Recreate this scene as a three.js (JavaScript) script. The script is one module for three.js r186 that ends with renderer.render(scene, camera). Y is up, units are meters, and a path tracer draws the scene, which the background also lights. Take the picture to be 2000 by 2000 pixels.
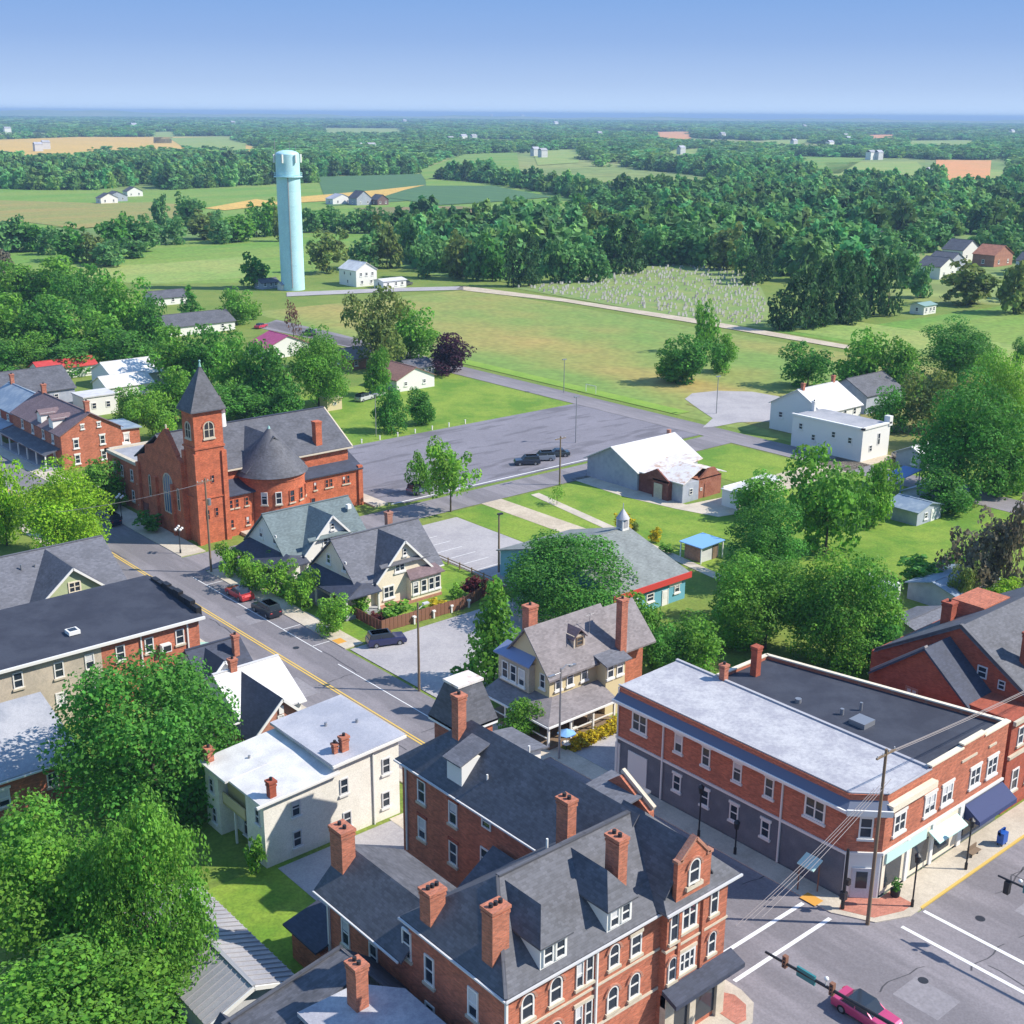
import * as THREE from 'three';
import { mergeGeometries } from 'three/addons/utils/BufferGeometryUtils.js';

// ---------------------------------------------------------------- camera, sky, sun, exposure
const W = 1024, H = 1024;
const scene = new THREE.Scene();
const camera = new THREE.PerspectiveCamera(44.4, W / H, 1, 90000);
camera.rotation.order = 'YXZ';
camera.position.set(0, 60, 0);
camera.rotation.set(-0.30746, -0.71209, 0.00733);
const renderer = new THREE.WebGLRenderer({ antialias: true });
renderer.setSize(W, H);
renderer.toneMapping = THREE.LinearToneMapping;
renderer.toneMappingExposure = 1.62;
renderer.shadowMap.enabled = true;

function skyTexture() {
  const w = 16, h = 1024, d = new Float32Array(w * h * 4);
  const stops = [[-90, .16, .2, .2], [-2, .27, .34, .45], [0, .37, .48, .64], [1.2, .275, .375, .555], [3, .19, .295, .51], [5, .14, .255, .49], [12, .14, .26, .5], [35, .145, .275, .53], [90, .11, .23, .49]];
  for (let j = 0; j < h; j++) {
    const e = (j + .5) / h * 180 - 90;
    let k = 0; while (k < stops.length - 2 && e > stops[k + 1][0]) k++;
    const a = stops[k], b = stops[k + 1]; let t = Math.min(1, Math.max(0, (e - a[0]) / (b[0] - a[0])));
    for (let i = 0; i < w; i++) for (let c = 0; c < 4; c++) d[(j * w + i) * 4 + c] = c < 3 ? a[c + 1] + (b[c + 1] - a[c + 1]) * t : 1;
  }
  const t = new THREE.DataTexture(d, w, h, THREE.RGBAFormat, THREE.FloatType);
  t.mapping = THREE.EquirectangularReflectionMapping; t.magFilter = t.minFilter = THREE.LinearFilter; t.needsUpdate = true;
  return t;
}
const sky = skyTexture();
scene.background = sky; scene.environment = sky;
const sun = new THREE.DirectionalLight(new THREE.Color(1, .93, .82), 4.2);
sun.position.set(152, 190, 4); sun.target.position.set(0, 0, -142);
sun.castShadow = true; sun.shadow.mapSize.set(4096, 4096);
Object.assign(sun.shadow.camera, { left: -320, right: 320, top: 320, bottom: -320, near: 1, far: 900 });
scene.add(sun, sun.target);
scene.fog = new THREE.FogExp2(new THREE.Color(.42, .64, .95), 0.00012);

// ---------------------------------------------------------------- helpers
let seed = 7;
function rnd() { seed = (seed + 0x6D2B79F5) | 0; let t = Math.imul(seed ^ seed >>> 15, 1 | seed); t = t + Math.imul(t ^ t >>> 7, 61 | t) ^ t; return ((t ^ t >>> 14) >>> 0) / 4294967296; }
const rr = (a, b) => a + (b - a) * rnd();
const V = (x, y, z) => new THREE.Vector3(x, y, z);
const names = {}, ORG = new WeakMap();
function numbered(n) { const k = names[n] = (names[n] ?? -1) + 1; return k ? n + '_' + String(k).padStart(3, '0') : n; }
function tag(o, label, category, group, kind) {
  if (label) o.userData.label = label; if (category) o.userData.category = category;
  if (group) o.userData.group = group; if (kind) o.userData.kind = kind; return o;
}
function thing(name, label, category, x, z, group, y = 0) {
  const o = new THREE.Group(); o.name = numbered(name); o.position.set(x, y, z); scene.add(o); tag(o, label, category, group); return o;
}
function mesh(name, geo, mat, parent, label) {
  const m = new THREE.Mesh(geo, mat); m.name = name; m.castShadow = m.receiveShadow = true;
  if (label) m.userData.label = label; parent.add(m); return m;
}
// geometry given in world metres, moved into the thing's own axes
const SPLIT = new Set('gutter vent_pipe tower_band buttress downspout roof_vent stone_band shop_window post porch_trim parapet_cap corner_pier bay_pier gable_coping rake_board pilaster brick_panel antenna leg porch_rail entrance_step seam_ring cornice parapet mast coping ridge_cap main_coping roof_edge ledge_edge flue louvre railing fascia shop_front side_panel insulator lamp_head frame stone'.split(' '));
function part(T, name, geo, mat, label) {
  if (Array.isArray(geo) && geo.length > 1 && SPLIT.has(name)) { let m; for (const g of geo) m = part(T, name, g, mat, label); return m; }
  if (Array.isArray(geo)) geo = M(...geo);
  const t = ORG.get(T) || T.position; geo.translate(-t.x, -t.y, -t.z);
  const m = mesh(name, geo, mat, T, label); ORG.set(m, t); return m;
}
function struct(name, geo, mat, label) { const m = mesh(numbered(name), Array.isArray(geo) ? M(...geo) : geo, mat, scene, label); m.userData.kind = 'structure'; return m; }
function M(...g) { g = g.flat().filter(Boolean); return g.length === 1 ? g[0] : mergeGeometries(g.map(q => { const p = q.index ? q.toNonIndexed() : q; for (const k of Object.keys(p.attributes)) if (!['position', 'normal', 'uv'].includes(k)) p.deleteAttribute(k); return p; })); }
// flat faces with uv in metres
function flat(polys) {
  const P = [], N = [], U = [], n = V(), t = V(), b = V(), e1 = V(), e2 = V();
  for (const f of polys) {
    n.set(0, 0, 0);
    for (let i = 0; i < f.length; i++) { const a = f[i], c = f[(i + 1) % f.length]; n.x += (a[1] - c[1]) * (a[2] + c[2]); n.y += (a[2] - c[2]) * (a[0] + c[0]); n.z += (a[0] - c[0]) * (a[1] + c[1]); }
    if (n.length() < 1e-9) continue; n.normalize();
    if (Math.abs(n.y) > .98) { t.set(1, 0, 0); b.set(0, 0, -1); } else { t.set(n.z, 0, -n.x).normalize(); b.crossVectors(n, t); }
    let tris;
    if (f.length <= 4) { tris = []; for (let i = 1; i < f.length - 1; i++) tris.push([0, i, i + 1]); }
    else { const q = f.map(p => new THREE.Vector2(p[0] * t.x + p[1] * t.y + p[2] * t.z, p[0] * b.x + p[1] * b.y + p[2] * b.z)); tris = THREE.ShapeUtils.triangulateShape(q, []); }
    for (const tr of tris) for (const k of tr) { const p = f[k]; P.push(...p); N.push(n.x, n.y, n.z); U.push(p[0] * t.x + p[1] * t.y + p[2] * t.z, p[0] * b.x + p[1] * b.y + p[2] * b.z); }
  }
  const g = new THREE.BufferGeometry();
  g.setAttribute('position', new THREE.Float32BufferAttribute(P, 3)); g.setAttribute('normal', new THREE.Float32BufferAttribute(N, 3)); g.setAttribute('uv', new THREE.Float32BufferAttribute(U, 2));
  return g;
}
const area2 = p => p.reduce((s, a, i) => { const b = p[(i + 1) % p.length]; return s + a[0] * b[1] - b[0] * a[1]; }, 0);
// vertical prism over a footprint [[x,z]...]
function prism(fp, y0, y1) {
  fp = area2(fp) > 0 ? [...fp].reverse() : fp;
  const f = [fp.map(p => [p[0], y1, p[1]]), [...fp].reverse().map(p => [p[0], y0, p[1]])];
  fp.forEach((a, i) => { const b = fp[(i + 1) % fp.length]; f.push([[a[0], y0, a[1]], [b[0], y0, b[1]], [b[0], y1, b[1]], [a[0], y1, a[1]]]); });
  return flat(f);
}
const box = (x0, y0, z0, x1, y1, z1) => prism([[Math.min(x0, x1), Math.min(z0, z1)], [Math.min(x0, x1), Math.max(z0, z1)], [Math.max(x0, x1), Math.max(z0, z1)], [Math.max(x0, x1), Math.min(z0, z1)]], Math.min(y0, y1), Math.max(y0, y1));
// a sloped sheet with thickness, from its top corners
function slab(p, t = .18) {
  let ny = 0; p.forEach((a, i) => { const c = p[(i + 1) % p.length]; ny += (a[2] - c[2]) * (a[0] + c[0]); });
  if (ny < 0) p = [...p].reverse();
  const q = p.map(a => [a[0], a[1] - t, a[2]]), f = [p, [...q].reverse()];
  p.forEach((a, i) => { const j = (i + 1) % p.length; f.push([q[i], q[j], p[j], a]); });
  return flat(f);
}
// polygon in a vertical plane extruded along an axis: pts [[u,y]...], plane 'S' (u=x, depth along z) or 'W' (u=z, depth along x)
function plate(axis, pts, c0, c1) {
  if (area2(pts) < 0) pts = [...pts].reverse();
  const at = (p, c) => axis === 'S' ? [p[0], p[1], c] : [c, p[1], p[0]];
  const [lo, hi] = c0 < c1 ? [c0, c1] : [c1, c0], front = axis === 'S' ? hi : lo, back = axis === 'S' ? lo : hi;
  const f = [pts.map(p => at(p, front)), [...pts].reverse().map(p => at(p, back))];
  pts.forEach((a, i) => { const b = pts[(i + 1) % pts.length]; f.push([at(a, back), at(b, back), at(b, front), at(a, front)]); });
  return flat(f);
}
const metres = (g, a, b) => { const u = g.attributes.uv; for (let i = 0; i < u.count; i++) u.setXY(i, u.getX(i) * a, u.getY(i) * b); return g; };
function bar4(p, q, w, h) {
  const a = V(...p), b = V(...q), d = b.clone().sub(a), g = new THREE.BoxGeometry(w, h, d.length()).toNonIndexed();
  const m = new THREE.Matrix4().lookAt(b, a, V(0, 1, 0)); m.setPosition(a.clone().add(b).multiplyScalar(.5)); g.applyMatrix4(m); return g;
}
function tube(p, q, r, r2 = r, n = 8) {
  const a = V(...p), b = V(...q), d = b.clone().sub(a), g = metres(new THREE.CylinderGeometry(r2, r, d.length(), n), 6.28 * Math.max(r, r2), d.length()).toNonIndexed();
  g.applyQuaternion(new THREE.Quaternion().setFromUnitVectors(V(0, 1, 0), d.normalize())); g.translate((p[0] + q[0]) / 2, (p[1] + q[1]) / 2, (p[2] + q[2]) / 2); return g;
}
const cyl = (x, y0, z, r, h, n = 16, r2 = r) => tube([x, y0, z], [x, y0 + h, z], r, r2, n);
function ball(x, y, z, r, sy = 1) { const g = new THREE.SphereGeometry(r, 12, 8); g.scale(1, sy, 1); g.translate(x, y, z); return g.toNonIndexed(); }
function sheet(pts, y) { return flat([(area2(pts) > 0 ? [...pts].reverse() : pts).map(p => [p[0], y, p[1]])]); }
const rect = (x0, z0, x1, z1) => [[x0, z0], [x0, z1], [x1, z1], [x1, z0]];

// ---------------------------------------------------------------- procedural textures
function lattice(n) { const a = new Float32Array(n * n); for (let i = 0; i < a.length; i++) a[i] = rnd(); return a; }
function noiseField(S, octs, ax = 1, ay = 1) { // tiling value noise, octs = [[cells, weight]...]
  const out = new Float32Array(S * S); let tot = 0;
  for (const [c, wt] of octs) {
    const cx = Math.max(1, Math.round(c * ax)), cy = Math.max(1, Math.round(c * ay)), L = new Float32Array(cx * cy); for (let i = 0; i < L.length; i++) L[i] = rnd(); tot += wt;
    for (let y = 0; y < S; y++) { const fy = y / S * cy, y0 = fy | 0, ty = fy - y0, sy = ty * ty * (3 - 2 * ty), y1 = (y0 + 1) % cy;
      for (let x = 0; x < S; x++) { const fx = x / S * cx, x0 = fx | 0, tx = fx - x0, sx = tx * tx * (3 - 2 * tx), x1 = (x0 + 1) % cx;
        out[y * S + x] += wt * ((L[y0 * cx + x0] * (1 - sx) + L[y0 * cx + x1] * sx) * (1 - sy) + (L[y1 * cx + x0] * (1 - sx) + L[y1 * cx + x1] * sx) * sy); } }
  }
  for (let i = 0; i < out.length; i++) out[i] /= tot; return out;
}
function tex(S, fn, metres) { // fn(x,y) -> linear rgb
  const d = new Uint8Array(S * S * 4), s = v => { v = Math.min(1, Math.max(0, v)); return Math.round(255 * (v <= .0031308 ? v * 12.92 : 1.055 * Math.pow(v, 1 / 2.4) - .055)); };
  for (let y = 0; y < S; y++) for (let x = 0; x < S; x++) { const c = fn(x, y), i = (y * S + x) * 4; d[i] = s(c[0]); d[i + 1] = s(c[1]); d[i + 2] = s(c[2]); d[i + 3] = 255; }
  const t = new THREE.DataTexture(d, S, S); t.colorSpace = THREE.SRGBColorSpace; t.wrapS = t.wrapT = THREE.RepeatWrapping; t.magFilter = THREE.LinearFilter; t.minFilter = THREE.LinearMipmapLinearFilter; t.generateMipmaps = true;
  t.repeat.set(1 / (metres[0] ?? metres), 1 / (metres[1] ?? metres)); t.needsUpdate = true; return t;
}
const mul = (c, k) => [c[0] * k, c[1] * k, c[2] * k];
const mixc = (a, b, t) => [a[0] + (b[0] - a[0]) * t, a[1] + (b[1] - a[1]) * t, a[2] + (b[2] - a[2]) * t];
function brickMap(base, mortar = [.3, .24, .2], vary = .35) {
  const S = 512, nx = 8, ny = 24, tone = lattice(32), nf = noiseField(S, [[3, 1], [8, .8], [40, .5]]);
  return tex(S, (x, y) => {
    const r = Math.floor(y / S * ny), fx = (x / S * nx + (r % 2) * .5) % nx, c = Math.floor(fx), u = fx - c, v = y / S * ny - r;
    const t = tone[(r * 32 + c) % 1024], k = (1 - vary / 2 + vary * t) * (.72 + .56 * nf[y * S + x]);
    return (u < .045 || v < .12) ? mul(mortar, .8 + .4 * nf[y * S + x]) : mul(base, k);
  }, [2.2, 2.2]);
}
function shingleMap(base, vary = .3, blotch = .5, row = 12) {
  const S = 512, tone = lattice(64), nf = noiseField(S, [[2, 1], [5, 1], [14, .6], [60, .4]]);
  return tex(S, (x, y) => {
    const ny = 24, nx = row, r = Math.floor(y / S * ny), fx = (x / S * nx + (r % 2) * .5) % nx, c = Math.floor(fx), v = y / S * ny - r;
    const k = (1 - vary / 2 + vary * tone[(r * 64 + c) % 4096]) * (1 - blotch / 2 + blotch * nf[y * S + x]) * (v < .1 ? .8 : 1);
    return mul(base, k);
  }, [4.2, 4.2]);
}
function mottled(base, alt, octs, metres, S = 512, power = 1, ax = 1, ay = 1) {
  const nf = noiseField(S, octs, ax, ay), fine = noiseField(S, [[160, 1]]);
  return tex(S, (x, y) => { let t = nf[y * S + x]; t = Math.min(1, Math.max(0, (t - .5) * 2.4 + .5)); t = Math.pow(t, power); return mul(mixc(base, alt, t), .88 + .24 * fine[y * S + x]); }, metres);
}
const std = (o) => new THREE.MeshStandardMaterial(Object.assign({ roughness: .85 }, o));
const col = (r, g, b) => new THREE.Color().setRGB(r, g, b);
const plain = (r, g, b, ro = .75, me = 0) => std({ color: col(r, g, b), roughness: ro, metalness: me });
const mapped = (t, ro = .9, extra = {}) => std({ map: t, roughness: ro, ...extra });
const bump = (S, octs, metres) => { const nf = noiseField(S, octs), t = tex(S, (x, y) => { const v = nf[y * S + x]; return [v, v, v]; }, metres); t.colorSpace = THREE.NoColorSpace; return t; };

const MT = {
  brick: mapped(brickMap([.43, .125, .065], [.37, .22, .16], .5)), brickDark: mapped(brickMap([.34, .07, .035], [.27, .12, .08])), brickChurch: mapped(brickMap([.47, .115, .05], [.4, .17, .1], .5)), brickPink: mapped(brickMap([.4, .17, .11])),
  brickTan: mapped(brickMap([.45, .36, .27], [.42, .36, .3], .2)), chimney: mapped(brickMap([.42, .135, .075], [.32, .22, .18], .55)),
  slate: mapped(shingleMap([.092, .095, .112], .4, .85), .75), slateDark: mapped(shingleMap([.042, .05, .078]), .8), shingleGrey: mapped(shingleMap([.13, .135, .16], .35, .75), .85), shingleTeal: mapped(shingleMap([.13, .17, .18]), .85), shingleTan: mapped(shingleMap([.2, .18, .185]), .85), shingleBrown: mapped(shingleMap([.25, .13, .1])), shinglePlum: mapped(shingleMap([.17, .12, .13])),
  roofRed: mapped(mottled([.42, .04, .04], [.5, .06, .05], [[4, 1], [12, 1]], 6)), roofPink: mapped(mottled([.34, .06, .16], [.42, .08, .2], [[4, 1], [12, 1]], 6)), roofBlueGrey: mapped(mottled([.2, .26, .34], [.3, .36, .42], [[4, 1], [12, 1]], 6), .5),
  tar: mapped(mottled([.024, .028, .045], [.04, .046, .066], [[3, 1], [9, 1], [30, .6]], 12), .8), gravelRoof: mapped(mottled([.32, .32, .36], [.46, .46, .48], [[3, 1], [9, 1], [40, 1]], 9)), silverRoof: mapped(mottled([.34, .35, .4], [.46, .46, .5], [[2, 1], [6, .8], [30, .4]], 10), .55), whiteRoof: mapped(mottled([.54, .53, .53], [.68, .67, .66], [[3, 1], [11, 1]], 9), .5), rustRoof: mapped(mottled([.72, .69, .66], [.5, .32, .22], [[4, 1], [12, 1], [30, .8]], 9, 512, 2.6), .5), greyRoof: mapped(mottled([.27, .28, .31], [.38, .38, .4], [[2, 1], [7, 1], [30, .5]], 10)),
  ribMetal: mapped(mottled([.27, .27, .3], [.35, .34, .35], [[2, 1], [6, 1], [24, .5]], 9), .5),
  white: plain(.74, .73, .7, .6), trim: plain(.7, .69, .66, .55), cream: mapped(mottled([.7, .62, .48], [.76, .69, .56], [[3, 1], [10, 1]], 8)), stucco: mapped(mottled([.68, .65, .57], [.76, .73, .66], [[2, 1], [8, 1], [30, .6]], 10)), tan: mapped(mottled([.4, .35, .28], [.5, .43, .34], [[3, 1], [10, 1], [40, 1]], 6)), greyStucco: mapped(mottled([.115, .13, .16], [.155, .17, .2], [[3, 1], [12, 1]], 8)), yellow: plain(.6, .5, .3), limestone: mapped(mottled([.48, .42, .32], [.58, .51, .4], [[3, 1], [12, 1], [40, .7]], 4)), paleStucco: mapped(mottled([.46, .46, .48], [.56, .56, .57], [[2, 1], [7, 1]], 6)),
  block: mapped(mottled([.3, .33, .4], [.38, .41, .47], [[3, 1], [12, 1]], 7)), teal: plain(.13, .36, .46), sage: mapped(mottled([.36, .42, .24], [.42, .48, .28], [[3, 1], [10, 1]], 6)), red: plain(.55, .05, .04, .6), maroon: mapped(mottled([.16, .05, .04], [.22, .08, .06], [[4, 1], [20, 1]], 4)), adobe: mapped(mottled([.25, .085, .05], [.33, .13, .08], [[4, 1], [20, 1]], 4)), blueTarp: plain(.2, .4, .7, .45), blueWall: plain(.16, .26, .5), navyCloth: plain(.03, .045, .13, .8), mint: plain(.5, .72, .66),
  glass: std({ color: col(.025, .035, .05), roughness: .08 }), dark: plain(.02, .02, .025), black: plain(.015, .015, .018, .5), iron: plain(.035, .04, .05, .5, .4), steel: plain(.35, .36, .38, .4, .6), copper: plain(.25, .45, .42, .5),
  wood: plain(.2, .14, .09), bark: plain(.09, .07, .05, .95), rustWood: plain(.22, .1, .06),
  asphalt: mapped(mottled([.2, .19, .205], [.27, .255, .27], [[2, 1], [5, 1], [20, .7], [60, .5]], 24, 1024), .9), asphaltRoad: mapped(mottled([.17, .158, .17], [.25, .23, .245], [[3, 1], [8, 1], [30, .6]], 18, 1024, 1, 1.6, .25), .9), concrete: mapped(mottled([.44, .385, .31], [.54, .48, .39], [[3, 1], [10, 1], [40, .7]], 10)), paleLot: mapped(mottled([.3, .285, .3], [.38, .36, .365], [[2, 1], [7, 1], [40, .7]], 16)), gravel: mapped(mottled([.42, .35, .26], [.54, .46, .35], [[4, 1], [16, 1], [60, 1]], 12)), brickPave: mapped(brickMap([.42, .15, .1], [.38, .25, .2], .3)), paintWhite: plain(.72, .72, .72), paintYellow: plain(.62, .42, .1),
};
MT.hallRoof = mapped(shingleMap([.2, .22, .215], .3, .7), .85);
MT.roofRust = mapped(shingleMap([.36, .15, .09], .3, .6)); MT.rustBarn = plain(.16, .1, .1, .85);
// old parking lot: grey asphalt with long darker sealed streaks
MT.lot = (() => { const S = 1024, a = noiseField(S, [[3, 1], [9, .8], [40, .5]]), b = noiseField(S, [[24, 1], [60, .5]], .22, 1), f = noiseField(S, [[200, 1]]);
  return mapped(tex(S, (x, y) => { const i = y * S + x, s = Math.max(0, b[i] - .55) * 1.6; const k = (.82 + .36 * a[i]) * (1 - Math.min(.3, s)) * (.88 + .24 * f[i]); return [.2 * k, .19 * k, .218 * k]; }, 34), .9); })();
function grassMat(a, b, metres, S = 512, ax = 1, ay = 1) { const nf = noiseField(S, [[3, 1], [8, 1], [26, .7]], ax, ay), f = noiseField(S, [[128, 1], [250, 1]]); return mapped(tex(S, (x, y) => { const i = y * S + x; let t = Math.min(1, Math.max(0, (nf[i] - .5) * 2.2 + .5)); return mul(mixc(a, b, t), .66 + .68 * f[i]); }, metres), 1); }
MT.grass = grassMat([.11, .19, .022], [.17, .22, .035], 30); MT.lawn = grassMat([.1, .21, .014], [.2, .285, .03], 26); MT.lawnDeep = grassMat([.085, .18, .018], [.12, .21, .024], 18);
MT.landGround = grassMat([.13, .22, .05], [.26, .28, .08], 1500, 1024); MT.dryGrass = grassMat([.16, .18, .04], [.22, .2, .06], 30);
MT.fieldGreen = grassMat([.12, .25, .03], [.19, .27, .045], 160, 512, .5, 2); MT.fieldTan = grassMat([.3, .24, .07], [.22, .24, .06], 120, 512, .5, 2); MT.wheat = grassMat([.6, .38, .09], [.52, .35, .09], 160); MT.fieldBrown = grassMat([.22, .16, .07], [.17, .18, .06], 90, 512, 2.5, .4); MT.crop = grassMat([.05, .13, .05], [.07, .16, .055], 60, 512, 3, .3); MT.fieldPale = grassMat([.19, .3, .06], [.27, .32, .08], 140); MT.cemetery = grassMat([.16, .25, .06], [.25, .28, .09], 24); MT.clay = grassMat([.62, .28, .1], [.55, .28, .1], 160); { const S = 1024, n1 = noiseField(S, [[4, 1], [9, .7]], 1.6, .3), n2 = noiseField(S, [[5, 1], [14, .6], [40, .4]]), f = noiseField(S, [[180, 1]]); MT.fieldMix = mapped(tex(S, (x, y) => { const i = y * S + x; let t = (n1[i] * .65 + n2[i] * .35 - .5) * 3.2 + .5; t = Math.min(1, Math.max(0, t)); return mul(mixc([.16, .255, .05], [.33, .26, .075], t), .82 + .36 * f[i]); }, 190), 1); }
MT.limeGrass = grassMat([.16, .29, .03], [.22, .34, .04], 12); MT.flower = grassMat([.3, .3, .02], [.4, .16, .02], 3);

// ---------------------------------------------------------------- building pieces
const geoCache = {};
const memo = (k, f) => geoCache[k] ??= f();
function shapeGeo(outer, hole, d0, d1) {
  const s = new THREE.Shape(outer); if (hole) s.holes.push(new THREE.Path(hole));
  const g = new THREE.ExtrudeGeometry(s, { depth: d1 - d0, bevelEnabled: false, curveSegments: 8 }); g.translate(0, 0, d0); return g;
}
function outline(w, h, arch, inset = 0) {
  const a = w / 2 - inset, b = h / 2 - inset, p = [new THREE.Vector2(-a, -b), new THREE.Vector2(a, -b)];
  if (arch) { const y0 = b - a; for (let i = 0; i <= 10; i++) { const t = Math.PI * i / 10; p.push(new THREE.Vector2(a * Math.cos(t), y0 + a * Math.sin(t))); } }
  else p.push(new THREE.Vector2(a, b), new THREE.Vector2(-a, b));
  return p;
}
let blindCount = 5;
const turn = { S: 0, W: -Math.PI / 2, E: Math.PI / 2, C: -Math.PI / 4 };
// a window: frame > pane, sill, lintel.  face S looks to +z, W looks to -x, C looks to the cut corner
function win(T, face, plane, u, y, w, h, o = {}) {
  const key = [w, h, o.arch, o.mull, o.bar].join();
  const f = mesh('window', memo('f' + key, () => { const e = Math.min(.16, w * .12), g = [shapeGeo(outline(w, h, o.arch), outline(w, h, o.arch, e), -.05, .09)];
    if (o.bar !== 0) g.push(box(-w / 2 + e, -.04, -.02, w / 2 - e, .05, .06)); if (o.mull) for (let i = 1; i < o.mull; i++) { const x = -w / 2 + w * i / o.mull; g.push(box(x - .06, -h / 2 + e, -.02, x + .06, h / 2 - e, .075)); } return M(g); }), o.frame || MT.trim, T);
  const t = ORG.get(T) || T.position, p = face === 'S' ? [u, y, plane] : face === 'W' ? [plane, y, u] : [plane[0], y, plane[1]];
  f.position.set(p[0] - t.x, p[1] - t.y, p[2] - t.z); f.rotation.y = turn[face];
  mesh('pane', memo('p' + key, () => shapeGeo(outline(w, h, o.arch, .05), null, -.04, .015)), o.glass || MT.glass, f);
  if (!o.glass && h > 1.2 && (blindCount = (blindCount * 37 + 11) % 101) < 34) { const k = .28 + (blindCount % 4) * .1, e = Math.min(.16, w * .12); if (!o.arch) mesh('blind', memo('b' + [w, h, k], () => box(-w / 2 + e, h / 2 - e - h * k, .01, w / 2 - e, h / 2 - e, .024)), MT.paleStucco, f); }
  if (o.sill) mesh('sill', memo('s' + w + h, () => box(-w / 2 - .12, -h / 2 - .2, -.02, w / 2 + .12, -h / 2, .18)), o.sill, f);
  if (o.lintel) mesh('lintel', memo('l' + w + h, () => box(-w / 2 - .12, h / 2, -.02, w / 2 + .12, h / 2 + .24, .11)), o.lintel, f);
  if (o.hood) mesh('hood', memo('h' + w + h, () => shapeGeo(outline(w + .5, h + .25, true).slice(2).concat(outline(w, h, true, -.02).slice(2).reverse()), null, -.02, .13)), o.hood, f);
  return f;
}
function door(T, face, plane, u, y0, w, h, mat = MT.wood) {
  const t = ORG.get(T) || T.position, p = face === 'S' ? [u, y0, plane] : [plane, y0, u];
  const d = mesh('door', memo('d' + w + h, () => M(shapeGeo(outline(w, h), null, -.03, .05), box(-w / 2 - .1, -h / 2, -.03, -w / 2, h / 2 + .1, .09), box(w / 2, -h / 2, -.03, w / 2 + .1, h / 2 + .1, .09), box(-w * .3, 0, .05, w * .3, h * .4, .075))), mat, T);
  d.position.set(p[0] - t.x, p[1] + h / 2 - t.y, p[2] - t.z); d.rotation.y = turn[face]; return d;
}
function chimney(T, x, z, y0, y1, w = .8, d = .8, mat = MT.chimney, pots = 2) {
  const c = part(T, 'chimney', [box(x - w / 2, y0, z - d / 2, x + w / 2, y1, z + d / 2)], mat);
  part(c, 'chimney_cap', [box(x - w / 2 - .09, y1, z - d / 2 - .09, x + w / 2 + .09, y1 + .22, z + d / 2 + .09), box(x - w / 2 - .05, y1 - .3, z - d / 2 - .05, x + w / 2 + .05, y1 - .12, z + d / 2 + .05)], mat);
  for (let i = 0; i < pots; i++) { const k = (i + .5) / pots - .5, big = w > d; part(c, 'flue', cyl(x + (big ? k * w * .85 : 0), y1 + .2, z + (big ? 0 : k * d * .85), .14, .28, 8), MT.dark); }
  return c;
}
// pitched roofs: list of sloped sheets
const ov = .4;
function gableX(x0, x1, z0, z1, ye, yr, o = ov, t = .2) { const zm = (z0 + z1) / 2, dr = (yr - ye) / (z1 - zm) * o; return [slab([[x0 - o, ye - dr, z1 + o], [x1 + o, ye - dr, z1 + o], [x1 + o, yr, zm], [x0 - o, yr, zm]], t), slab([[x1 + o, ye - dr, z0 - o], [x0 - o, ye - dr, z0 - o], [x0 - o, yr, zm], [x1 + o, yr, zm]], t)]; }
function gableZ(x0, x1, z0, z1, ye, yr, o = ov, t = .2) { const xm = (x0 + x1) / 2, dr = (yr - ye) / (x1 - xm) * o; return [slab([[x0 - o, ye - dr, z0 - o], [x0 - o, ye - dr, z1 + o], [xm, yr, z1 + o], [xm, yr, z0 - o]], t), slab([[x1 + o, ye - dr, z1 + o], [x1 + o, ye - dr, z0 - o], [xm, yr, z0 - o], [xm, yr, z1 + o]], t)]; }
const gableWallW = (x, d, z0, z1, ye, yr) => plate('W', [[z0, ye], [z1, ye], [(z0 + z1) / 2, yr]], x, x + d);
const gableWallS = (x0, x1, z, d, ye, yr) => plate('S', [[x0, ye], [x1, ye], [(x0 + x1) / 2, yr]], z, z - d);
function hip(x0, x1, z0, z1, ye, yr, r, o = ov, t = .2) { // r = ridge [xa,za,xb,zb]
  const A = [x0 - o, ye, z1 + o], B = [x1 + o, ye, z1 + o], C = [x1 + o, ye, z0 - o], D = [x0 - o, ye, z0 - o], P = [r[0], yr, r[1]], Q = [r[2], yr, r[3]];
  return Math.abs(r[0] - r[2]) >= Math.abs(r[1] - r[3]) ? [slab([A, B, Q, P], t), slab([C, D, P, Q], t), slab([D, A, P], t), slab([B, C, Q], t)] : [slab([A, B, Q], t), slab([B, C, P, Q], t), slab([C, D, P], t), slab([D, A, Q, P], t)];
}
const gutters = (...l) => l.map(([p, q, w = .16]) => bar4(p, q, w, w));
// ribs of a metal roof, each a piece of its own: from eave line a-b up to ridge line c-d
function seams(R, a, b, c, d, n, mat, w = .07) {
  const t = ORG.get(R);
  for (let i = 0; i <= n; i++) { const k = i / n, L = (p, q) => [p[0] + (q[0] - p[0]) * k, p[1] + (q[1] - p[1]) * k + .03, p[2] + (q[2] - p[2]) * k]; part(R, 'seam', bar4(L(a, b), L(c, d), w, w), mat); }
}
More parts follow.
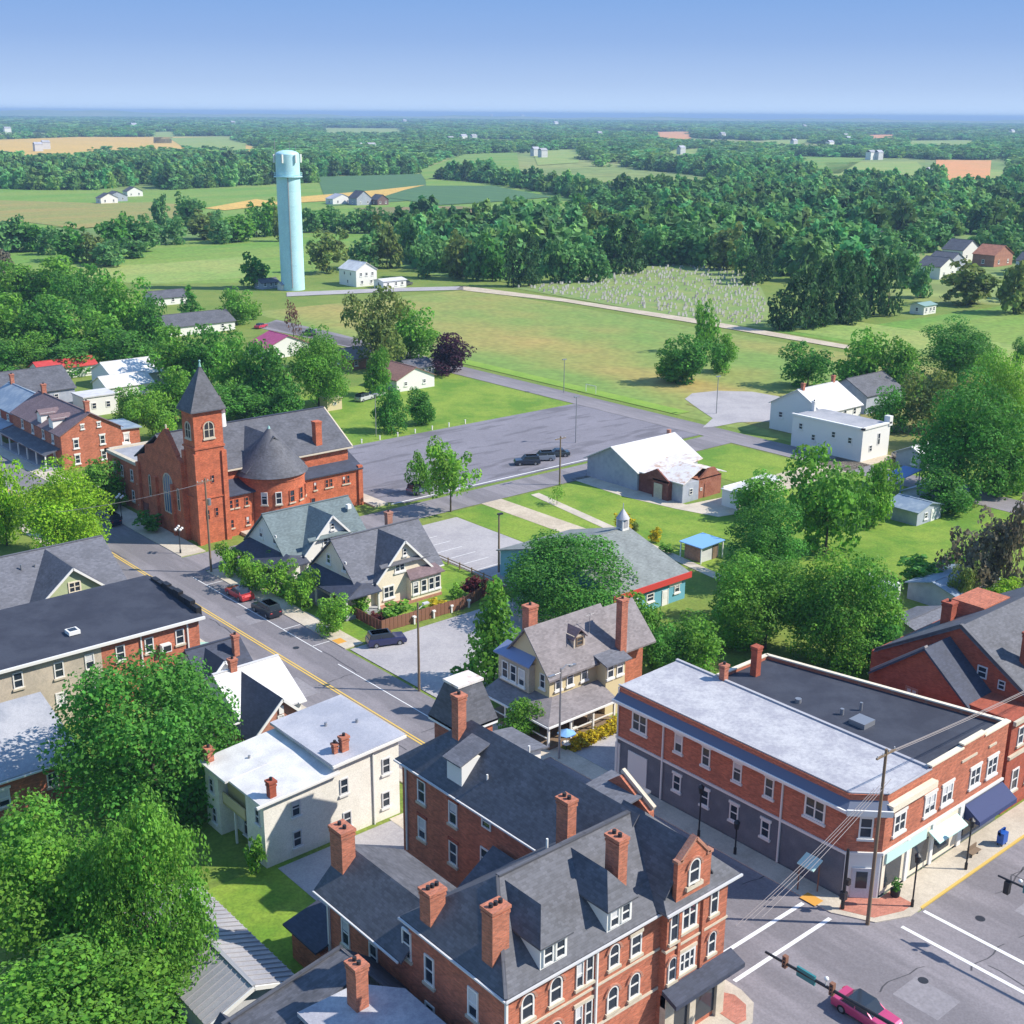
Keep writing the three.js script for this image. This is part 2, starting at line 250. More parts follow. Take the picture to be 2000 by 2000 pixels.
// house with its ridge along x and a cross gable facing south
function crossHouse(T, o) {
  const { x0, x1, zn, zs, ye, yr, cx0, cx1, cz, cye = ye, cyr } = o, zm = (zn + zs) / 2, cm = (cx0 + cx1) / 2;
  part(T, 'wall', [box(x0, 0, zn, x1, ye, zs), gableWallW(x0, .3, zn, zs, ye, yr - .15), gableWallW(x1 - .3, .3, zn, zs, ye, yr - .15)], o.wall);
  part(T, 'gable_wall', plate('S', [[cx0, 0], [cx1, 0], [cx1, cye], [cm, cyr - .15], [cx0, cye]], cz, zm), o.gable || o.wall);
  const R = part(T, 'roof', gableX(x0, x1, zn, zs, ye, yr), o.roof);
  const dr = (cyr - cye) / (cm - cx0) * ov;
  part(T, 'gable_roof', [slab([[cx0 - ov, cye - dr, zm], [cx0 - ov, cye - dr, cz + ov], [cm, cyr, cz + ov], [cm, cyr, zm]], .2), slab([[cx1 + ov, cye - dr, cz + ov], [cx1 + ov, cye - dr, zm], [cm, cyr, zm], [cm, cyr, cz + ov]], .2)], o.roof2 || o.roof);
  part(T, 'rake_board', [bar4([cx0 - ov, cye - dr - .16, cz + ov + .05], [cm, cyr - .14, cz + ov + .05], .1, .26), bar4([cx1 + ov, cye - dr - .16, cz + ov + .05], [cm, cyr - .14, cz + ov + .05], .1, .26)], o.trim || MT.white);
  const de = (yr - ye) / (zs - zm) * ov;
  part(T, 'gutter', gutters([[x0 - ov, ye - de - .12, zs + ov + .08], [cx0 - ov, ye - de - .12, zs + ov + .08], .14], [[cx1 + ov, ye - de - .12, zs + ov + .08], [x1 + ov, ye - de - .12, zs + ov + .08], .14]), o.trim || MT.white);
  part(T, 'ridge_cap', [bar4([x0 - ov, yr + .02, zm], [x1 + ov, yr + .02, zm], .3, .1)], o.roof);
  return R;
}
// small plain house: ridge along x or z
function plainHouse(T, o) {
  const { x0, x1, z0, z1, ye, yr, axis = 'x' } = o, X = axis === 'x';
  part(T, 'wall', [box(x0, 0, z0, x1, ye, z1), ...(X ? [gableWallW(x0, .25, z0, z1, ye, yr - .1), gableWallW(x1 - .25, .25, z0, z1, ye, yr - .1)] : [gableWallS(x0, x1, z1, .25, ye, yr - .1), gableWallS(x0, x1, z0 + .25, .25, ye, yr - .1)])], o.wall);
  const R = part(T, 'roof', (X ? gableX : gableZ)(x0, x1, z0, z1, ye, yr, o.ov ?? .35, .15), o.roof);
  part(T, 'ridge_cap', X ? bar4([x0 - .3, yr + .01, (z0 + z1) / 2], [x1 + .3, yr + .01, (z0 + z1) / 2], .24, .08) : bar4([(x0 + x1) / 2, yr + .01, z0 - .3], [(x0 + x1) / 2, yr + .01, z1 + .3], .24, .08), o.cap || o.roof);
  for (const u of o.ws || []) win(T, 'S', z1, u[0], u[1] ?? 1.5, u[2] ?? 1, u[3] ?? 1.2, { sill: MT.white });
  for (const u of o.ww || []) win(T, 'W', x0, u[0], u[1] ?? 1.5, u[2] ?? 1, u[3] ?? 1.2, { sill: MT.white });
  for (const u of o.doors || []) door(T, u[3] || 'S', u[3] === 'W' ? x0 : z1, u[0], 0, u[1] ?? 1, u[2] ?? 2.1, o.doorMat || MT.white);
  return R;
}
const post = (x, y0, z, y1, w = .16) => box(x - w / 2, y0, z - w / 2, x + w / 2, y1, z + w / 2);

// ---------------------------------------------------------------- cars
const carParts = {};
function carGeo(kind) {
  return carParts[kind] ??= (() => {
    const suv = kind === 'suv', truck = kind === 'pickup', hB = suv ? 1.0 : .86, top = suv ? 1.72 : truck ? 1.75 : 1.42, ext = (pts, w, bev) => { const s = new THREE.Shape(pts.map(p => new THREE.Vector2(...p))); const g = new THREE.ExtrudeGeometry(s, { depth: w - 2 * bev, bevelEnabled: true, bevelSize: bev, bevelThickness: bev, bevelSegments: 2 }); g.translate(0, 0, -w / 2 + bev); return g; };
    const body = ext([[-2.25, .34], [2.2, .34], [2.28, .62], [2.1, hB - .08], [1.2, hB], [-2.2, hB + .03], [-2.3, .7]], 1.82, .08);
    const cab = suv ? [[-2.15, hB - .04], [1.0, hB - .04], [.35, top - .08], [-1.95, top - .08]] : truck ? [[-.6, hB - .04], [1.1, hB - .04], [.5, top - .08], [-.45, top - .08]] : [[-1.75, hB - .04], [1.0, hB - .04], [.2, top - .07], [-1.1, top - .07]];
    const glass = ext(cab, 1.62, .1), r = cab[2][0] - .12, l = cab[3][0] + .14;
    const roof = M(box(l, top - .08, -.68, r, top + .02, .68), bar4([cab[2][0], top - .04, .7], [cab[1][0], hB, .8], .07, .07), bar4([cab[2][0], top - .04, -.7], [cab[1][0], hB, -.8], .07, .07), bar4([cab[3][0], top - .04, .7], [cab[0][0], hB, .8], .08, .08), bar4([cab[3][0], top - .04, -.7], [cab[0][0], hB, -.8], .08, .08), bar4([(l + r) / 2, top - .04, .72], [(l + r) / 2, hB, .83], .08, .08), bar4([(l + r) / 2, top - .04, -.72], [(l + r) / 2, hB, -.83], .08, .08));
    const wheel = new THREE.CylinderGeometry(.34, .34, .22, 16).rotateX(Math.PI / 2).toNonIndexed(), rim = new THREE.CylinderGeometry(.2, .2, .235, 10).rotateX(Math.PI / 2).toNonIndexed();
    return { body, glass, roof, wheel, rim, head: box(2.16, .6, -.16, 2.32, .74, .16), tail: box(-2.36, .7, -.14, -2.24, .9, .14), bed: truck ? box(-2.2, hB, -.7, -.75, hB + .03, .7) : null };
  })();
}
const lampW = plain(.7, .7, .66, .2), lampR = plain(.4, .02, .02, .3);
function car(x, z, heading, kind, rgb, label, group, name = 'parked_car', cat = 'car') {
  const T = thing(name, label, cat, x, z, group, .04), g = carGeo(kind); T.rotation.y = heading;
  const paint = new THREE.MeshPhysicalMaterial({ color: col(...rgb), roughness: .35, metalness: .2, clearcoat: .8, clearcoatRoughness: .08 });
  mesh('body', g.body, paint, T); mesh('window_glass', g.glass, MT.glass, T); mesh('roof', g.roof, paint, T);
  if (g.bed) mesh('bed', g.bed, MT.dark, T);
  for (const [px, pz] of [[1.42, .82], [1.42, -.82], [-1.42, .82], [-1.42, -.82]]) { const w = mesh('wheel', g.wheel, MT.black, T); w.position.set(px, .34, pz); mesh('rim', g.rim, MT.steel, w); }
  for (const pz of [.62, -.62]) { mesh('headlight', g.head, lampW, T).position.z = pz; mesh('tail_light', g.tail, lampR, T).position.z = pz; }
  return T;
}

// ---------------------------------------------------------------- trees
function crownGeo(n, leaf, kind, K = 44) {
  const clumps = [], d = V(), q = V(), lobes = [];
  const dir = () => { const y = rr(-1, 1), t = rr(0, 6.2832), s = Math.sqrt(1 - y * y); return V(s * Math.cos(t), y, s * Math.sin(t)); };
  for (let i = 0; i < 7; i++) { const y = [-.45, -.2, 0, .1, .3, .5, -.3][i], w = rr(.22, .5) * Math.sqrt(1 - y * y); lobes.push([V(Math.cos(i * 2.4) * w, y, Math.sin(i * 2.4) * w), rr(.36, .56), rr(.86, 1.14), rr(-.6, 1)]); }
  for (let i = 0; i < K; i++) {
    const v = dir(); let c, r, L = null;
    if (kind === 'cone') { const h = rr(-.95, .92), w = .8 * Math.pow((1 - h) / 1.95, .8); r = .14 + .3 * (1 - h) / 2; c = V(Math.cos(i * 2.4) * w * rr(.3, .7), h, Math.sin(i * 2.4) * w * rr(.3, .7)); }
    else if (kind === 'pine') { const h = rr(-.95, .95), w = (h > .3 ? (1.05 - h) / .75 : 1) * rr(.35, .85); r = rr(.16, .3); c = V(Math.cos(i * 2.4) * w * .8, h, Math.sin(i * 2.4) * w * .8); }
    else if (kind === 'ragged') { r = rr(.15, .34); c = v.multiplyScalar(rr(.3, .95)); c.y = c.y * .9 + .04; }
    else if (kind === 'dome') { r = rr(.16, .29); if (v.y < -.75) v.y *= .8; c = v.multiplyScalar(rr(.6, .8)); }
    else { L = lobes[i % 7]; r = rr(.13, .27); c = v.multiplyScalar(L[1] * rr(.7, 1.02)).add(L[0]); if (kind === 'fan') { c.x *= .5 + .5 * (c.y + 1) / 1.6; c.z *= .5 + .5 * (c.y + 1) / 1.6; } }
    clumps.push([c, r, rr(.76, 1.24) * (L ? L[2] : 1), rr(-.5, 1) * .6 + (L ? L[3] * .6 : 0)]);
  }
  if (kind === 'dome') clumps.push([V(0, 0, 0), .72, .9, 0]);
  if (kind === 'round') for (let i = 0; i < 7; i++) clumps.push([lobes[i][0].clone(), lobes[i][1] * .72, .9, 0]);
  const wts = clumps.map(c => c[1] * c[1]), tot = wts.reduce((a, b) => a + b, 0);
  const P = new Float32Array(n * 12), N = new Float32Array(n * 12), C = new Float32Array(n * 12), I = new Uint32Array(n * 6), t1 = V(), t2 = V(), nn = V();
  let k = 0;
  clumps.forEach((cl, ci) => {
    const m = ci === clumps.length - 1 ? n - k : Math.min(n - k, Math.round(n * wts[ci] / tot));
    for (let j = 0; j < m; j++, k++) {
      d.copy(dir()); if (d.y < 0 && rnd() < .25) d.y = -d.y;
      q.copy(cl[0]).addScaledVector(d, cl[1] * (.62 + .4 * Math.sqrt(rnd())));
      nn.copy(d).multiplyScalar(.9).addScaledVector(dir(), .75); nn.y += .15; nn.normalize();
      t1.set(rr(-1, 1), rr(-1, 1), rr(-1, 1)).cross(nn).normalize(); t2.crossVectors(nn, t1);
      const s = leaf * rr(.45, 1.45), s2 = s * rr(.5, .95), tone = cl[2] * rr(.75, 1.25), yel = cl[3] * .12 + rr(-.1, .12);
      for (let c = 0; c < 4; c++) {
        const a = [-1, 0, 1, 0][c] * s, b = [0, -1, 0, 1][c] * s2, o = (k * 4 + c) * 3;
        P[o] = q.x + t1.x * a + t2.x * b; P[o + 1] = q.y + t1.y * a + t2.y * b; P[o + 2] = q.z + t1.z * a + t2.z * b;
        N[o] = nn.x; N[o + 1] = nn.y; N[o + 2] = nn.z;
        C[o] = tone * (1 + yel); C[o + 1] = tone; C[o + 2] = tone * (1 - yel);
      }
      I.set([k * 4, k * 4 + 1, k * 4 + 2, k * 4, k * 4 + 2, k * 4 + 3], k * 6);
    }
  });
  const ex = [0, 1, 2].map(a => { const v = []; for (let i = a; i < P.length; i += 3) v.push(P[i]); v.sort((x, y) => x - y); return [v[Math.floor(v.length * .012)], v[Math.floor(v.length * .988)]]; });
  const hw = Math.max(ex[0][1] - ex[0][0], ex[2][1] - ex[2][0]) / 2, hh = (ex[1][1] - ex[1][0]) / 2, mid = ex.map(e => (e[0] + e[1]) / 2);
  for (let i = 0; i < P.length; i += 3) { P[i] = (P[i] - mid[0]) / hw; P[i + 1] = (P[i + 1] - mid[1]) / hh; P[i + 2] = (P[i + 2] - mid[2]) / hw; }
  const g = new THREE.BufferGeometry();
  g.setAttribute('position', new THREE.BufferAttribute(P, 3)); g.setAttribute('normal', new THREE.BufferAttribute(N, 3)); g.setAttribute('color', new THREE.BufferAttribute(C, 3)); g.setIndex(new THREE.BufferAttribute(I, 1));
  return g;
}
const leafMat = (r, g, b) => new THREE.MeshPhysicalMaterial({ color: col(r, g, b), vertexColors: true, roughness: .9, side: THREE.DoubleSide, transmission: .45, thickness: 0, specularIntensity: .3 });
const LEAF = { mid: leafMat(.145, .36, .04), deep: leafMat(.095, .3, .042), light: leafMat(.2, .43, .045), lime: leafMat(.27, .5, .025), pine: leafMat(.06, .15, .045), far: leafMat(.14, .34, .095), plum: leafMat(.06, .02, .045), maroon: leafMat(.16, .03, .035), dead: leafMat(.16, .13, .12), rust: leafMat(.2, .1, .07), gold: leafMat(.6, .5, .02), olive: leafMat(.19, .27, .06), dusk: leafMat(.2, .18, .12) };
const CR = {
  domeL: [0, 1].map(() => crownGeo(30000, .02, 'dome', 120)),
  roundL: [0, 1, 2].map(() => crownGeo(27000, .021, 'round', 110)), round: [0, 1, 2, 3].map(() => crownGeo(6000, .042, 'round', 66)), ragged: [0, 1].map(() => crownGeo(2600, .056, 'ragged', 34)), cone: [0, 1].map(() => crownGeo(3600, .05, 'cone', 70)),
  roundS: [0, 1, 2, 3].map(() => crownGeo(1000, .1, 'round', 34)), pineS: [0, 1].map(() => crownGeo(1000, .085, 'pine', 46)), coneS: [0].map(() => crownGeo(900, .09, 'cone', 40)), fanS: [0].map(() => crownGeo(1100, .08, 'fan', 40)), shrub: [0, 1].map(() => crownGeo(900, .1, 'round', 24)), sparse: [0].map(() => crownGeo(520, .06, 'ragged', 26)),
};
const trunkGeo = M(tube([0, 0, 0], [.01, .55, 0], .045, .028, 9), tube([0, .5, 0], [.2, .95, .1], .022, .008, 6), tube([0, .52, 0], [-.22, .9, .08], .022, .008, 6), tube([0, .48, 0], [.03, .92, -.24], .022, .008, 6), tube([0, .53, 0], [0, 1.05, .02], .026, .008, 6));
let treeCount = 0;
function tree([x, z, a, b, hc], kind, leaf, label, group, name = 'tree', cat = 'tree') {
  const T = thing(name, label, cat, x, z, group), set = CR[kind], c = mesh('crown', set[treeCount++ % set.length], LEAF[leaf], T);
  c.position.y = hc; c.scale.set(a, b, a); c.rotation.y = (treeCount * 2.39) % 6.28;
  const t = mesh(cat === 'tree' ? 'trunk' : 'stem', trunkGeo, MT.bark, T); const k = Math.max(a * .8, hc * .5); t.scale.set(k, hc * 1.02, k);
  return T;
}

// ---------------------------------------------------------------- ground, fields, roads
{
  const g = new THREE.PlaneGeometry(29000, 29000, 16, 16); g.rotateX(-Math.PI / 2); const uv = g.attributes.uv; for (let i = 0; i < uv.count; i++) uv.setXY(i, uv.getX(i) * 29000, uv.getY(i) * 29000); struct('ground', g, MT.landGround);
}
// grass of the town and its edge
struct('grass', sheet([[37.8,-378.1],[129.4,-558.2],[201,-589.2],[264,-565.5],[345.9,-592.2],[388.4,-550.1],[304.9,-425.1],[296.1,-373.5],[312.9,-360.6],[382.5,-366.2],[427.2,-332.4],[383,-234.4],[411.9,-196.9],[250.9,-38.3],[64.7,-9.3],[19.1,-21.6],[-18.1,-83.5]], .03), MT.grass);
const field = (p, y, m) => struct('field', sheet(p, y), m);
field([[316.7,-1157.5],[374.6,-1013.9],[462.6,-955.4],[586.1,-982.4],[745.2,-986.2],[736.7,-884.6],[682,-744],[553.8,-515],[525.5,-484.6],[432,-544.7],[440.5,-623.5],[340.3,-643.2],[311,-664.3],[250.6,-684.3],[175.9,-655.4]], .2, MT.fieldGreen);
field([[278.3,-960],[358.2,-841],[390.4,-831.1],[398.1,-771.9],[330.1,-684.6],[267.6,-664.3],[262.5,-715.9],[211.6,-736.2]], .4, MT.fieldTan);
field([[391.6,-759.5],[463.4,-820],[460.3,-782.8],[487.2,-817.4],[600.6,-863.5],[677.9,-903.1],[617.8,-852.1],[542.2,-779.9],[476.2,-771.9],[440.7,-759.6],[393.7,-736.2]], .5, MT.wheat);
field([[548.3,-775.7],[667.5,-890.8],[715.6,-859.3],[656.6,-716.1],[582,-698.8],[533.6,-695]], .6, MT.crop);
field([[469.6,-704.8],[538.9,-679.4],[526.4,-632],[484.6,-610.9],[440.5,-623.5]], .6, MT.fieldBrown);
field([[676.8,-1076.5],[804.3,-1073],[561.6,-746.6],[466.9,-731.4]], .4, MT.crop);
field([[859.7,-2684.2],[1231.1,-3003.4],[1547.8,-2897.4],[990.6,-1678.2],[869.4,-1559.9],[828.8,-1752.4],[710.9,-1689.1],[562.5,-1437.3],[592.7,-1594.3],[546.7,-1715.1]], .5, MT.wheat);
field([[1377.2,-2824.7],[1547.8,-2897.4],[1383.1,-2477.4],[894.2,-1604.1],[881.5,-1730]], .8, MT.fieldPale);
field([[842.6,-1135.1],[1238.5,-1554.3],[1382.9,-1595.9],[919.3,-1056.4],[785.3,-1005.8],[733.6,-978.9]], .5, MT.fieldGreen);
field([[1444.3,-1627.7],[1604.6,-1684.9],[1156.3,-1213.6],[1053.1,-1177.1]], .5, MT.fieldPale); field([[3496.5,-3256.9],[3740,-3326],[2369,-2093.9],[2224.4,-2070.7]], .6, MT.clay);
field([[1611.8,-1248.8],[1671.6,-1216.8],[1655.6,-1122.6],[1188.7,-836.7],[1123.1,-841.7]], .5, MT.fieldGreen); field([[1457.5,-1051.8],[1610,-1008.1],[1113.6,-672.9],[970.6,-639.9],[938.5,-659.3]], .5, MT.fieldPale);
field([[1693.9,-1029.1],[1750.2,-974.4],[1182.3,-657.8],[1157.1,-700.7]], .6, MT.clay); field([[1396.8,-845.9],[1442.2,-785.8],[996.1,-540.3],[939,-557.1]], .5, MT.fieldPale);
field([[3730.9,-2537.9],[3952.3,-2575],[2726,-1769.7],[2598,-1751.4]], .6, MT.clay); field([[2988.7,-1907.4],[3254.1,-1872.3],[2228.2,-1279.6],[2031.4,-1283.9]], .5, MT.fieldPale); field([[2845.9,-4474.2],[3088.6,-4287.3],[1887.2,-2599.2],[1784.3,-2783.2]], .5, MT.fieldPale); field([[1868.3,-1517.6],[1970.6,-1516.1],[2926.4,-2134.5],[2661.8,-2098.1]], .5, MT.fieldPale); field([[1740.2,-3667.5],[1844.8,-3745.7],[1157.2,-2364.1],[1124.3,-2373.4]], .5, MT.fieldPale);
field([[1655.5,-1522.4],[1872.8,-1631.6],[1305.8,-1136.3],[1204.3,-1097.9]], .5, MT.fieldPale);
// grassland behind the tower, and the big mown field in bands
field([[139.2,-598.1],[196.3,-576.1],[261.9,-561.1],[301.4,-575.7],[335.6,-585.1],[379.2,-553.2],[356.3,-522.1],[281.6,-442.8],[241.5,-407.9],[201.1,-433.4],[185.2,-464.3],[177.2,-521.9],[113.1,-492.3]], .06, MT.fieldGreen);
field([[194.9,-508.5],[228.9,-491.8],[277.7,-494],[244.8,-428.4],[201.1,-433.4],[183.4,-459.9]], .09, MT.fieldPale);
const band = (xa, xb, z0, z1, y, m) => field([[xa, z0], [xa, z1], [xb, z1], [xb, z0]], y, m);
band(194, 283, -352, -118, .06, MT.fieldMix); band(194, 198, -250, -172, .14, MT.limeGrass); field([[198, -150], [203, -178], [222, -166], [240, -150], [232, -126], [206, -122]], .1, MT.dryGrass);
field([[296, -345], [296, -120], [420, -120], [420, -210], [330, -215], [310, -345]], .07, MT.fieldGreen); field([[300, -260], [300, -150], [330, -150], [330, -230]], .1, MT.fieldPale);
struct('cemetery_lawn', sheet([[297.2,-345.2],[330.4,-351],[379.9,-363.7],[398.3,-363.6],[413.4,-342.8],[395.2,-313.4],[334,-257.7],[298.7,-232.8],[292.3,-245.1],[294.9,-291]], .16), MT.cemetery);
struct('farm_lane', sheet([...[[285.2,-359.7],[287.7,-352.5],[293,-313.6],[295.1,-251.6],[292.7,-198.1]], ...[[287.5,-195.2],[288.4,-245.7],[288,-308.2],[280.1,-344.7],[278.6,-354.3]]], .2), MT.gravel);
struct('tower_track', sheet([[227.1,-384],[265.1,-369.9],[285.9,-359.2],[279.9,-351.6],[259.6,-362.2],[221.8,-375.1]], .2), MT.paleLot);
// lawns inside the town
struct('lawn', sheet(rect(120, -238, 184, -193.3), .05), MT.lawn); struct('lawn', sheet(rect(62, -330, 120, -193.3), .05), MT.grass);
struct('lawn', sheet(rect(115.2, -148.8, 122.4, -112), .05), MT.lawn); struct('lawn', sheet(rect(126.6, -148.8, 146, -92), .05), MT.lawn); struct('lawn', sheet(rect(146, -127, 205, -60), .06), MT.lawn); struct('lawn', sheet(rect(164, -149, 183.5, -117), .07), MT.lawn);
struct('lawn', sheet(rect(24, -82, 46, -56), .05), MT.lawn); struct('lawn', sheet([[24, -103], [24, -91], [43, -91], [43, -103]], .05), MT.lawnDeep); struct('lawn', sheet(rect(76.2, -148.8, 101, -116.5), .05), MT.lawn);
// streets
struct('main_street', sheet(rect(61.6, -620, 73.6, -30), .08), MT.asphaltRoad); struct('cross_street', sheet([[73.6, -43.2], [300, -43.2], [300, -20], [20, -20], [20, -43.2], [61.6, -43.2], [61.6, -44], [73.6, -44]], .085), MT.asphaltRoad);
struct('junction', sheet([[58, -50], [58, -42], [80, -42], [80, -45], [76, -50]], .076), MT.asphaltRoad); struct('street_edge', sheet(rect(73.4, -94, 75, -48), .074), MT.asphaltRoad);
struct('church_lane', sheet(rect(73.6, -156.2, 190, -149.4), .09), MT.asphaltRoad); struct('back_road', sheet([[184.4, -330], [184.4, -60], [191.6, -60], [191.6, -330]], .1), MT.asphaltRoad);
struct('back_road_bend', sheet([[188.3,-244.2],[191.9,-241.3],[194.3,-301.4],[193.5,-333.9],[181.5,-325.1],[184.7,-291.8]], .1), MT.asphaltRoad);
struct('parking_lot', sheet([[107.5, -193.3], [184.4, -193.3], [184.4, -157.4], [113, -157.4], [109.2, -162], [111, -170]], .07), MT.lot);
struct('small_lot', sheet([[101.2, -146.4], [115, -146.4], [115, -112.6], [101.2, -112.6]], .075), MT.paleLot); struct('driveway', sheet(rect(122.4, -149.4, 126.6, -112), .08), MT.gravel);
struct('driveway', sheet(rect(74, -114.6, 102, -94), .1), MT.paleLot); struct('driveway', sheet([[77, -80], [77, -74], [85, -68.6], [94, -68.6], [98, -76], [96, -82], [86, -81]], .1), MT.paleLot); struct('bare_earth', sheet([[91, -71], [94, -68.8], [99, -70], [98, -75], [94, -74]], .112), MT.gravel); struct('driveway', sheet([[143.4, -150.8], [147.2, -150.4], [147.6, -128], [157.4, -126.6], [160, -121], [150.4, -119.5], [146.6, -120.4], [144.6, -127.6], [143, -137.6]], .09), MT.concrete);
struct('gravel_lot', sheet([[206.7,-181.2],[212.4,-184.1],[218.9,-182.4],[224.4,-176.6],[225.1,-169.8],[220.2,-160.5],[206,-149.8],[204,-156],[198.4,-159.4],[192.4,-159.8],[189.4,-161],[197.2,-165],[201,-171.7]], .12), MT.paleLot); struct('gravel_lot', sheet(rect(56, -81.3, 61.6, -74), .1), MT.concrete); struct('gravel_lot', sheet(rect(44.5, -81, 58, -64), .08), MT.paleLot); struct('dirt_path', sheet([[131.8, -148], [133.6, -148], [126.6, -101], [124.8, -101]], .09), MT.concrete);
struct('gravel_lot', sheet(rect(164, -130, 200, -123), .1), MT.gravel);
// pavements, each with its kerb
const pave = (fp, m = MT.concrete) => struct('pavement', prism(fp, 0, .16), m);
pave([[73.6, -560], [73.6, -156.6], [77.4, -156.6], [77.4, -560]]); pave([[73.6, -149], [73.6, -115], [76.2, -115], [76.2, -149]]); pave([[73.2, -93.6], [73.2, -80.4], [76.6, -80.4], [76.6, -93.6]]);
pave([[74.6, -80.4], [74.6, -47.6], [76.2, -44.6], [79, -43.3], [140, -43.3], [140, -46.3], [79.1, -46.3], [76.9, -48.3], [76.9, -80.4]]); pave([[60.6, -420], [60.6, -81.5], [62, -81.5], [62, -420]]); pave([[58.6, -74], [58.6, -46.4], [30, -46.4], [30, -43.6], [60, -43.6], [61.6, -44.8], [62, -46.2], [62, -74]]);
struct('brick_paving', prism([[77, -48.2], [75.4, -47.4], [76.6, -45], [79.2, -44], [80.6, -44], [80.6, -46.2], [79.1, -46.2]], .16, .175), MT.brickPave); struct('brick_paving', prism([[58.9, -46.2], [58.9, -44.1], [59.8, -44], [61, -45], [61.2, -46.2], [60.5, -47.4], [58.9, -47.6]], .16, .175), MT.brickPave);
// painted lines
const line = (n, pts, y = .1, m = MT.paintWhite) => struct(n, sheet(pts, y), m);
line('centre_line', rect(66.42, -600, 66.62, -52), .1, MT.paintYellow); line('centre_line', rect(66.78, -600, 66.98, -52), .1, MT.paintYellow);
line('parking_line', rect(71, -148, 71.12, -116)); line('parking_line', rect(70.6, -112, 70.72, -86)); for (const z of [-118.2, -124.8, -131.4, -138, -144.4]) line('bay_line', rect(71, z, 73.5, z + .12), .1);
line('crosswalk_line', rect(62.4, -50, 74, -49.65)); line('crosswalk_line', rect(62.4, -47.4, 74, -47.05)); line('crosswalk_line', rect(77.2, -43, 77.55, -31), .1); line('crosswalk_line', rect(80.3, -43, 80.65, -31), .1); line('stop_line', rect(62.6, -51.6, 66, -51.2), .1);
struct('yellow_kerb', prism([[80.6, -43.45], [80.6, -43.25], [97, -43.25], [97, -43.45]], .02, .175), MT.paintYellow); struct('kerb_ramp', prism([[74.3, -50.4], [75.4, -50.4], [75.4, -48.9], [74.3, -48.9]], .16, .178), plain(.6, .3, .05)); struct('kerb_ramp', prism([[73.7, -118], [74.9, -118], [74.9, -116.6], [73.7, -116.6]], .16, .178), plain(.6, .3, .05)); struct('kerb_ramp', prism([[73.3, -92.3], [74.4, -92.3], [74.4, -91], [73.3, -91]], .16, .178), plain(.6, .3, .05));
line('lot_line', rect(111, -158.4, 180, -158.1), .1);
for (let i = 0; i < 9; i++) line('bay_line', rect(102.5 + 0, -144 + i * 3, 107, -143.88 + i * 3), .1);
// repairs and covers in the roads
{ const g = []; for (let i = 0; i < 26; i++) { let x = i < 16 ? rr(62.5, 73) : rr(64, 96), z = i < 16 ? rr(-190, -52) : rr(-42, -32); const al = rnd() < .6, n = 6; for (let k = 0; k < n; k++) { const x2 = x + (i < 16 === al ? rr(-.3, .3) : rr(.5, 1.2)), z2 = z + (i < 16 === al ? rr(.8, 1.8) : rr(-.3, .3)); g.push(sheet([[x - .05, z - .05], [x + .05, z + .05], [x2 + .05, z2 + .05], [x2 - .05, z2 - .05]], .092)); x = x2; z = z2; } } struct('crack_seal', g, plain(.06, .058, .065)).userData.kind = 'structure';
  const p = []; for (const [x, z, w, d] of [[63, -112, 2.2, 5], [68.6, -132, 2.6, 3.4], [69, -74, 2.4, 7], [63.4, -150, 2, 9], [86, -38.4, 5, 2.2], [70, -39, 3, 3.6]]) p.push(sheet(rect(x, z, x + w, z + d), .0905)); struct('road_patch', p, MT.asphalt);
  for (const [x, z] of [[64.4, -101], [69.4, -119], [69.6, -57], [73, -38.4], [83, -39.6]]) struct('manhole_cover', cyl(x, .09, z, .38, .012, 18), MT.iron); }
// distant ridge on the horizon
{ const P = []; for (let i = 0; i <= 80; i++) { const t = -.62 + i * .0155, R = 13800, h = 30 + 34 * Math.exp(-Math.pow((t + .4) / .16, 2)) + 7 * Math.sin(i * .7) + 6 * Math.sin(i * 1.9); P.push([Math.sin(t + .712) * R, h, -Math.cos(t + .712) * R]); }
  const q = []; for (let i = 0; i < 80; i++) { const a = P[i], b = P[i + 1]; q.push([[a[0] * .86, -2, a[2] * .86], [b[0] * .86, -2, b[2] * .86], b], [[a[0] * .86, -2, a[2] * .86], b, a]); } struct('hills', flat(q.map(t => [t[0], t[1], t[2]])), MT.landGround); }

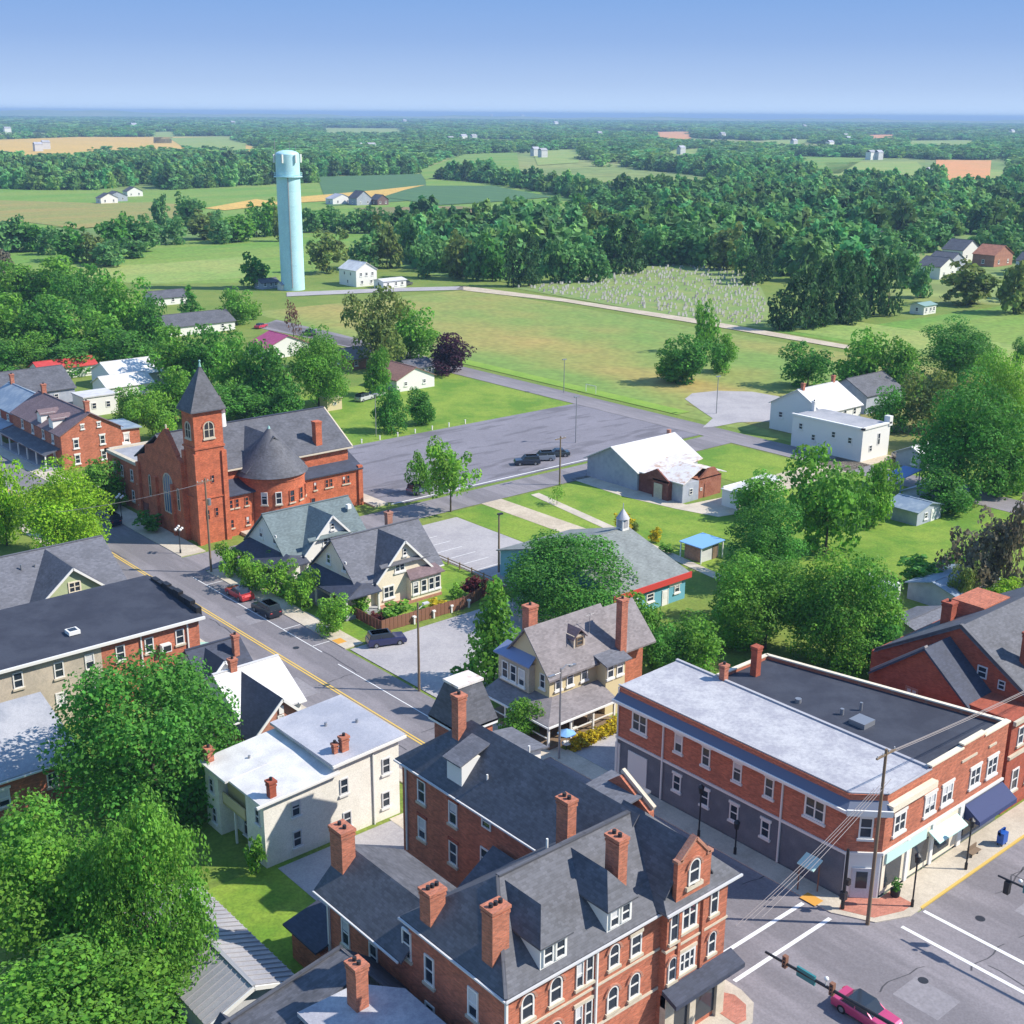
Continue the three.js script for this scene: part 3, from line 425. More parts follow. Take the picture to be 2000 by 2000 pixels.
// ---------------------------------------------------------------- the large brick corner building in front
{
  const T = thing('brick_corner_block', 'large red brick building with slate hip roofs, white dormers and brick gable, bottom centre', 'brick building', 50, -52), B = MT.brick, L = MT.limestone;
  part(T, 'wall', [box(40, 0, -56.2, 53.4, 11, -46.5), box(51.8, 0, -73.2, 58.4, 11, -50), box(40.2, 0, -66, 46.6, 7.8, -56)], B);
  part(T, 'pavilion', [box(53.2, 0, -52, 59.2, 11.2, -45.9)], B, 'projecting brick corner bay');
  // main roof
  const e = 11, r = 15;
  const R = part(T, 'roof', [slab([[39.6, e, -46.1], [55, e, -46.1], [55, r, -51.4], [43.4, r, -51.4]]), slab([[39.6, e, -56.6], [39.6, e, -46.1], [43.4, r, -51.4]]), slab([[55, e, -56.6], [39.6, e, -56.6], [43.4, r, -51.4], [55, r, -51.4]])], MT.slate);
  part(R, 'ridge_cap', [bar4([43.4, r + .02, -51.4], [55, r + .02, -51.4], .35, .12), bar4([39.6, e + .05, -46.1], [43.4, r + .03, -51.4], .22, .08)], MT.slate);
  part(T, 'wing_roof', [slab([[51.4, e, -73.6], [51.4, e, -50.4], [55.2, 15.1, -50.6], [55.2, 15.1, -68.6]]), slab([[59, e, -50.4], [59, e, -73.6], [55.2, 15.1, -68.6], [55.2, 15.1, -50.6]]), slab([[59, e, -73.6], [51.4, e, -73.6], [55.2, 15.1, -68.6]])], MT.slate);
  part(T, 'pavilion_roof', [slab([[52.5, 11.2, -52.4], [52.5, 11.2, -45.4], [55.5, 15.3, -50.4], [55.5, 15.3, -52.4]]), slab([[52.5, 11.2, -45.4], [59.8, 11.2, -45.4], [55.5, 15.3, -50.4]]), slab([[59.8, 11.2, -45.4], [59.8, 11.2, -54], [55.5, 15.3, -52.4], [55.5, 15.3, -50.4]])], MT.slate);
  part(T, 'left_wing_roof', [slab([[39.2, 8, -66.4], [39.2, 8, -56], [42, 10.6, -56], [42, 10.6, -66.4]]), slab([[47, 8, -56], [47, 8, -66.4], [42, 10.6, -66.4], [42, 10.6, -56]])], MT.slate);
  part(T, 'end_gable', plate('S', [[40.2, 7.8], [46.6, 7.8], [42, 10.4]], -65.6, -66), B);
  part(T, 'gutter', gutters([[39.5, e - .12, -46], [53, e - .12, -46], .13], [[39.5, e - .12, -56.6], [39.5, e - .12, -46], .13], [[39.1, 7.9, -66.4], [39.1, 7.9, -56.2], .12], [[51.3, e - .12, -73.6], [51.3, e - .12, -56.4], .13], [[52.5, 11.1, -45.3], [59.9, 11.1, -45.3], .15]), MT.paleStucco);
  part(T, 'downspout', [post(39.9, 0, -46.4, 10.8, .16), post(47.3, 0, -46.36, 10.8, .14), post(51.7, 3, -72.6, 10.8, .13), post(40.1, 0, -66.1, 7.8, .16)], MT.trim);
  // bands of pale stone on the street front
  part(T, 'stone_band', [box(39.9, 7.7, -46.6, 53.2, 7.86, -46.42), box(39.9, 4.6, -46.6, 53.2, 4.8, -46.42), box(53.1, 7.7, -46.2, 59.3, 7.86, -45.82), box(39.9, 10.4, -46.6, 53.2, 10.55, -46.4)], L);
  // brick gable over the bay
  part(T, 'front_gable', [plate('S', [[53.7, 11], [57, 11], [57, 13.9], [56.5, 13.9], [56.5, 14.3], [55.35, 15.5], [54.2, 14.3], [54.2, 14.3], [53.7, 14.3]], -45.7, -46.05)], B);
  part(T, 'gable_coping', [bar4([53.9, 14.42, -45.87], [55.35, 15.62, -45.87], .5, .2), bar4([56.8, 14.02, -45.87], [55.35, 15.62, -45.87], .5, .2), box(53.6, 14.3, -46.1, 54.2, 14.5, -45.62), box(56.5, 13.9, -46.1, 57.1, 14.1, -45.62)], MT.brickPink);
  part(T, 'gable_roof', [slab([[53, 11.9, -51], [53, 11.9, -46], [55.35, 15.2, -46], [55.35, 15.2, -51]], .15), slab([[57.7, 11.9, -46], [57.7, 11.9, -51], [55.35, 15.2, -51], [55.35, 15.2, -46]], .15)], MT.slate);
  win(T, 'S', -45.7, 55.3, 13.2, 1.1, 1.9, { arch: true, sill: L, hood: MT.brickPink }); part(T, 'gable_sill', box(54.5, 11.95, -45.8, 56.1, 12.25, -45.5), L);
  const so = { sill: L, arch: true, hood: MT.brickPink }, sr = { sill: L, lintel: L };
  for (const [u, y, w, h, o] of [[41.6, 9.3, 1.05, 1.9, so], [43.9, 9.35, 1.05, 1.9, so], [45.9, 9.4, .62, 1.9, sr], [46.75, 9.4, .62, 1.9, sr], [48.9, 9.35, .95, 1.75, so], [50.9, 9.15, 1, 1.6, sr], [41.6, 6.1, 1.05, 1.9, so], [43.9, 6.1, 1.05, 1.9, so], [45.9, 6.1, .62, 1.9, sr], [46.75, 6.1, .62, 1.9, sr], [48.9, 6.1, 1, 1.9, so], [50.9, 6.1, 1, 1.9, so]]) win(T, 'S', -46.5, u, y, w, h, o);
  for (const [u, y, w, h, o] of [[53.85, 9.5, .8, 2.3, so], [55.3, 9.8, 1.5, 2.3, { sill: L, lintel: L, mull: 2 }], [57.8, 9.8, .8, 2.3, so], [53.85, 6.2, .8, 1.9, so], [55.3, 6.2, 1.6, 1.6, { sill: L, lintel: L, mull: 3 }], [57.8, 6.4, .8, 1.8, so]]) win(T, 'S', -45.9, u, y, w, h, o);
  part(T, 'bay_pier', [box(54.2, 5, -46, 54.45, 11, -45.75), box(56.55, 5, -46, 56.8, 11, -45.75)], B);
  // shopfront
  part(T, 'shop_canopy', [slab([[53, 4.9, -45.9], [60, 4.9, -45.9], [60, 4.4, -44.6], [53, 4.4, -44.6]].reverse(), .35)], MT.slateDark); part(T, 'shop_front', [box(53.1, 0, -46.1, 54, 4.3, -45.6), box(55.6, 0, -46.1, 56.2, 4.3, -45.6), box(58.4, 0, -46.2, 59.2, 4.3, -45.6), box(53.1, 3.5, -46.1, 59.2, 4.3, -45.65)], L); part(T, 'shop_window', [box(54, .6, -46, 55.6, 3.4, -45.82), box(56.2, .6, -46, 58.4, 3.4, -45.82)], MT.glass);
  // shaded side walls
  for (const [z, y] of [[-70.6, 9.2], [-70.6, 5.9], [-66.6, 9.1], [-66.6, 5.6]]) win(T, 'W', 51.8, z, y, 1.05, 2, { sill: L, lintel: MT.brickDark, frame: MT.white });
  win(T, 'W', 51.8, -62.8, 7, 1, 1.8, { sill: L }); win(T, 'W', 51.8, -62.6, 10.2, 1.1, 1.1, {});
  for (const [z, y, x] of [[-64, 5.3, 40.2], [-60.6, 5.3, 40.2], [-56.4, 8.8, 40], [-54, 8.2, 40], [-49.6, 8.4, 40], [-54, 4.6, 40], [-49.6, 4.6, 40], [-64, 2, 40.2]]) win(T, 'W', x, z, y, 1, 2.1, { sill: L, frame: MT.white });
  // dormers
  for (const [cx, yb] of [[43.7, 11.3], [49.3, 11.3]]) {
    const D = part(T, 'dormer', [box(cx - 1.1, yb - .1, -50.4, cx + 1.1, yb + 1.75, -46.5)], MT.white), y = yb + 1.75;
    part(D, 'dormer_roof', [slab([[cx - 1.35, y, -46.2], [cx + 1.35, y, -46.2], [cx, y + 1.7, -47.7]], .12), slab([[cx - 1.35, y, -51], [cx - 1.35, y, -46.2], [cx, y + 1.7, -47.7], [cx, y + 1.7, -51.2]], .12), slab([[cx + 1.35, y, -46.2], [cx + 1.35, y, -51], [cx, y + 1.7, -51.2], [cx, y + 1.7, -47.7]], .12)], MT.slate);
    for (const k of [-.5, .5]) win(T, 'S', -46.48, cx + k, yb + .85, .82, 1.3, { frame: MT.white });
  }
  // the pale dormer on the rear wing
  { const D = part(T, 'dormer', [box(52, 11.6, -67.6, 54.6, 13.6, -65.8)], MT.white); part(D, 'dormer_roof', slab([[51.7, 13.5, -67.8], [51.7, 13.5, -65.6], [55, 14.6, -65.6], [55, 14.6, -67.8]], .12), MT.shingleGrey); }
  // cross gable behind, with pale coping
  part(T, 'rear_gable_roof', [slab([[56, 13.6, -57.6], [56, 13.6, -53.6], [59.6, 13.9, -53.6], [59.6, 13.9, -57.6]], .15)], MT.shingleGrey); part(T, 'rear_gable_coping', [bar4([58.9, 14.9, -55.8], [58.9, 13.2, -52.6], .3, .35)], L); part(T, 'rear_gable', plate('W', [[-57.8, 11], [-52.6, 11], [-52.6, 13], [-55.6, 14.7], [-57.8, 13]], 58.4, 58.9), B);
  chimney(T, 41.2, -65.6, 7.8, 12.4, 1.1, 1.5, MT.chimney, 2); chimney(T, 40.6, -54.4, 10.6, 13.6, 1.2, 1.1, MT.chimney, 3); chimney(T, 40.9, -48.6, 11.2, 15.3, 1.3, 1, MT.chimney, 3); chimney(T, 50.7, -48.3, 12.6, 16.2, .8, 1.2, MT.chimney, 2); chimney(T, 50.9, -53.2, 13, 16.6, .8, 1.1, MT.chimney, 2);
  part(T, 'vent_pipe', [cyl(47.9, 14.6, -51.8, .08, 1, 6), cyl(56.6, 13.6, -63.4, .09, .9, 6), cyl(53, 12, -64, .08, 1.1, 6)], MT.white);
  // mansard stair tower at the far corner, with a white cheeked dormer beside it
  { const a = [55, -73.9, 58.9, -69.8], b = [55.6, -72.4, 57.9, -70.7], e = 13.6, t = 17; part(T, 'tower_wall', box(55.3, 10.6, -73.5, 58.6, e, -70.1), B); part(T, 'tower_cornice', box(a[0], e - .4, a[1], a[2], e - .02, a[3]), MT.white);
    const R2 = part(T, 'tower_roof', [slab([[a[0], e, a[3]], [a[2], e, a[3]], [b[2], t, b[3]], [b[0], t, b[3]]], .2), slab([[a[0], e, a[1]], [a[0], e, a[3]], [b[0], t, b[3]], [b[0], t, b[1]]], .2), slab([[a[2], e, a[3]], [a[2], e, a[1]], [b[2], t, b[1]], [b[2], t, b[3]]], .2), slab([[a[2], e, a[1]], [a[0], e, a[1]], [b[0], t, b[1]], [b[2], t, b[1]]], .2)], MT.slate, 'dark mansard tower roof'); part(R2, 'tower_top', box(b[0] - .15, t - .1, b[1] - .15, b[2] + .15, t + .1, b[3] + .15), MT.rustRoof);
    const D = part(T, 'side_dormer', box(56.8, 10.4, -69.4, 60, 12.2, -65.8), MT.white); part(D, 'dormer_roof', slab([[56.4, 12.9, -69.8], [60.4, 12.3, -69.8], [60.4, 12.3, -65.4], [56.4, 12.9, -65.4]], .14), MT.shingleGrey);
    chimney(T, 54.3, -69, 12.6, 17.2, .8, .8, MT.chimney, 1); }
  // low flat roofs of the court
  part(T, 'court_roof', [box(46.7, 0, -63, 51.7, 3.6, -56.6)], MT.tar); part(T, 'court_hatch', [slab([[47.6, 6.6, -61.4], [51.4, 9, -61.4], [51.4, 9, -57], [47.6, 6.6, -57]], .2)], MT.slate); part(T, 'court_gable', plate('S', [[47.6, 3.4], [51.4, 3.4], [51.4, 8.7], [47.6, 6.4]], -61.3, -61.5), MT.paleStucco);
  // lean-to against the left wing
  part(T, 'lean_to', [box(39.4, 0, -70.2, 41.8, 2.6, -66.1)], B); part(T, 'lean_to_roof', slab([[38.9, 3, -70.6], [38.9, 3, -66.1], [42, 3.7, -66.1], [42, 3.7, -70.6]], .15), MT.slateDark);
}
// ---------------------------------------------------------------- grey roofed building at the bottom edge
{
  const T = thing('slate_roof_house', 'low slate roofed house with pale gravel roof patch and red chimney, bottom edge', 'house', 34, -57), S = MT.paleStucco;
  part(T, 'wall', [box(29.6, 0, -60.6, 39.4, 5.2, -48)], S); const R = part(T, 'roof', [slab([[28.9, 5.6, -60.9], [28.9, 5.6, -56.6], [38, 6.9, -58.6], [38, 6.9, -60.9]].reverse()), slab([[29, 5.6, -57], [29, 5.6, -46], [35.2, 6.5, -46], [35.2, 6.5, -57.6]]), slab([[40.4, 4.9, -46], [40.4, 4.9, -60.9], [37.6, 7.2, -60.9], [38.4, 6.2, -46]]), slab([[28.9, 5.4, -60.9], [28.9, 5.4, -57], [37.8, 7.1, -58], [37.8, 7.1, -60.9]])], MT.slate);
  part(T, 'gravel_roof', slab([[32.4, 6.75, -57.6], [32.4, 6.75, -46], [38.7, 6.95, -46], [38.7, 6.95, -54.9], [36.6, 6.95, -57.3]], .3), MT.gravelRoof);
  chimney(T, 35.6, -55.6, 5.6, 9.8, .9, 1.1, MT.chimney, 2); part(R, 'ridge_cap', bar4([28.9, 5.7, -60.8], [37.8, 7.2, -60.8], .3, .1), MT.slate);
  const D = part(T, 'dormer', box(28.2, 0, -61.6, 30.2, 4.6, -57), S); part(D, 'dormer_roof', gableZ(28.2, 30.4, -61.6, -55, 4.5, 5.8, .2, .12), MT.slateDark);
}
// ---------------------------------------------------------------- metal shed
{
  const T = thing('metal_roof_shed', 'long low shed with ribbed pale metal roof behind the bottom left trees', 'shed', 33.5, -70);
  part(T, 'wall', [box(30.2, 0, -79.4, 36.4, 2.6, -65.4), gableWallS(30.2, 36.4, -65.4, .2, 2.6, 3.6)], MT.paleStucco);
  const R = part(T, 'roof', gableZ(30.2, 36.4, -79.4, -65.3, 2.7, 3.9, .5, .12), MT.ribMetal);
  for (const s of [-1, 1]) { const xe = 33.3 + s * 3.6; seams(R, [xe, 2.55, -79.7], [xe, 2.55, -64.9], [33.3, 3.9, -79.7], [33.3, 3.9, -64.9], 24, MT.ribMetal, .06); }
  part(R, 'ridge_cap', bar4([33.3, 3.95, -79.9], [33.3, 3.95, -64.8], .3, .08), MT.greyRoof); part(T, 'fascia', [bar4([30, 2.5, -64.75], [33.3, 3.75, -64.75], .1, .3), bar4([36.7, 2.5, -64.75], [33.3, 3.75, -64.75], .1, .3)], MT.white);
}
// ---------------------------------------------------------------- white two storey building with pale roof
{
  const T = thing('white_stucco_building', 'white two storey stucco building with flat pale silver roof beside the round tree', 'building', 50, -86), o = { frame: MT.paleStucco, sill: MT.trim };
  part(T, 'wall', [box(43.4, 0, -91, 50.6, 6.1, -88.6), box(45, 0, -88.6, 50.6, 6.1, -84.6), box(43.8, 0, -84.6, 50.6, 6.1, -81.6)], MT.stucco, 'cream stucco rear part'); part(T, 'street_wall', box(50.6, 0, -91.2, 57.4, 7.4, -81.6), MT.stucco);
  part(T, 'roof', [slab([[43, 6.3, -91.3], [43, 6.3, -86.5], [51, 6.9, -86.5], [51, 6.9, -91.3]], .2), slab([[43.4, 6.25, -86.5], [43.4, 6.25, -81.2], [51, 6.7, -81.2], [51, 6.9, -86.5]], .2)], MT.whiteRoof);
  part(T, 'street_roof', [slab([[50.3, 7.5, -91.5], [50.3, 7.5, -81.2], [57.9, 7.9, -81.2], [57.9, 7.9, -91.5]], .25)], MT.silverRoof); part(T, 'cornice', gutters([[43, 6.15, -81.2], [51, 6.55, -81.2], .2], [[50.3, 7.3, -81.15], [57.9, 7.7, -81.15], .22]), MT.white);
  for (const [u, y] of [[46.8, 4.6], [51.6, 4.9], [46.8, 1.7], [51.8, 1.6], [56, 5.3], [55.9, 2]]) win(T, 'S', -81.6, u, y, .85, 1.5, o);
  win(T, 'W', 43.4, -89.8, 4.4, .8, 1.4, o); win(T, 'W', 43.4, -89.6, 1.6, .8, 1.5, o); win(T, 'W', 43.8, -82.6, 4.5, .7, 1.4, o); win(T, 'W', 43.8, -82.6, 1.6, .7, 1.5, o); win(T, 'W', 45, -86.6, 1.2, 1.6, 2.2, { ...o, glass: MT.dark });
  part(T, 'porch', [box(43.7, 3.1, -88.5, 45, 3.3, -84.7), box(44.2, 3.3, -88.4, 45, 5.9, -84.8)], plain(.42, .36, .17)); part(T, 'porch_rail', [box(43.7, 3.3, -88.5, 43.8, 4.2, -84.7)], MT.yellow); part(T, 'porch_post', [post(43.8, 0, -86.6, 3.1)], MT.white);
  chimney(T, 43.7, -90.6, 5.8, 7.4, .6, .8, MT.chimney, 1); chimney(T, 44.8, -81.9, 5.8, 7.6, .6, .6, MT.brickDark, 1); chimney(T, 52.4, -82.6, 7.4, 8.8, .7, .5, MT.chimney, 1); chimney(T, 51.6, -82.8, 7.4, 8.3, .4, .4, MT.chimney, 1);
  part(T, 'downspout', post(54.6, 0, -81.5, 7, .13), MT.trim); part(T, 'roof_vent', [cyl(46.4, 6.4, -88.4, .12, .4, 8), cyl(56, 7.8, -86, .14, .3, 8), cyl(53.6, 7.7, -87.4, .14, .3, 8)], MT.steel);
}
// ---------------------------------------------------------------- gabled brick house beside the street
{
  const T = thing('gabled_brick_house', 'small brick house with dark gable roof and a bright white roof slope beside the street', 'house', 55, -101);
  crossHouse(T, { x0: 51.6, x1: 58.2, zn: -108.8, zs: -99.4, ye: 4.6, yr: 7.4, cx0: 50.9, cx1: 57.3, cz: -96.1, cye: 4, cyr: 7.1, wall: MT.white, gable: MT.brickPink, roof: MT.whiteRoof, roof2: MT.slateDark });
  chimney(T, 53.4, -104, 6, 8.3, .7, .6, MT.chimney, 1); win(T, 'S', -96.1, 54, 4.6, .7, 1.3, { sill: MT.white, frame: MT.white }); part(T, 'white_vent', box(53.8, 5.4, -96.1, 54.3, 6.2, -95.95), MT.white);
  const U = thing('dark_gable_house', 'small dark gabled house with brick chimney between the long dark roof and white roof slope', 'house', 55, -112.5);
  crossHouse(U, { x0: 53.4, x1: 59, zn: -116.4, zs: -111, ye: 4.2, yr: 6.2, cx0: 53, cx1: 57.4, cz: -109.6, cye: 3.8, cyr: 6, wall: MT.white, roof: MT.slateDark, roof2: MT.tar }); chimney(U, 58, -112, 4.8, 7, .6, .6, MT.chimney, 1);
  const A = thing('green_awning', 'faded green awning roof at the street end of the long dark roof', 'awning', 58.4, -118.6); part(A, 'cloth', slab([[57.2, 3.6, -121], [57.2, 3.6, -116.6], [60.4, 2.6, -116.6], [60.4, 2.6, -121]], .1), plain(.3, .48, .4)); part(A, 'frame', [post(60.2, 0, -116.8, 2.6, .08), post(60.2, 0, -120.8, 2.6, .08)], MT.iron);
}
// ---------------------------------------------------------------- long building with black roof
{
  const T = thing('long_black_roof_building', 'long building with flat black roof and tan and brick wall beside the round tree', 'building', 45, -124), z = -117.4;
  part(T, 'wall', [box(20, 0, -130, 45.6, 7.7, z)], MT.tan, 'tan stucco rear part'); part(T, 'brick_wall', [box(45.6, 0, -130, 56.6, 7.7, z)], MT.brick);
  part(T, 'roof', slab([[20, 8, -117], [57, 8, -117], [57, 8.9, -130.4], [20, 8.9, -130.4]], .35), MT.tar);
  part(T, 'gutter', gutters([[20, 7.85, -116.85], [57.1, 7.85, -116.85], .28]), MT.trim);
  for (let i = 0; i < 9; i++) part(T, 'parapet_step', box(56.7, 7.4, -130.4 + i * 1.4, 57.3, 8.6 + .55 * Math.sin(Math.PI * (i + .5) / 9) + (i % 2) * .18, -129.1 + i * 1.4), MT.black);
  const S = part(T, 'skylight', box(43.5, 8.3, -121.3, 44.7, 8.7, -120.1), MT.white); part(S, 'skylight_glass', box(43.7, 8.7, -121.1, 44.5, 8.74, -120.3), MT.glass);
  for (const [u, y] of [[37, 6.3], [41.1, 6.2], [44.3, 6.2], [47.6, 6.2], [50.8, 6.2], [54.3, 6.2]]) win(T, 'S', z, u, y, 1, 1.7, { sill: MT.limestone });
  for (const [u, y] of [[37, 3], [41, 3], [44.4, 3]]) win(T, 'S', z, u, y, 1.1, 1.5, { glass: MT.paleStucco, sill: MT.white });
  const A = part(T, 'air_conditioner', box(51.9, 5.1, -117.3, 53, 6, -116.7), MT.white); part(A, 'grille', box(52.1, 5.25, -116.7, 52.9, 5.85, -116.66), MT.dark); part(T, 'downspout', [post(55.2, 0, -117.3, 7.6, .15), post(49.9, 0, -117.3, 7.6, .15)], MT.trim);
}
{
  const T = thing('slate_lean_building', 'low brick building with pale slate roof at the left edge under the round tree', 'building', 31, -108);
  part(T, 'wall', [box(12, 0, -112.6, 37, 3.8, -103.6)], MT.brick); part(T, 'roof', slab([[12, 3.9, -103.1], [37.5, 3.9, -103.1], [37.5, 6.6, -112.8], [12, 6.6, -112.8]], .2), MT.greyRoof); part(T, 'end_wall', [plate('W', [[-112.6, 3.7], [-103.6, 3.7], [-112.6, 6.3]], 36.7, 37), plate('W', [[-112.6, 3.7], [-103.6, 3.7], [-112.6, 6.3]], 12, 12.3)], MT.brick);
  win(T, 'S', -103.6, 30.2, 1.9, 1.1, 1.7, { sill: MT.limestone, lintel: MT.white }); win(T, 'S', -103.6, 34.6, 2.2, 1, 1.4, { sill: MT.limestone }); part(T, 'gutter', gutters([[12, 3.7, -103], [37.5, 3.7, -103], .16]), MT.trim);
}
{
  const T = thing('green_gable_house', 'grey roofed house with a sage green front gable left of the street', 'house', 49, -141);
  crossHouse(T, { x0: 41, x1: 57.6, zn: -152, zs: -138.4, ye: 5.4, yr: 9.6, cx0: 45.8, cx1: 55.6, cz: -136.9, cye: 5.4, cyr: 9.5, wall: MT.sage, gable: MT.sage, roof: MT.shingleGrey, roof2: MT.slate });
  win(T, 'S', -136.9, 50.8, 7, 1.5, 1.4, { mull: 2, frame: MT.cream, sill: MT.cream }); win(T, 'S', -136.9, 49.4, 2.4, 1, 1.6, { frame: MT.cream }); win(T, 'S', -136.9, 53, 2.4, 1, 1.6, { frame: MT.cream }); chimney(T, 44, -146.4, 8.6, 10.6, .8, .7); part(T, 'roof_vent', [cyl(47, 8.3, -143, .12, .6, 6), cyl(48.6, 8, -143, .1, .6, 6)], MT.steel);
}
// ---------------------------------------------------------------- brick shop building on the corner
{
  const T = thing('brick_shop_block', 'two storey brick corner shop building with pale flat roof and black flat roof', 'shop building', 86, -60), B = MT.brick;
  const fp = [[77, -73.8], [77, -48.4], [79.1, -46.4], [97.5, -46.4], [92.6, -69], [85, -69], [85, -74]];
  part(T, 'wall', prism(fp, 4.3, 9.35), B); part(T, 'ground_floor', prism([[77.04, -73.8], [77.04, -48.42], [79.12, -46.44], [97.46, -46.44], [92.56, -68.96], [84.96, -68.96], [84.96, -73.96]], 0, 4.1), MT.greyStucco, 'grey rendered ground floor'); part(T, 'white_band', prism([[76.85, -73.9], [76.85, -48.3], [79.05, -46.22], [97.6, -46.22], [92.7, -69.1], [85.1, -69.1], [85.1, -74.1]], 4.1, 4.32), MT.trim);
  part(T, 'pale_roof', prism([[77.2, -73.7], [77.2, -48.5], [79.2, -46.6], [85.2, -46.6], [85.2, -74]], 9.35, 9.55), MT.gravelRoof); part(T, 'black_roof', prism([[85.2, -68.8], [85.2, -46.7], [97.2, -46.7], [92.4, -68.8]], 9.2, 9.42), MT.tar);
  part(T, 'roof_edge', [bar4([77, 9.58, -73.8], [77, 9.58, -48.4], .2, .1), bar4([77, 9.58, -48.4], [79.1, 9.58, -46.4], .2, .1), bar4([79.1, 9.58, -46.4], [85.2, 9.58, -46.4], .2, .1), bar4([85.2, 9.6, -74.1], [85.2, 9.6, -46.6], .3, .2)], MT.gravelRoof);
  part(T, 'parapet', [box(85.2, 9.3, -46.7, 90, 9.75, -46.38), box(90, 9.3, -46.7, 93.4, 10.05, -46.38), box(93.4, 9.3, -46.7, 97.5, 9.75, -46.38), bar4([97.4, 9.5, -46.6], [92.5, 9.5, -69], .3, .5), bar4([85.2, 9.5, -68.9], [92.5, 9.5, -68.9], .3, .5)], B); part(T, 'parapet_cap', [box(85.1, 9.75, -46.8, 90, 9.9, -46.28), box(89.9, 10.05, -46.8, 93.5, 10.2, -46.28), box(93.4, 9.75, -46.8, 97.6, 9.9, -46.28), bar4([97.35, 9.82, -46.6], [92.5, 9.82, -69], .4, .13), bar4([85.2, 9.82, -68.9], [92.5, 9.82, -68.9], .4, .13)], MT.cream);
  // sloped ledge with white edge along the side street
  part(T, 'pent_ledge', [slab([[76.3, 8.3, -73.8], [76.3, 8.3, -48.1], [77.05, 8.95, -48.4], [77.05, 8.95, -73.8]], .15), slab([[76.3, 8.3, -48.1], [78.8, 8.3, -45.7], [79.15, 8.95, -46.38], [77.05, 8.95, -48.4]], .15)], plain(.12, .145, .21, .7)); part(T, 'ledge_edge', [bar4([76.25, 8.2, -73.9], [76.25, 8.2, -48.1], .16, .26), bar4([76.25, 8.2, -48.1], [78.8, 8.2, -45.6], .16, .5)], MT.white);
  part(T, 'shop_cornice', box(78.9, 8.2, -46.3, 85.3, 8.75, -45.7), MT.cream);
  const o = { frame: MT.white, sill: MT.trim, lintel: MT.trim };
  win(T, 'W', 77, -71, 6.7, 1.9, 1.9, { ...o, mull: 2 }); for (const z of [-66.2, -63, -59.5, -56.1]) win(T, 'W', 77, z, 6.6, .95, 1.8, o); win(T, 'W', 77, -51.5, 6.7, 2, 1.9, { ...o, mull: 2 }); win(T, 'C', [78.05, -47.4], 0, 6.5, 1.1, 1.9, o);
  for (const z of [-66.2, -62.9, -59.6, -56.2]) win(T, 'W', 77.04, z, 2.6, .95, 1.6, o); part(T, 'garage_door', box(76.95, 0, -72.3, 77.1, 3.4, -69.9), MT.trim); part(T, 'side_panel', box(76.96, 0, -74, 77.1, 3.6, -73.4), MT.trim);
  part(T, 'downspout', [post(76.9, .2, -68, 8.2, .14), post(76.9, .2, -54.7, 8.2, .14), post(76.9, .2, -73.7, 9.4, .12)], MT.trim);
  for (const u of [81.2, 85.6, 88.2, 92.6, 95.4]) win(T, 'S', -46.4, u, 6.2, 1.7, 1.8, { ...o, mull: 2 }); part(T, 'brick_panel', [box(85, 8, -46.5, 86.3, 8.2, -46.3), box(90, 8.4, -46.5, 92.4, 8.6, -46.3), box(94.4, 8.3, -46.5, 95.6, 8.5, -46.3)], MT.limestone);
  // shop fronts
  part(T, 'shop_front', [box(79.3, .3, -46.46, 90.6, 4.1, -46.35)], MT.cream); part(T, 'shop_window', [box(79.8, .8, -46.4, 82, 3, -46.3), box(83.6, .8, -46.4, 86, 3, -46.3), box(87, .8, -46.4, 89.4, 3, -46.3), box(91.6, .8, -46.4, 96.6, 3, -46.3)], MT.glass); part(T, 'shop_sign', [box(79.6, 3.1, -46.36, 85.4, 4, -46.2)], MT.mint); part(T, 'shop_awning', slab([[85.8, 3.6, -46.3], [90.2, 3.6, -46.3], [90.2, 3, -45.2], [85.8, 3, -45.2]], .1), MT.mint);
  part(T, 'pilaster', [box(82.6, .2, -46.44, 83, 4.1, -46.22), box(86.3, .2, -46.44, 86.7, 4.1, -46.22), box(90.6, .2, -46.44, 91.2, 4.1, -46.2)], MT.white);
  const D = part(T, 'corner_entrance', prism([[77, -48.34], [77.12, -48.2], [79, -46.42], [79.1, -46.36], [78.9, -46.7], [77.4, -48.3]], .1, 4.1), MT.trim); { const d = mesh('door', memo('cd', () => box(-.8, 0, -.05, .8, 2.7, .1)), MT.paleStucco, T); d.position.set(78 - 86, .2, -47.32 + 60); d.rotation.y = turn.C; const q = mesh('door_glass', memo('cdg', () => box(-.45, .9, .1, .45, 2.4, .13)), MT.glass, d); }
  chimney(T, 88.6, -67.2, 9.2, 12.2, .7, .7, MT.brickDark, 0); chimney(T, 85.3, -68.3, 9.4, 10.9, .6, .6, MT.chimney, 1); part(T, 'roof_vent', [cyl(88, 9.4, -57, .18, .6, 8), cyl(90, 9.4, -56.4, .14, .8, 8), cyl(87, 9.4, -61, .3, .4, 8), box(87, 9.4, -55.6, 88.6, 9.9, -54)], MT.steel);
  const A = thing('navy_awning', 'navy blue fabric awning over the right hand shop front', 'awning', 94.5, -45.6); part(A, 'cloth', [slab([[91.4, 3.9, -46.3], [97.6, 3.9, -46.3], [97.6, 2.9, -44.8], [91.4, 2.9, -44.8]], .08), box(91.4, 2.5, -44.84, 97.6, 2.9, -44.78)], MT.navyCloth); part(A, 'end_panel', [plate('W', [[-46.3, 2.6], [-44.8, 2.6], [-44.8, 2.85], [-46.3, 3.8]], 91.38, 91.42)], MT.navyCloth);
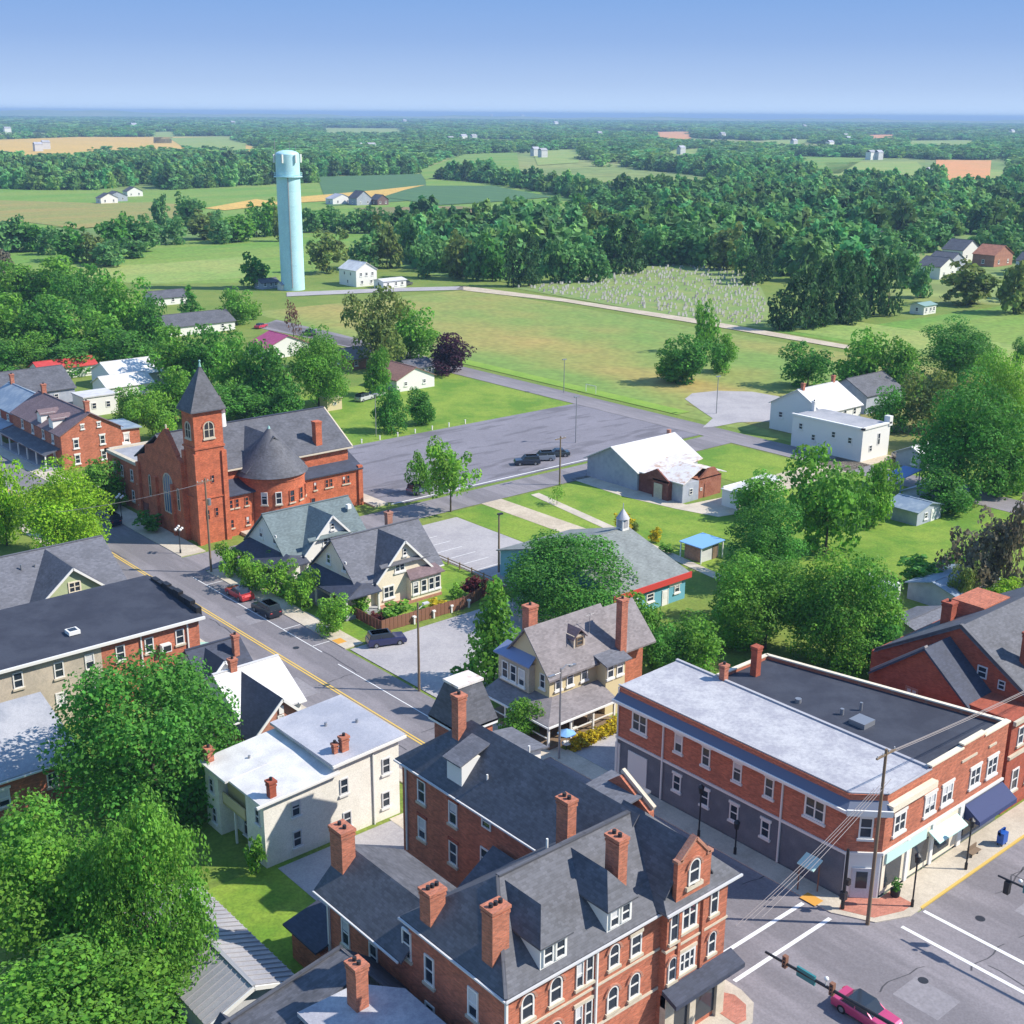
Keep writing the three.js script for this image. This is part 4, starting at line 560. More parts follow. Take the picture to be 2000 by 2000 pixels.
  const G = thing('mint_awning', 'small pale mint awning on posts at the shaded side of the shop corner', 'awning', 76, -51.4); part(G, 'cloth', slab([[75, 2.6, -51.4], [75, 2.6, -49.8], [76.2, 3.1, -49.8], [76.2, 3.1, -51.4]], .1), MT.mint); part(G, 'post', [post(75.1, .16, -51.2, 2.6, .08), post(76.1, .16, -50, 3, .08)], MT.rustWood); 
}
// ---------------------------------------------------------------- tall brick building at the right edge
{
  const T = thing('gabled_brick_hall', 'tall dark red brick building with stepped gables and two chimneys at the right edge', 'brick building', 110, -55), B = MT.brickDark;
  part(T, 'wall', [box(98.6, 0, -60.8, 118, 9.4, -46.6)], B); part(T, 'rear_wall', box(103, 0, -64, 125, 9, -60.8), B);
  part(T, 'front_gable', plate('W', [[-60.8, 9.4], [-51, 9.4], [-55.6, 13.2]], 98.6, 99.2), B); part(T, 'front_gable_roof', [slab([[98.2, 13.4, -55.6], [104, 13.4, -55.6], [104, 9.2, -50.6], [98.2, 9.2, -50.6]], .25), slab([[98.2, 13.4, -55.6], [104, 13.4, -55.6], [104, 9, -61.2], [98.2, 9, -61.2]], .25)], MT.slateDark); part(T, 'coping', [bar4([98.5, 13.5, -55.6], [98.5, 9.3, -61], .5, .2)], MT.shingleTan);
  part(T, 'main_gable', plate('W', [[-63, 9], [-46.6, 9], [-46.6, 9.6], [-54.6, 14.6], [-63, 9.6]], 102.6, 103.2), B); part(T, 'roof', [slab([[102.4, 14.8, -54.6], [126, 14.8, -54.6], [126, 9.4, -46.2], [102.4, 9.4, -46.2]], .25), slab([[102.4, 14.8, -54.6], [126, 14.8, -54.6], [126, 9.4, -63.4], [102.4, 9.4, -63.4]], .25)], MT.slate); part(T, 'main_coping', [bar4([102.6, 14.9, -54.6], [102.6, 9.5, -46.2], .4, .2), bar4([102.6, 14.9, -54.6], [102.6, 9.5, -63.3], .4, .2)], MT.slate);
  part(T, 'cornice', [box(98.5, 9, -46.5, 118, 9.4, -46.2), box(98.5, 5.6, -46.6, 118, 5.9, -46.35)], MT.limestone);
  win(T, 'W', 98.6, -56.6, 8.2, 1.3, 1.5, { mull: 2, frame: MT.brickPink }); win(T, 'W', 102.6, -52, 11, 1, 1.2, { frame: MT.paleStucco }); win(T, 'W', 102.6, -50, 10.4, .7, .9, { frame: MT.paleStucco }); for (const u of [100.4, 103, 105.6]) { win(T, 'S', -46.6, u, 7.4, 1, 1.8, { sill: MT.limestone }); win(T, 'S', -46.6, u, 3, 1.2, 2.2, { sill: MT.limestone }); }
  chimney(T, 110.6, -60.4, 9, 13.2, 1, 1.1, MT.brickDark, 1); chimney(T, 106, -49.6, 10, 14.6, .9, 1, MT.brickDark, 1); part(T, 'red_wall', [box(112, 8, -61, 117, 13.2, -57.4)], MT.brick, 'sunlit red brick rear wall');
}

// ---------------------------------------------------------------- church
{
  const T = thing('brick_church', 'orange red brick church with square bell tower, slate spire and round conical apse', 'church', 90, -168), B = MT.brickChurch, L = MT.limestone;
  // tower
  const W = part(T, 'tower', box(78.3, 0, -163, 82.8, 19.8, -159.5), B); part(W, 'tower_band', [box(78.15, 14.2, -163.15, 82.95, 14.5, -159.35), box(78.1, 19.4, -163.2, 83, 19.8, -159.3), box(78.15, 6.8, -163.15, 82.95, 7, -159.35)], B); part(W, 'corner_pier', [box(78, 0, -160.2, 78.8, 13.6, -159.25), box(82.3, 0, -160.2, 83.05, 13.6, -159.25), box(78, 0, -163.3, 78.8, 13.6, -162.6)], B);
  const S = part(T, 'spire', [[[77.8, 19.8, -159], [83.3, 19.8, -159]], [[77.8, 19.8, -163.5], [77.8, 19.8, -159]], [[83.3, 19.8, -159], [83.3, 19.8, -163.5]], [[83.3, 19.8, -163.5], [77.8, 19.8, -163.5]]].map(([a, b]) => slab([a, b, [80.7, 26, -161.1]])), MT.slate); part(S, 'finial', [cyl(80.7, 25.7, -161.1, .22, .8, 8, .05), ball(80.7, 26.5, -161.1, .17)], MT.copper);
  win(T, 'S', -159.5, 80.6, 16.9, 1.7, 2.5, { arch: true, mull: 2, frame: L, glass: MT.dark, sill: L, hood: B }); win(T, 'W', 78.3, -161.2, 16.9, 1.7, 2.5, { arch: true, mull: 2, frame: L, glass: MT.dark, sill: L });
  for (const [u, y, h] of [[80.7, 9.6, 1.2], [79.6, 4.4, 1.5], [81, 4.6, 1.3]]) win(T, 'S', -159.5, u, y, .55, h, { frame: B });
  // nave and front gable
  part(T, 'wall', [box(78, 0, -178.6, 106.4, 9.8, -163.4)], B); part(T, 'front_gable', [plate('W', [[-177, 0], [-162.8, 0], [-162.8, 11.8], [-164.2, 12.6], [-165.9, 14.9], [-167.3, 15.8], [-168.9, 15], [-171.4, 12.8], [-174.4, 12], [-174.6, 10.8], [-177, 10.2]], 77.5, 78.1)], B); part(T, 'gable_coping', [bar4([77.8, 15.9, -167.3], [77.8, 12.6, -164], .7, .2), bar4([77.8, 15.9, -167.3], [77.8, 12.8, -171.4], .7, .2), bar4([77.8, 12.9, -171.4], [77.8, 12.1, -174.5], .7, .2)], B); part(T, 'gable_cross', [box(77.7, 15.8, -167.4, 77.9, 16.6, -167.2)], L);
  win(T, 'W', 77.5, -167.4, 6.2, 3.1, 6.2, { arch: true, mull: 4, frame: L, glass: plain(.1, .16, .26, .15) }); for (const z of [-171.4, -164.2, -173.6]) win(T, 'W', 77.5, z, 6, .7, 3.4, { frame: L, arch: true }); part(T, 'buttress', [box(77.1, 0, -166, 77.6, 8, -165.4), box(77.1, 0, -171.4, 77.6, 8, -170.8), box(77.1, 0, -177.4, 77.6, 9, -176.6)], B); door(T, 'W', 77.5, -175.6, 0, 1.6, 2.8, MT.maroon);
  const R = part(T, 'roof', [...gableX(78.2, 106.4, -178.6, -163.4, 9.8, 14.4, .5), ...gableZ(87.2, 96.8, -171, -161.4, 9.2, 13.8, .3)], MT.slate); part(R, 'ridge_cap', bar4([78, 14.45, -171], [107, 14.45, -171], .35, .12), MT.slateDark); part(T, 'gutter', gutters([[78, 9.3, -162.8], [107, 9.3, -162.8], .2], [[107.05, 9.4, -163], [107.05, 14.3, -171], .22]), MT.limestone); part(T, 'end_gable', gableWallW(106, .4, -178.6, -163.4, 9.8, 14.2), B);
  part(T, 'fleche', [cyl(88.6, 14, -171, .8, 2.2, 8, .7)], MT.white); part(T, 'fleche_roof', [cyl(88.6, 16.2, -171, .8, 2.6, 8, .05)], MT.shinglePlum);
  // apse
  const D = part(T, 'apse', cyl(92, 0, -162.6, 5, 8.4, 32), B, 'round brick apse'); part(D, 'apse_band', [cyl(92, 7.6, -162.6, 5.12, .5, 32), cyl(92, 2, -162.6, 5.08, .25, 32)], B);
  part(T, 'apse_roof', metres(new THREE.CylinderGeometry(.25, 5.6, 6.4, 40), 35, 8).toNonIndexed().translate(92, 11.5, -162.6), MT.slate); part(T, 'apse_finial', [cyl(92, 14.6, -162.6, .3, .5, 8, .1)], MT.copper);
  { const o = (i, a, b) => { const f = win(T, 'S', 0, 0, 0, .95, 1.9, { frame: i < 2 ? MT.white : B, sill: L }); f.position.set(92 + Math.sin(a) * 5.02 - 90, 5.2, -162.6 + Math.cos(a) * 5.02 + 168); f.rotation.y = a; }; [-.75, -.33, .1, .5, .9].forEach((a, i) => o(i, a)); }
  // low wings
  part(T, 'side_wing', box(82.4, 0, -166, 87.4, 6.2, -160.2), B); part(T, 'side_wing_roof', slab([[82.3, 6.4, -159.8], [87.7, 6.4, -159.8], [87.7, 8.4, -165], [82.3, 8.4, -165]]), MT.slateDark); for (const [u, y] of [[83.7, 5], [84.7, 5], [86.3, 5], [83.7, 2], [86.3, 2]]) win(T, 'S', -160.2, u, y, .6, 1.3, { frame: B, sill: L });
  part(T, 'east_wing', box(97, 0, -166, 107.4, 6, -161.4), B); part(T, 'east_wing_roof', slab([[96.6, 6.2, -161], [107.7, 6.2, -161], [107.7, 8.2, -165.6], [96.6, 8.2, -165.6]]), MT.slateDark); part(T, 'east_pier', [box(106.8, 0, -161.7, 107.6, 6.6, -161.1)], B); for (const u of [98.9, 101, 101.8, 104.2, 105]) win(T, 'S', -161.4, u, 4.7, .55, 1.3, { frame: B, sill: L }); win(T, 'S', -161.4, 98.4, 1.8, .9, 2.2, { frame: B });
  chimney(T, 101.6, -164.6, 6, 13.8, 1.1, 1.1, B, 0);
  part(T, 'north_wing', box(78.4, 0, -191, 92, 7.6, -177), B); part(T, 'north_wing_roof', box(78.6, 7.6, -190.8, 91.8, 7.8, -177.2), MT.greyRoof); part(T, 'parapet_cap', [box(78.1, 7.6, -191.3, 78.8, 8.1, -177), box(78.1, 7.6, -191.3, 92.3, 8.1, -190.6)], MT.limestone); for (const z of [-188.4, -185.6, -182, -179.6]) { win(T, 'W', 78.4, z, 5.6, .9, 1.8, { sill: L }); win(T, 'W', 78.4, z, 2.2, .9, 1.8, { sill: L }); }
  part(T, 'entrance_step', [box(85, 0, -160.2, 88.6, .5, -157.4), box(108, 0, -166, 110.6, .3, -158.6)], MT.concrete);
}
// ---------------------------------------------------------------- two white gabled houses
function whiteHouse(name, label, dx, dz, wall, roof, roof2) {
  const T = thing(name, label, 'house', 88 + dx, -128 + dz);
  crossHouse(T, { x0: 81 + dx, x1: 94 + dx, zn: -133.6 + dz, zs: -123.4 + dz, ye: 4, yr: 8.6, cx0: 83.7 + dx, cx1: 92 + dx, cz: -122.8 + dz, cye: 4.2, cyr: 8.5, wall, roof, roof2 });
  const z = -122.8 + dz, o = { sill: MT.trim, frame: MT.white };
  win(T, 'S', z, 88 + dx, 6.8, .6, .9, o); win(T, 'S', z, 87.2 + dx, 4.9, 1.6, 1.1, { ...o, mull: 2 }); win(T, 'S', z, 85.4 + dx, 2, 1.7, 1.7, { ...o, mull: 2 });
  part(T, 'gable_ledge', slab([[84 + dx, 5.9, z + .05], [91.7 + dx, 5.9, z + .05], [91.7 + dx, 5.6, z + .55], [84 + dx, 5.6, z + .55]], .12), roof2);
  part(T, 'bay', box(88.2 + dx, .4, z, 93 + dx, 3.3, z + 1), wall); part(T, 'bay_roof', slab([[87.8 + dx, 3.4, z + 1.4], [93.4 + dx, 3.4, z + 1.4], [92.8 + dx, 4.3, z], [88.2 + dx, 4.3, z]], .12), MT.shinglePlum);
  for (const u of [88.9, 90.2, 91.4, 92.4]) win(T, 'S', z + 1, u + dx, 2, .9, 1.7, o); part(T, 'foundation', box(83.6 + dx, 0, z - .5, 93.1 + dx, .45, z + 1.04), MT.brickPink);
  part(T, 'porch_roof', [slab([[78.2 + dx, 3, -133 + dz], [78.2 + dx, 3, -121.6 + dz], [81.2 + dx, 4.2, -122.6 + dz], [81.2 + dx, 4.2, -133 + dz]], .15), slab([[78.2 + dx, 3, -121.6 + dz], [83.6 + dx, 3, -121.6 + dz], [83.6 + dx, 3.6, -123 + dz], [81.2 + dx, 4.2, -122.8 + dz]], .15)], MT.slateDark); part(T, 'porch_floor', box(78.4 + dx, 0, -133 + dz, 83.7 + dx, .5, -122 + dz), MT.greyRoof);
  for (const z1 of [-132.6, -129, -125.4, -122]) part(T, 'porch_post', post(78.5 + dx, .5, z1 + dz, 2.95, .22), MT.white); part(T, 'porch_post', post(83.3 + dx, .5, -122 + dz, 2.95, .22), MT.white);
  win(T, 'W', 81 + dx, -126 + dz, 5.6, .9, 1.3, o); win(T, 'W', 81 + dx, -129.6 + dz, 5.6, .9, 1.3, o); win(T, 'W', 81 + dx, -126 + dz, 2.1, 1.1, 1.6, o); door(T, 'W', 81 + dx, -129 + dz, .5, 1, 2.1);
  return T;
}
{ const a = whiteHouse('white_gabled_house', 'cream white house with grey gable roof behind the brown garden fence', 0, 0, MT.cream, MT.shingleGrey, MT.slate); chimney(a, 90.4, -129.6, 7.6, 9.8, .8, .7, MT.brickPink, 1);
  const b = whiteHouse('white_gabled_house', 'white house with blue green gable roof nearer the brick church', -1.4, -14.6, MT.white, MT.shingleTeal, MT.shingleTeal); part(b, 'roof_vent', [box(91.4, 7.4, -141.4, 92, 8, -140.8)], MT.white); }
// ---------------------------------------------------------------- cream house with porch
{
  const T = thing('cream_porch_house', 'cream and tan house with grey gable roof and wide porch beside the brick shop building', 'house', 82, -87), o = { frame: MT.white, sill: MT.white };
  part(T, 'wall', [box(78, 0, -91.2, 88, 6.6, -84.4), gableWallW(78, .3, -91.2, -84.4, 6.6, 10.3), gableWallW(87.7, .3, -91.2, -84.4, 6.6, 10.3), box(84.6, 0, -85, 87.4, 6, -83)], MT.yellow); part(T, 'rear_wall', box(86, 0, -92.4, 92.6, 6, -85.4), MT.brick, 'red brick rear wing');
  part(T, 'roof', gableX(78, 87.8, -91.2, -84.4, 6.6, 10.5, .5), MT.shingleTan); part(T, 'rear_roof', gableX(87.6, 92.6, -91, -84.4, 6.6, 10, .45), MT.shingleTan);
  part(T, 'bay', [box(77.2, 3.8, -91.4, 78.3, 6.8, -86.6)], MT.tan); part(T, 'bay_roof', slab([[76.8, 6.9, -91.8], [76.8, 6.9, -86.2], [78.4, 7.9, -86.6], [78.4, 7.9, -91.4]], .12), plain(.2, .25, .4)); part(T, 'side_bay_roof', slab([[84.2, 6.1, -82.5], [87.9, 6.1, -82.5], [87.9, 6.9, -85], [84.2, 6.9, -85]], .12), MT.shingleGrey);
  for (const z of [-90.3, -89, -87.7]) win(T, 'W', 77.2, z, 5.2, 1, 1.9, o); win(T, 'W', 78, -85.4, 5.4, .8, 1.6, o); for (const [u, z] of [[79.2, -84.4], [80.8, -84.4], [82.8, -84.4], [85.2, -83], [86.6, -83]]) win(T, 'S', z, u, 5.3, .95, 1.7, o); for (const [u, y] of [[83, 8.9]]) { const D = part(T, 'dormer', box(82.2, 7.4, -87.4, 83.8, 9.1, -85.4), MT.tan); part(D, 'dormer_roof', gableZ(82.2, 83.8, -87.6, -85.4, 9, 9.8, .2, .1), MT.shinglePlum); win(T, 'S', -85.4, u, 8.4, 1, 1, { frame: MT.wood }); }
  part(T, 'porch_roof', [slab([[75, 2.9, -91.6], [75, 2.9, -81.2], [78.2, 4, -84.2], [78.2, 4, -91.6]], .18), slab([[75, 2.9, -81.2], [84.6, 2.9, -81.2], [84.6, 4, -84.2], [78.2, 4, -84.2]], .18)], MT.shingleTan); part(T, 'porch_trim', gutters([[74.95, 2.75, -91.6], [74.95, 2.75, -81.2], .18], [[74.95, 2.75, -81.15], [84.6, 2.75, -81.15], .18]), MT.white); part(T, 'porch_floor', box(75.3, 0, -91.4, 84.6, .5, -81.4), MT.wood);
  for (const [x, z] of [[75.3, -81.5], [78.3, -81.5], [81.4, -81.5], [84.4, -81.5], [75.3, -84.8], [75.3, -88], [75.3, -91.2]]) part(T, 'porch_post', post(x, .5, z, 2.8, .2), MT.white); part(T, 'porch_rail', [box(78.3, 1.3, -81.55, 84.4, 1.4, -81.45), box(75.25, 1.3, -91.2, 75.35, 1.4, -81.5)], MT.white); door(T, 'S', -84.4, 80, .5, 1.1, 2.2); win(T, 'S', -84.4, 82.6, 1.9, 1.4, 1.5, o);
  chimney(T, 79, -88.6, 8.4, 12.2, 1.2, 1, MT.chimney, 1); chimney(T, 87.9, -84.2, 5, 12, .9, .8, MT.chimney, 1); part(T, 'tv_aerial', [tube([85, 8.6, -86], [85, 10.8, -86], .03), tube([84.4, 10.6, -86], [85.6, 10.6, -86], .02)], MT.steel);
  const U = thing('porch_table', 'small round outdoor table under a blue parasol at the porch corner', 'table', 76.9, -80.6); part(U, 'tabletop', cyl(76.9, .75, -80.6, .5, .05, 14), MT.white); part(U, 'leg', cyl(76.9, 0, -80.6, .05, .75, 8), MT.iron); const Q = thing('parasol', 'blue parasol over the small table at the porch corner', 'parasol', 76.9, -80.6); part(Q, 'canopy', new THREE.ConeGeometry(.95, .5, 8).toNonIndexed().translate(76.9, 2.1, -80.6), MT.blueTarp); part(Q, 'pole', cyl(76.9, .8, -80.6, .03, 1.5, 6), MT.white);
  const wc = (x, z, r, lab) => { const C = thing('porch_chair', lab, 'chair', x, z, null, .5); C.rotation.y = r; mesh('seat', memo('cs', () => box(-.28, .38, -.28, .28, .44, .28)), MT.white, C); mesh('backrest', memo('cb', () => box(-.28, .44, -.3, .28, 1, -.24)), MT.white, C); for (const [a, b] of [[-.24, -.24], [.24, -.24], [-.24, .24], [.24, .24]]) mesh('leg', memo('cl' + a + b, () => post(a, 0, b, .38, .06)), MT.white, C); };
  wc(79.6, -82.4, .2, 'white chair on the porch nearest its middle post'); wc(82.2, -82.6, -.3, 'white chair on the porch towards the brick shop building');
}
// ---------------------------------------------------------------- hall with cupola
{
  const T = thing('cupola_hall', 'wide low hall with grey shingle roof, white cupola and red fascia', 'hall', 110, -107);
  plainHouse(T, { x0: 103.6, x1: 116.6, z0: -122.4, z1: -100.6, ye: 3.8, yr: 7, wall: MT.teal, roof: MT.hallRoof, ov: .4, ws: [[115, 1.9, 1, 1.3], [110, 1.8, 1.4, 1.2], [107, 1.8, 1.4, 1.2]], doors: [[112.8, 1, 2.1]] });
  part(T, 'fascia', box(103, 2.95, -100.2, 117.2, 3.75, -100.05), MT.red); part(T, 'wall_sign', box(113.5, 2.3, -100.58, 115.8, 2.8, -100.5), MT.white);
  const C = part(T, 'cupola', box(115.3, 6, -112.1, 116.5, 8.4, -110.9), MT.white); part(C, 'louvre', [box(115.5, 7.2, -110.92, 116.3, 8.2, -110.86), box(115.26, 7.2, -111.9, 115.32, 8.2, -111.1)], MT.greyRoof); part(C, 'cupola_roof', [cyl(115.9, 8.4, -111.5, .95, 1.3, 8, .1), cyl(115.9, 9.6, -111.5, .06, .9, 6)], MT.silverRoof);
}
// ---------------------------------------------------------------- barn with pale metal roof
{
  const T = thing('block_barn', 'grey blue block barn with bright white metal roof and reddish front wing', 'barn', 153, -141);
  part(T, 'wall', [box(147, 0, -150.4, 162, 3.5, -138.4), gableWallW(147, .3, -150.4, -138.4, 3.5, 6.4), gableWallW(161.7, .3, -150.4, -138.4, 3.5, 6.4)], MT.block); part(T, 'roof', gableX(147, 162, -150.4, -138.4, 3.6, 6.6, .5, .15), MT.whiteRoof);
  part(T, 'front_wing', [box(147.4, 0, -139, 157.4, 3.3, -134.4), box(146.6, 0, -134.6, 150.6, 3.3, -131.2)], MT.maroon); part(T, 'adobe_wall', [box(151.4, 0, -134.4, 157.2, 3.4, -129), plate('S', [[151.6, 3.2], [157.2, 3.2], [155.4, 4.8], [154, 4.8]], -129, -129.4)], MT.adobe); part(T, 'pale_front', box(147.6, 0, -131.4, 151.5, 3.2, -128.9), MT.block);
  part(T, 'wing_roof', [slab([[147, 3.5, -139], [147, 3.5, -134], [158.2, 4.8, -134], [158.2, 5, -139]], .15), slab([[147.2, 3.4, -134.2], [147.2, 3.4, -128.4], [153, 5, -129.6], [153, 5, -134.2]], .15), slab([[153, 5, -134.2], [153, 5, -129.6], [158, 3.7, -128.6], [158, 3.7, -134.2]], .15)], MT.rustRoof);
  part(T, 'west_gable', plate('W', [[-136.6, 3], [-131.2, 3], [-131.2, 3.4], [-133.8, 5], [-136.6, 3.6]], 146.6, 146.9), MT.maroon); part(T, 'white_door', box(146.5, 0, -134.2, 146.7, 2.6, -132.4), MT.limestone); part(T, 'garage_door', box(153, 0, -129.1, 154.6, 2.4, -128.9), MT.adobe); win(T, 'S', -129, 152.2, 1.6, .5, .5, { frame: MT.white }); win(T, 'S', -128.9, 149.6, 1.7, .8, 1, { frame: MT.trim });
  part(T, 'roof_vent', [cyl(161.6, 6.2, -145, .4, .9, 8)], MT.brickPink);
}
// ---------------------------------------------------------------- white buildings beyond the lot
{
  const A = thing('white_gable_house', 'tall white house with bright white metal roof beyond the parking lot', 'house', 207, -152); plainHouse(A, { x0: 199.5, x1: 212, z0: -152.2, z1: -139.6, ye: 5.6, yr: 9.1, wall: MT.white, roof: MT.whiteRoof, ws: [[204, 4.4, 1, 1.3], [206.6, 4.4, 1, 1.3], [209.8, 4.4, 1, 1.3]], ww: [[-149.6, 3.4], [-143.4, 3.4]] }); chimney(A, 211, -146, 8.4, 10.2, .6, .6, MT.chimney, 1); chimney(A, 200.6, -145.6, 8.4, 10, .6, .6, MT.chimney, 1);
  const F = thing('white_flat_building', 'long white block building with flat roof edge beside the back road', 'building', 196, -132); part(F, 'wall', box(191.8, 0, -141, 200.4, 6, -125.4), MT.white); part(F, 'parapet', [box(191.6, 6, -141.2, 192.2, 6.35, -125.2), box(191.6, 6, -125.8, 200.6, 6.35, -125.2), box(199.8, 5.6, -126.4, 200.8, 7.4, -125.2)], MT.white); part(F, 'roof', box(192.2, 6, -141, 200.4, 6.1, -125.8), MT.greyRoof);
  for (const [z, y] of [[-139, 4.2], [-136, 2.6], [-131.6, 4], [-128, 3.6]]) win(F, 'W', 191.8, z, y, .9, 1.2, { sill: MT.trim }); win(F, 'S', -125.4, 197, 3.6, .8, 2.2, {}); win(F, 'S', -125.4, 194.6, 2.2, .9, 1.2, {}); chimney(F, 197.4, -140.4, 6, 7.8, .6, .6, MT.white, 1);
  const C = thing('pale_gable_house', 'pale gabled house half hidden behind the tall white house', 'house', 230, -152); plainHouse(C, { x0: 225, x1: 238, z0: -157.4, z1: -147, ye: 4.2, yr: 7, wall: MT.block, roof: MT.slate, ww: [[-152, 3]] });
  const D = thing('white_roof_shed', 'small shed with white roof under the big trees beyond the flat building', 'shed', 199, -117.4); plainHouse(D, { x0: 195.6, x1: 202.6, z0: -120.6, z1: -114.6, ye: 2.6, yr: 4, wall: MT.block, roof: MT.whiteRoof, ww: [[-117, 1.4]], doors: [[198, 2, 2]] });
  const G = thing('carport', 'white carport with arched pale roof beside the barn', 'carport', 156, -122); part(G, 'roof', [slab([[151.6, 2.9, -124.4], [151.6, 2.9, -120.6], [163, 3.4, -120.6], [163, 3.4, -124.4]], .12)], MT.whiteRoof); part(G, 'wall', [box(151.8, 0, -124.2, 152, 2.9, -120.8), box(152, 0, -124.3, 163, 3.2, -124.1)], MT.white); for (const x of [151.9, 157.4, 162.8]) part(G, 'post', post(x, 0, -120.8, 3, .14), MT.white);
  const K = thing('garden_shed', 'small garden shed with sky blue flat roof near the yellow bushes', 'shed', 130.6, -110); part(K, 'roof', slab([[127.8, 2.5, -111.8], [127.8, 2.5, -107.6], [132.8, 2.7, -107.6], [132.8, 2.7, -111.8]], .12), MT.blueTarp); for (const [x, z] of [[128, -111.6], [128, -107.8], [132.6, -107.8], [132.6, -111.6]]) part(K, 'post', post(x, 0, z, 2.5, .14), MT.white); part(K, 'wall', box(128.5, 0, -111.3, 132.2, 2.5, -108.2), MT.paleStucco); part(K, 'side_wall', box(128.4, 0, -111.2, 128.5, 2.4, -108.3), MT.brickPink); door(K, 'S', -108.2, 131.4, 0, .9, 2);
  const E = thing('blue_shed', 'blue grey shed with low roof and white trim at the edge of the lawn', 'shed', 170, -100); plainHouse(E, { x0: 166.6, x1: 173.4, z0: -103.4, z1: -98, ye: 2.4, yr: 3.3, axis: 'z', wall: MT.block, roof: MT.roofBlueGrey, ws: [[169, 1.3, .9, 1]], doors: [[171, 1, 2]] }); const E2 = thing('pale_blue_house', 'pale blue low house behind the blue grey shed and the conifer', 'house', 179, -103); plainHouse(E2, { x0: 175, x1: 184, z0: -106, z1: -99.4, ye: 2.5, yr: 4, wall: MT.block, roof: MT.roofBlueGrey, ws: [[178, 1.4], [181.6, 1.4]] });
  const Q = thing('blue_canopy', 'bright blue canopy roof in the shade of the big tree', 'canopy', 181.6, -110.4); part(Q, 'roof', slab([[178.6, 3, -112], [178.6, 3, -108.6], [184.4, 3.6, -108.6], [184.4, 3.6, -112]], .12), MT.blueWall); for (const z of [-111.8, -108.8]) { part(Q, 'post', post(178.8, 0, z, 3, .14), MT.blueWall); part(Q, 'post', post(184.2, 0, z, 3.5, .14), MT.blueWall); }
  const RS = thing('red_shed', 'small dark red shed behind the trees near the right edge', 'shed', 198, -88); plainHouse(RS, { x0: 195.6, x1: 201, z0: -90.5, z1: -86.5, ye: 2.4, yr: 3.6, wall: MT.roofRed, roof: MT.roofRed, doors: [[198, 1.4, 2]] });
  const P = thing('white_garden_wall', 'low white wall with a pale post at the lawn edge behind the big trees', 'wall', 137, -84); part(P, 'wall', [bar4([137.8, 1.1, -87.4], [136.4, 1.1, -82], .3, 2.2)], MT.white); part(P, 'post', post(136.3, 0, -81.8, 2.9, .5), MT.white); part(P, 'coping', bar4([137.8, 2.25, -87.4], [136.4, 2.25, -82], .8, .12), MT.silverRoof);
  const B2 = thing('low_blue_roof_house', 'low house with blue grey roof between the trees above the brick hall', 'house', 144, -78); plainHouse(B2, { x0: 139, x1: 149, z0: -82, z1: -75, ye: 2.4, yr: 3.4, wall: MT.block, roof: MT.roofBlueGrey, ws: [[142, 1.3], [146, 1.3]] }); const B3 = thing('pale_roof_garage', 'garage with pale grey roof just behind the tall brick hall', 'garage', 128, -72); plainHouse(B3, { x0: 124, x1: 131.6, z0: -76, z1: -70, ye: 2.6, yr: 3.6, wall: MT.block, roof: MT.shingleGrey, doors: [[127.6, 2.4, 2.1]] });
}
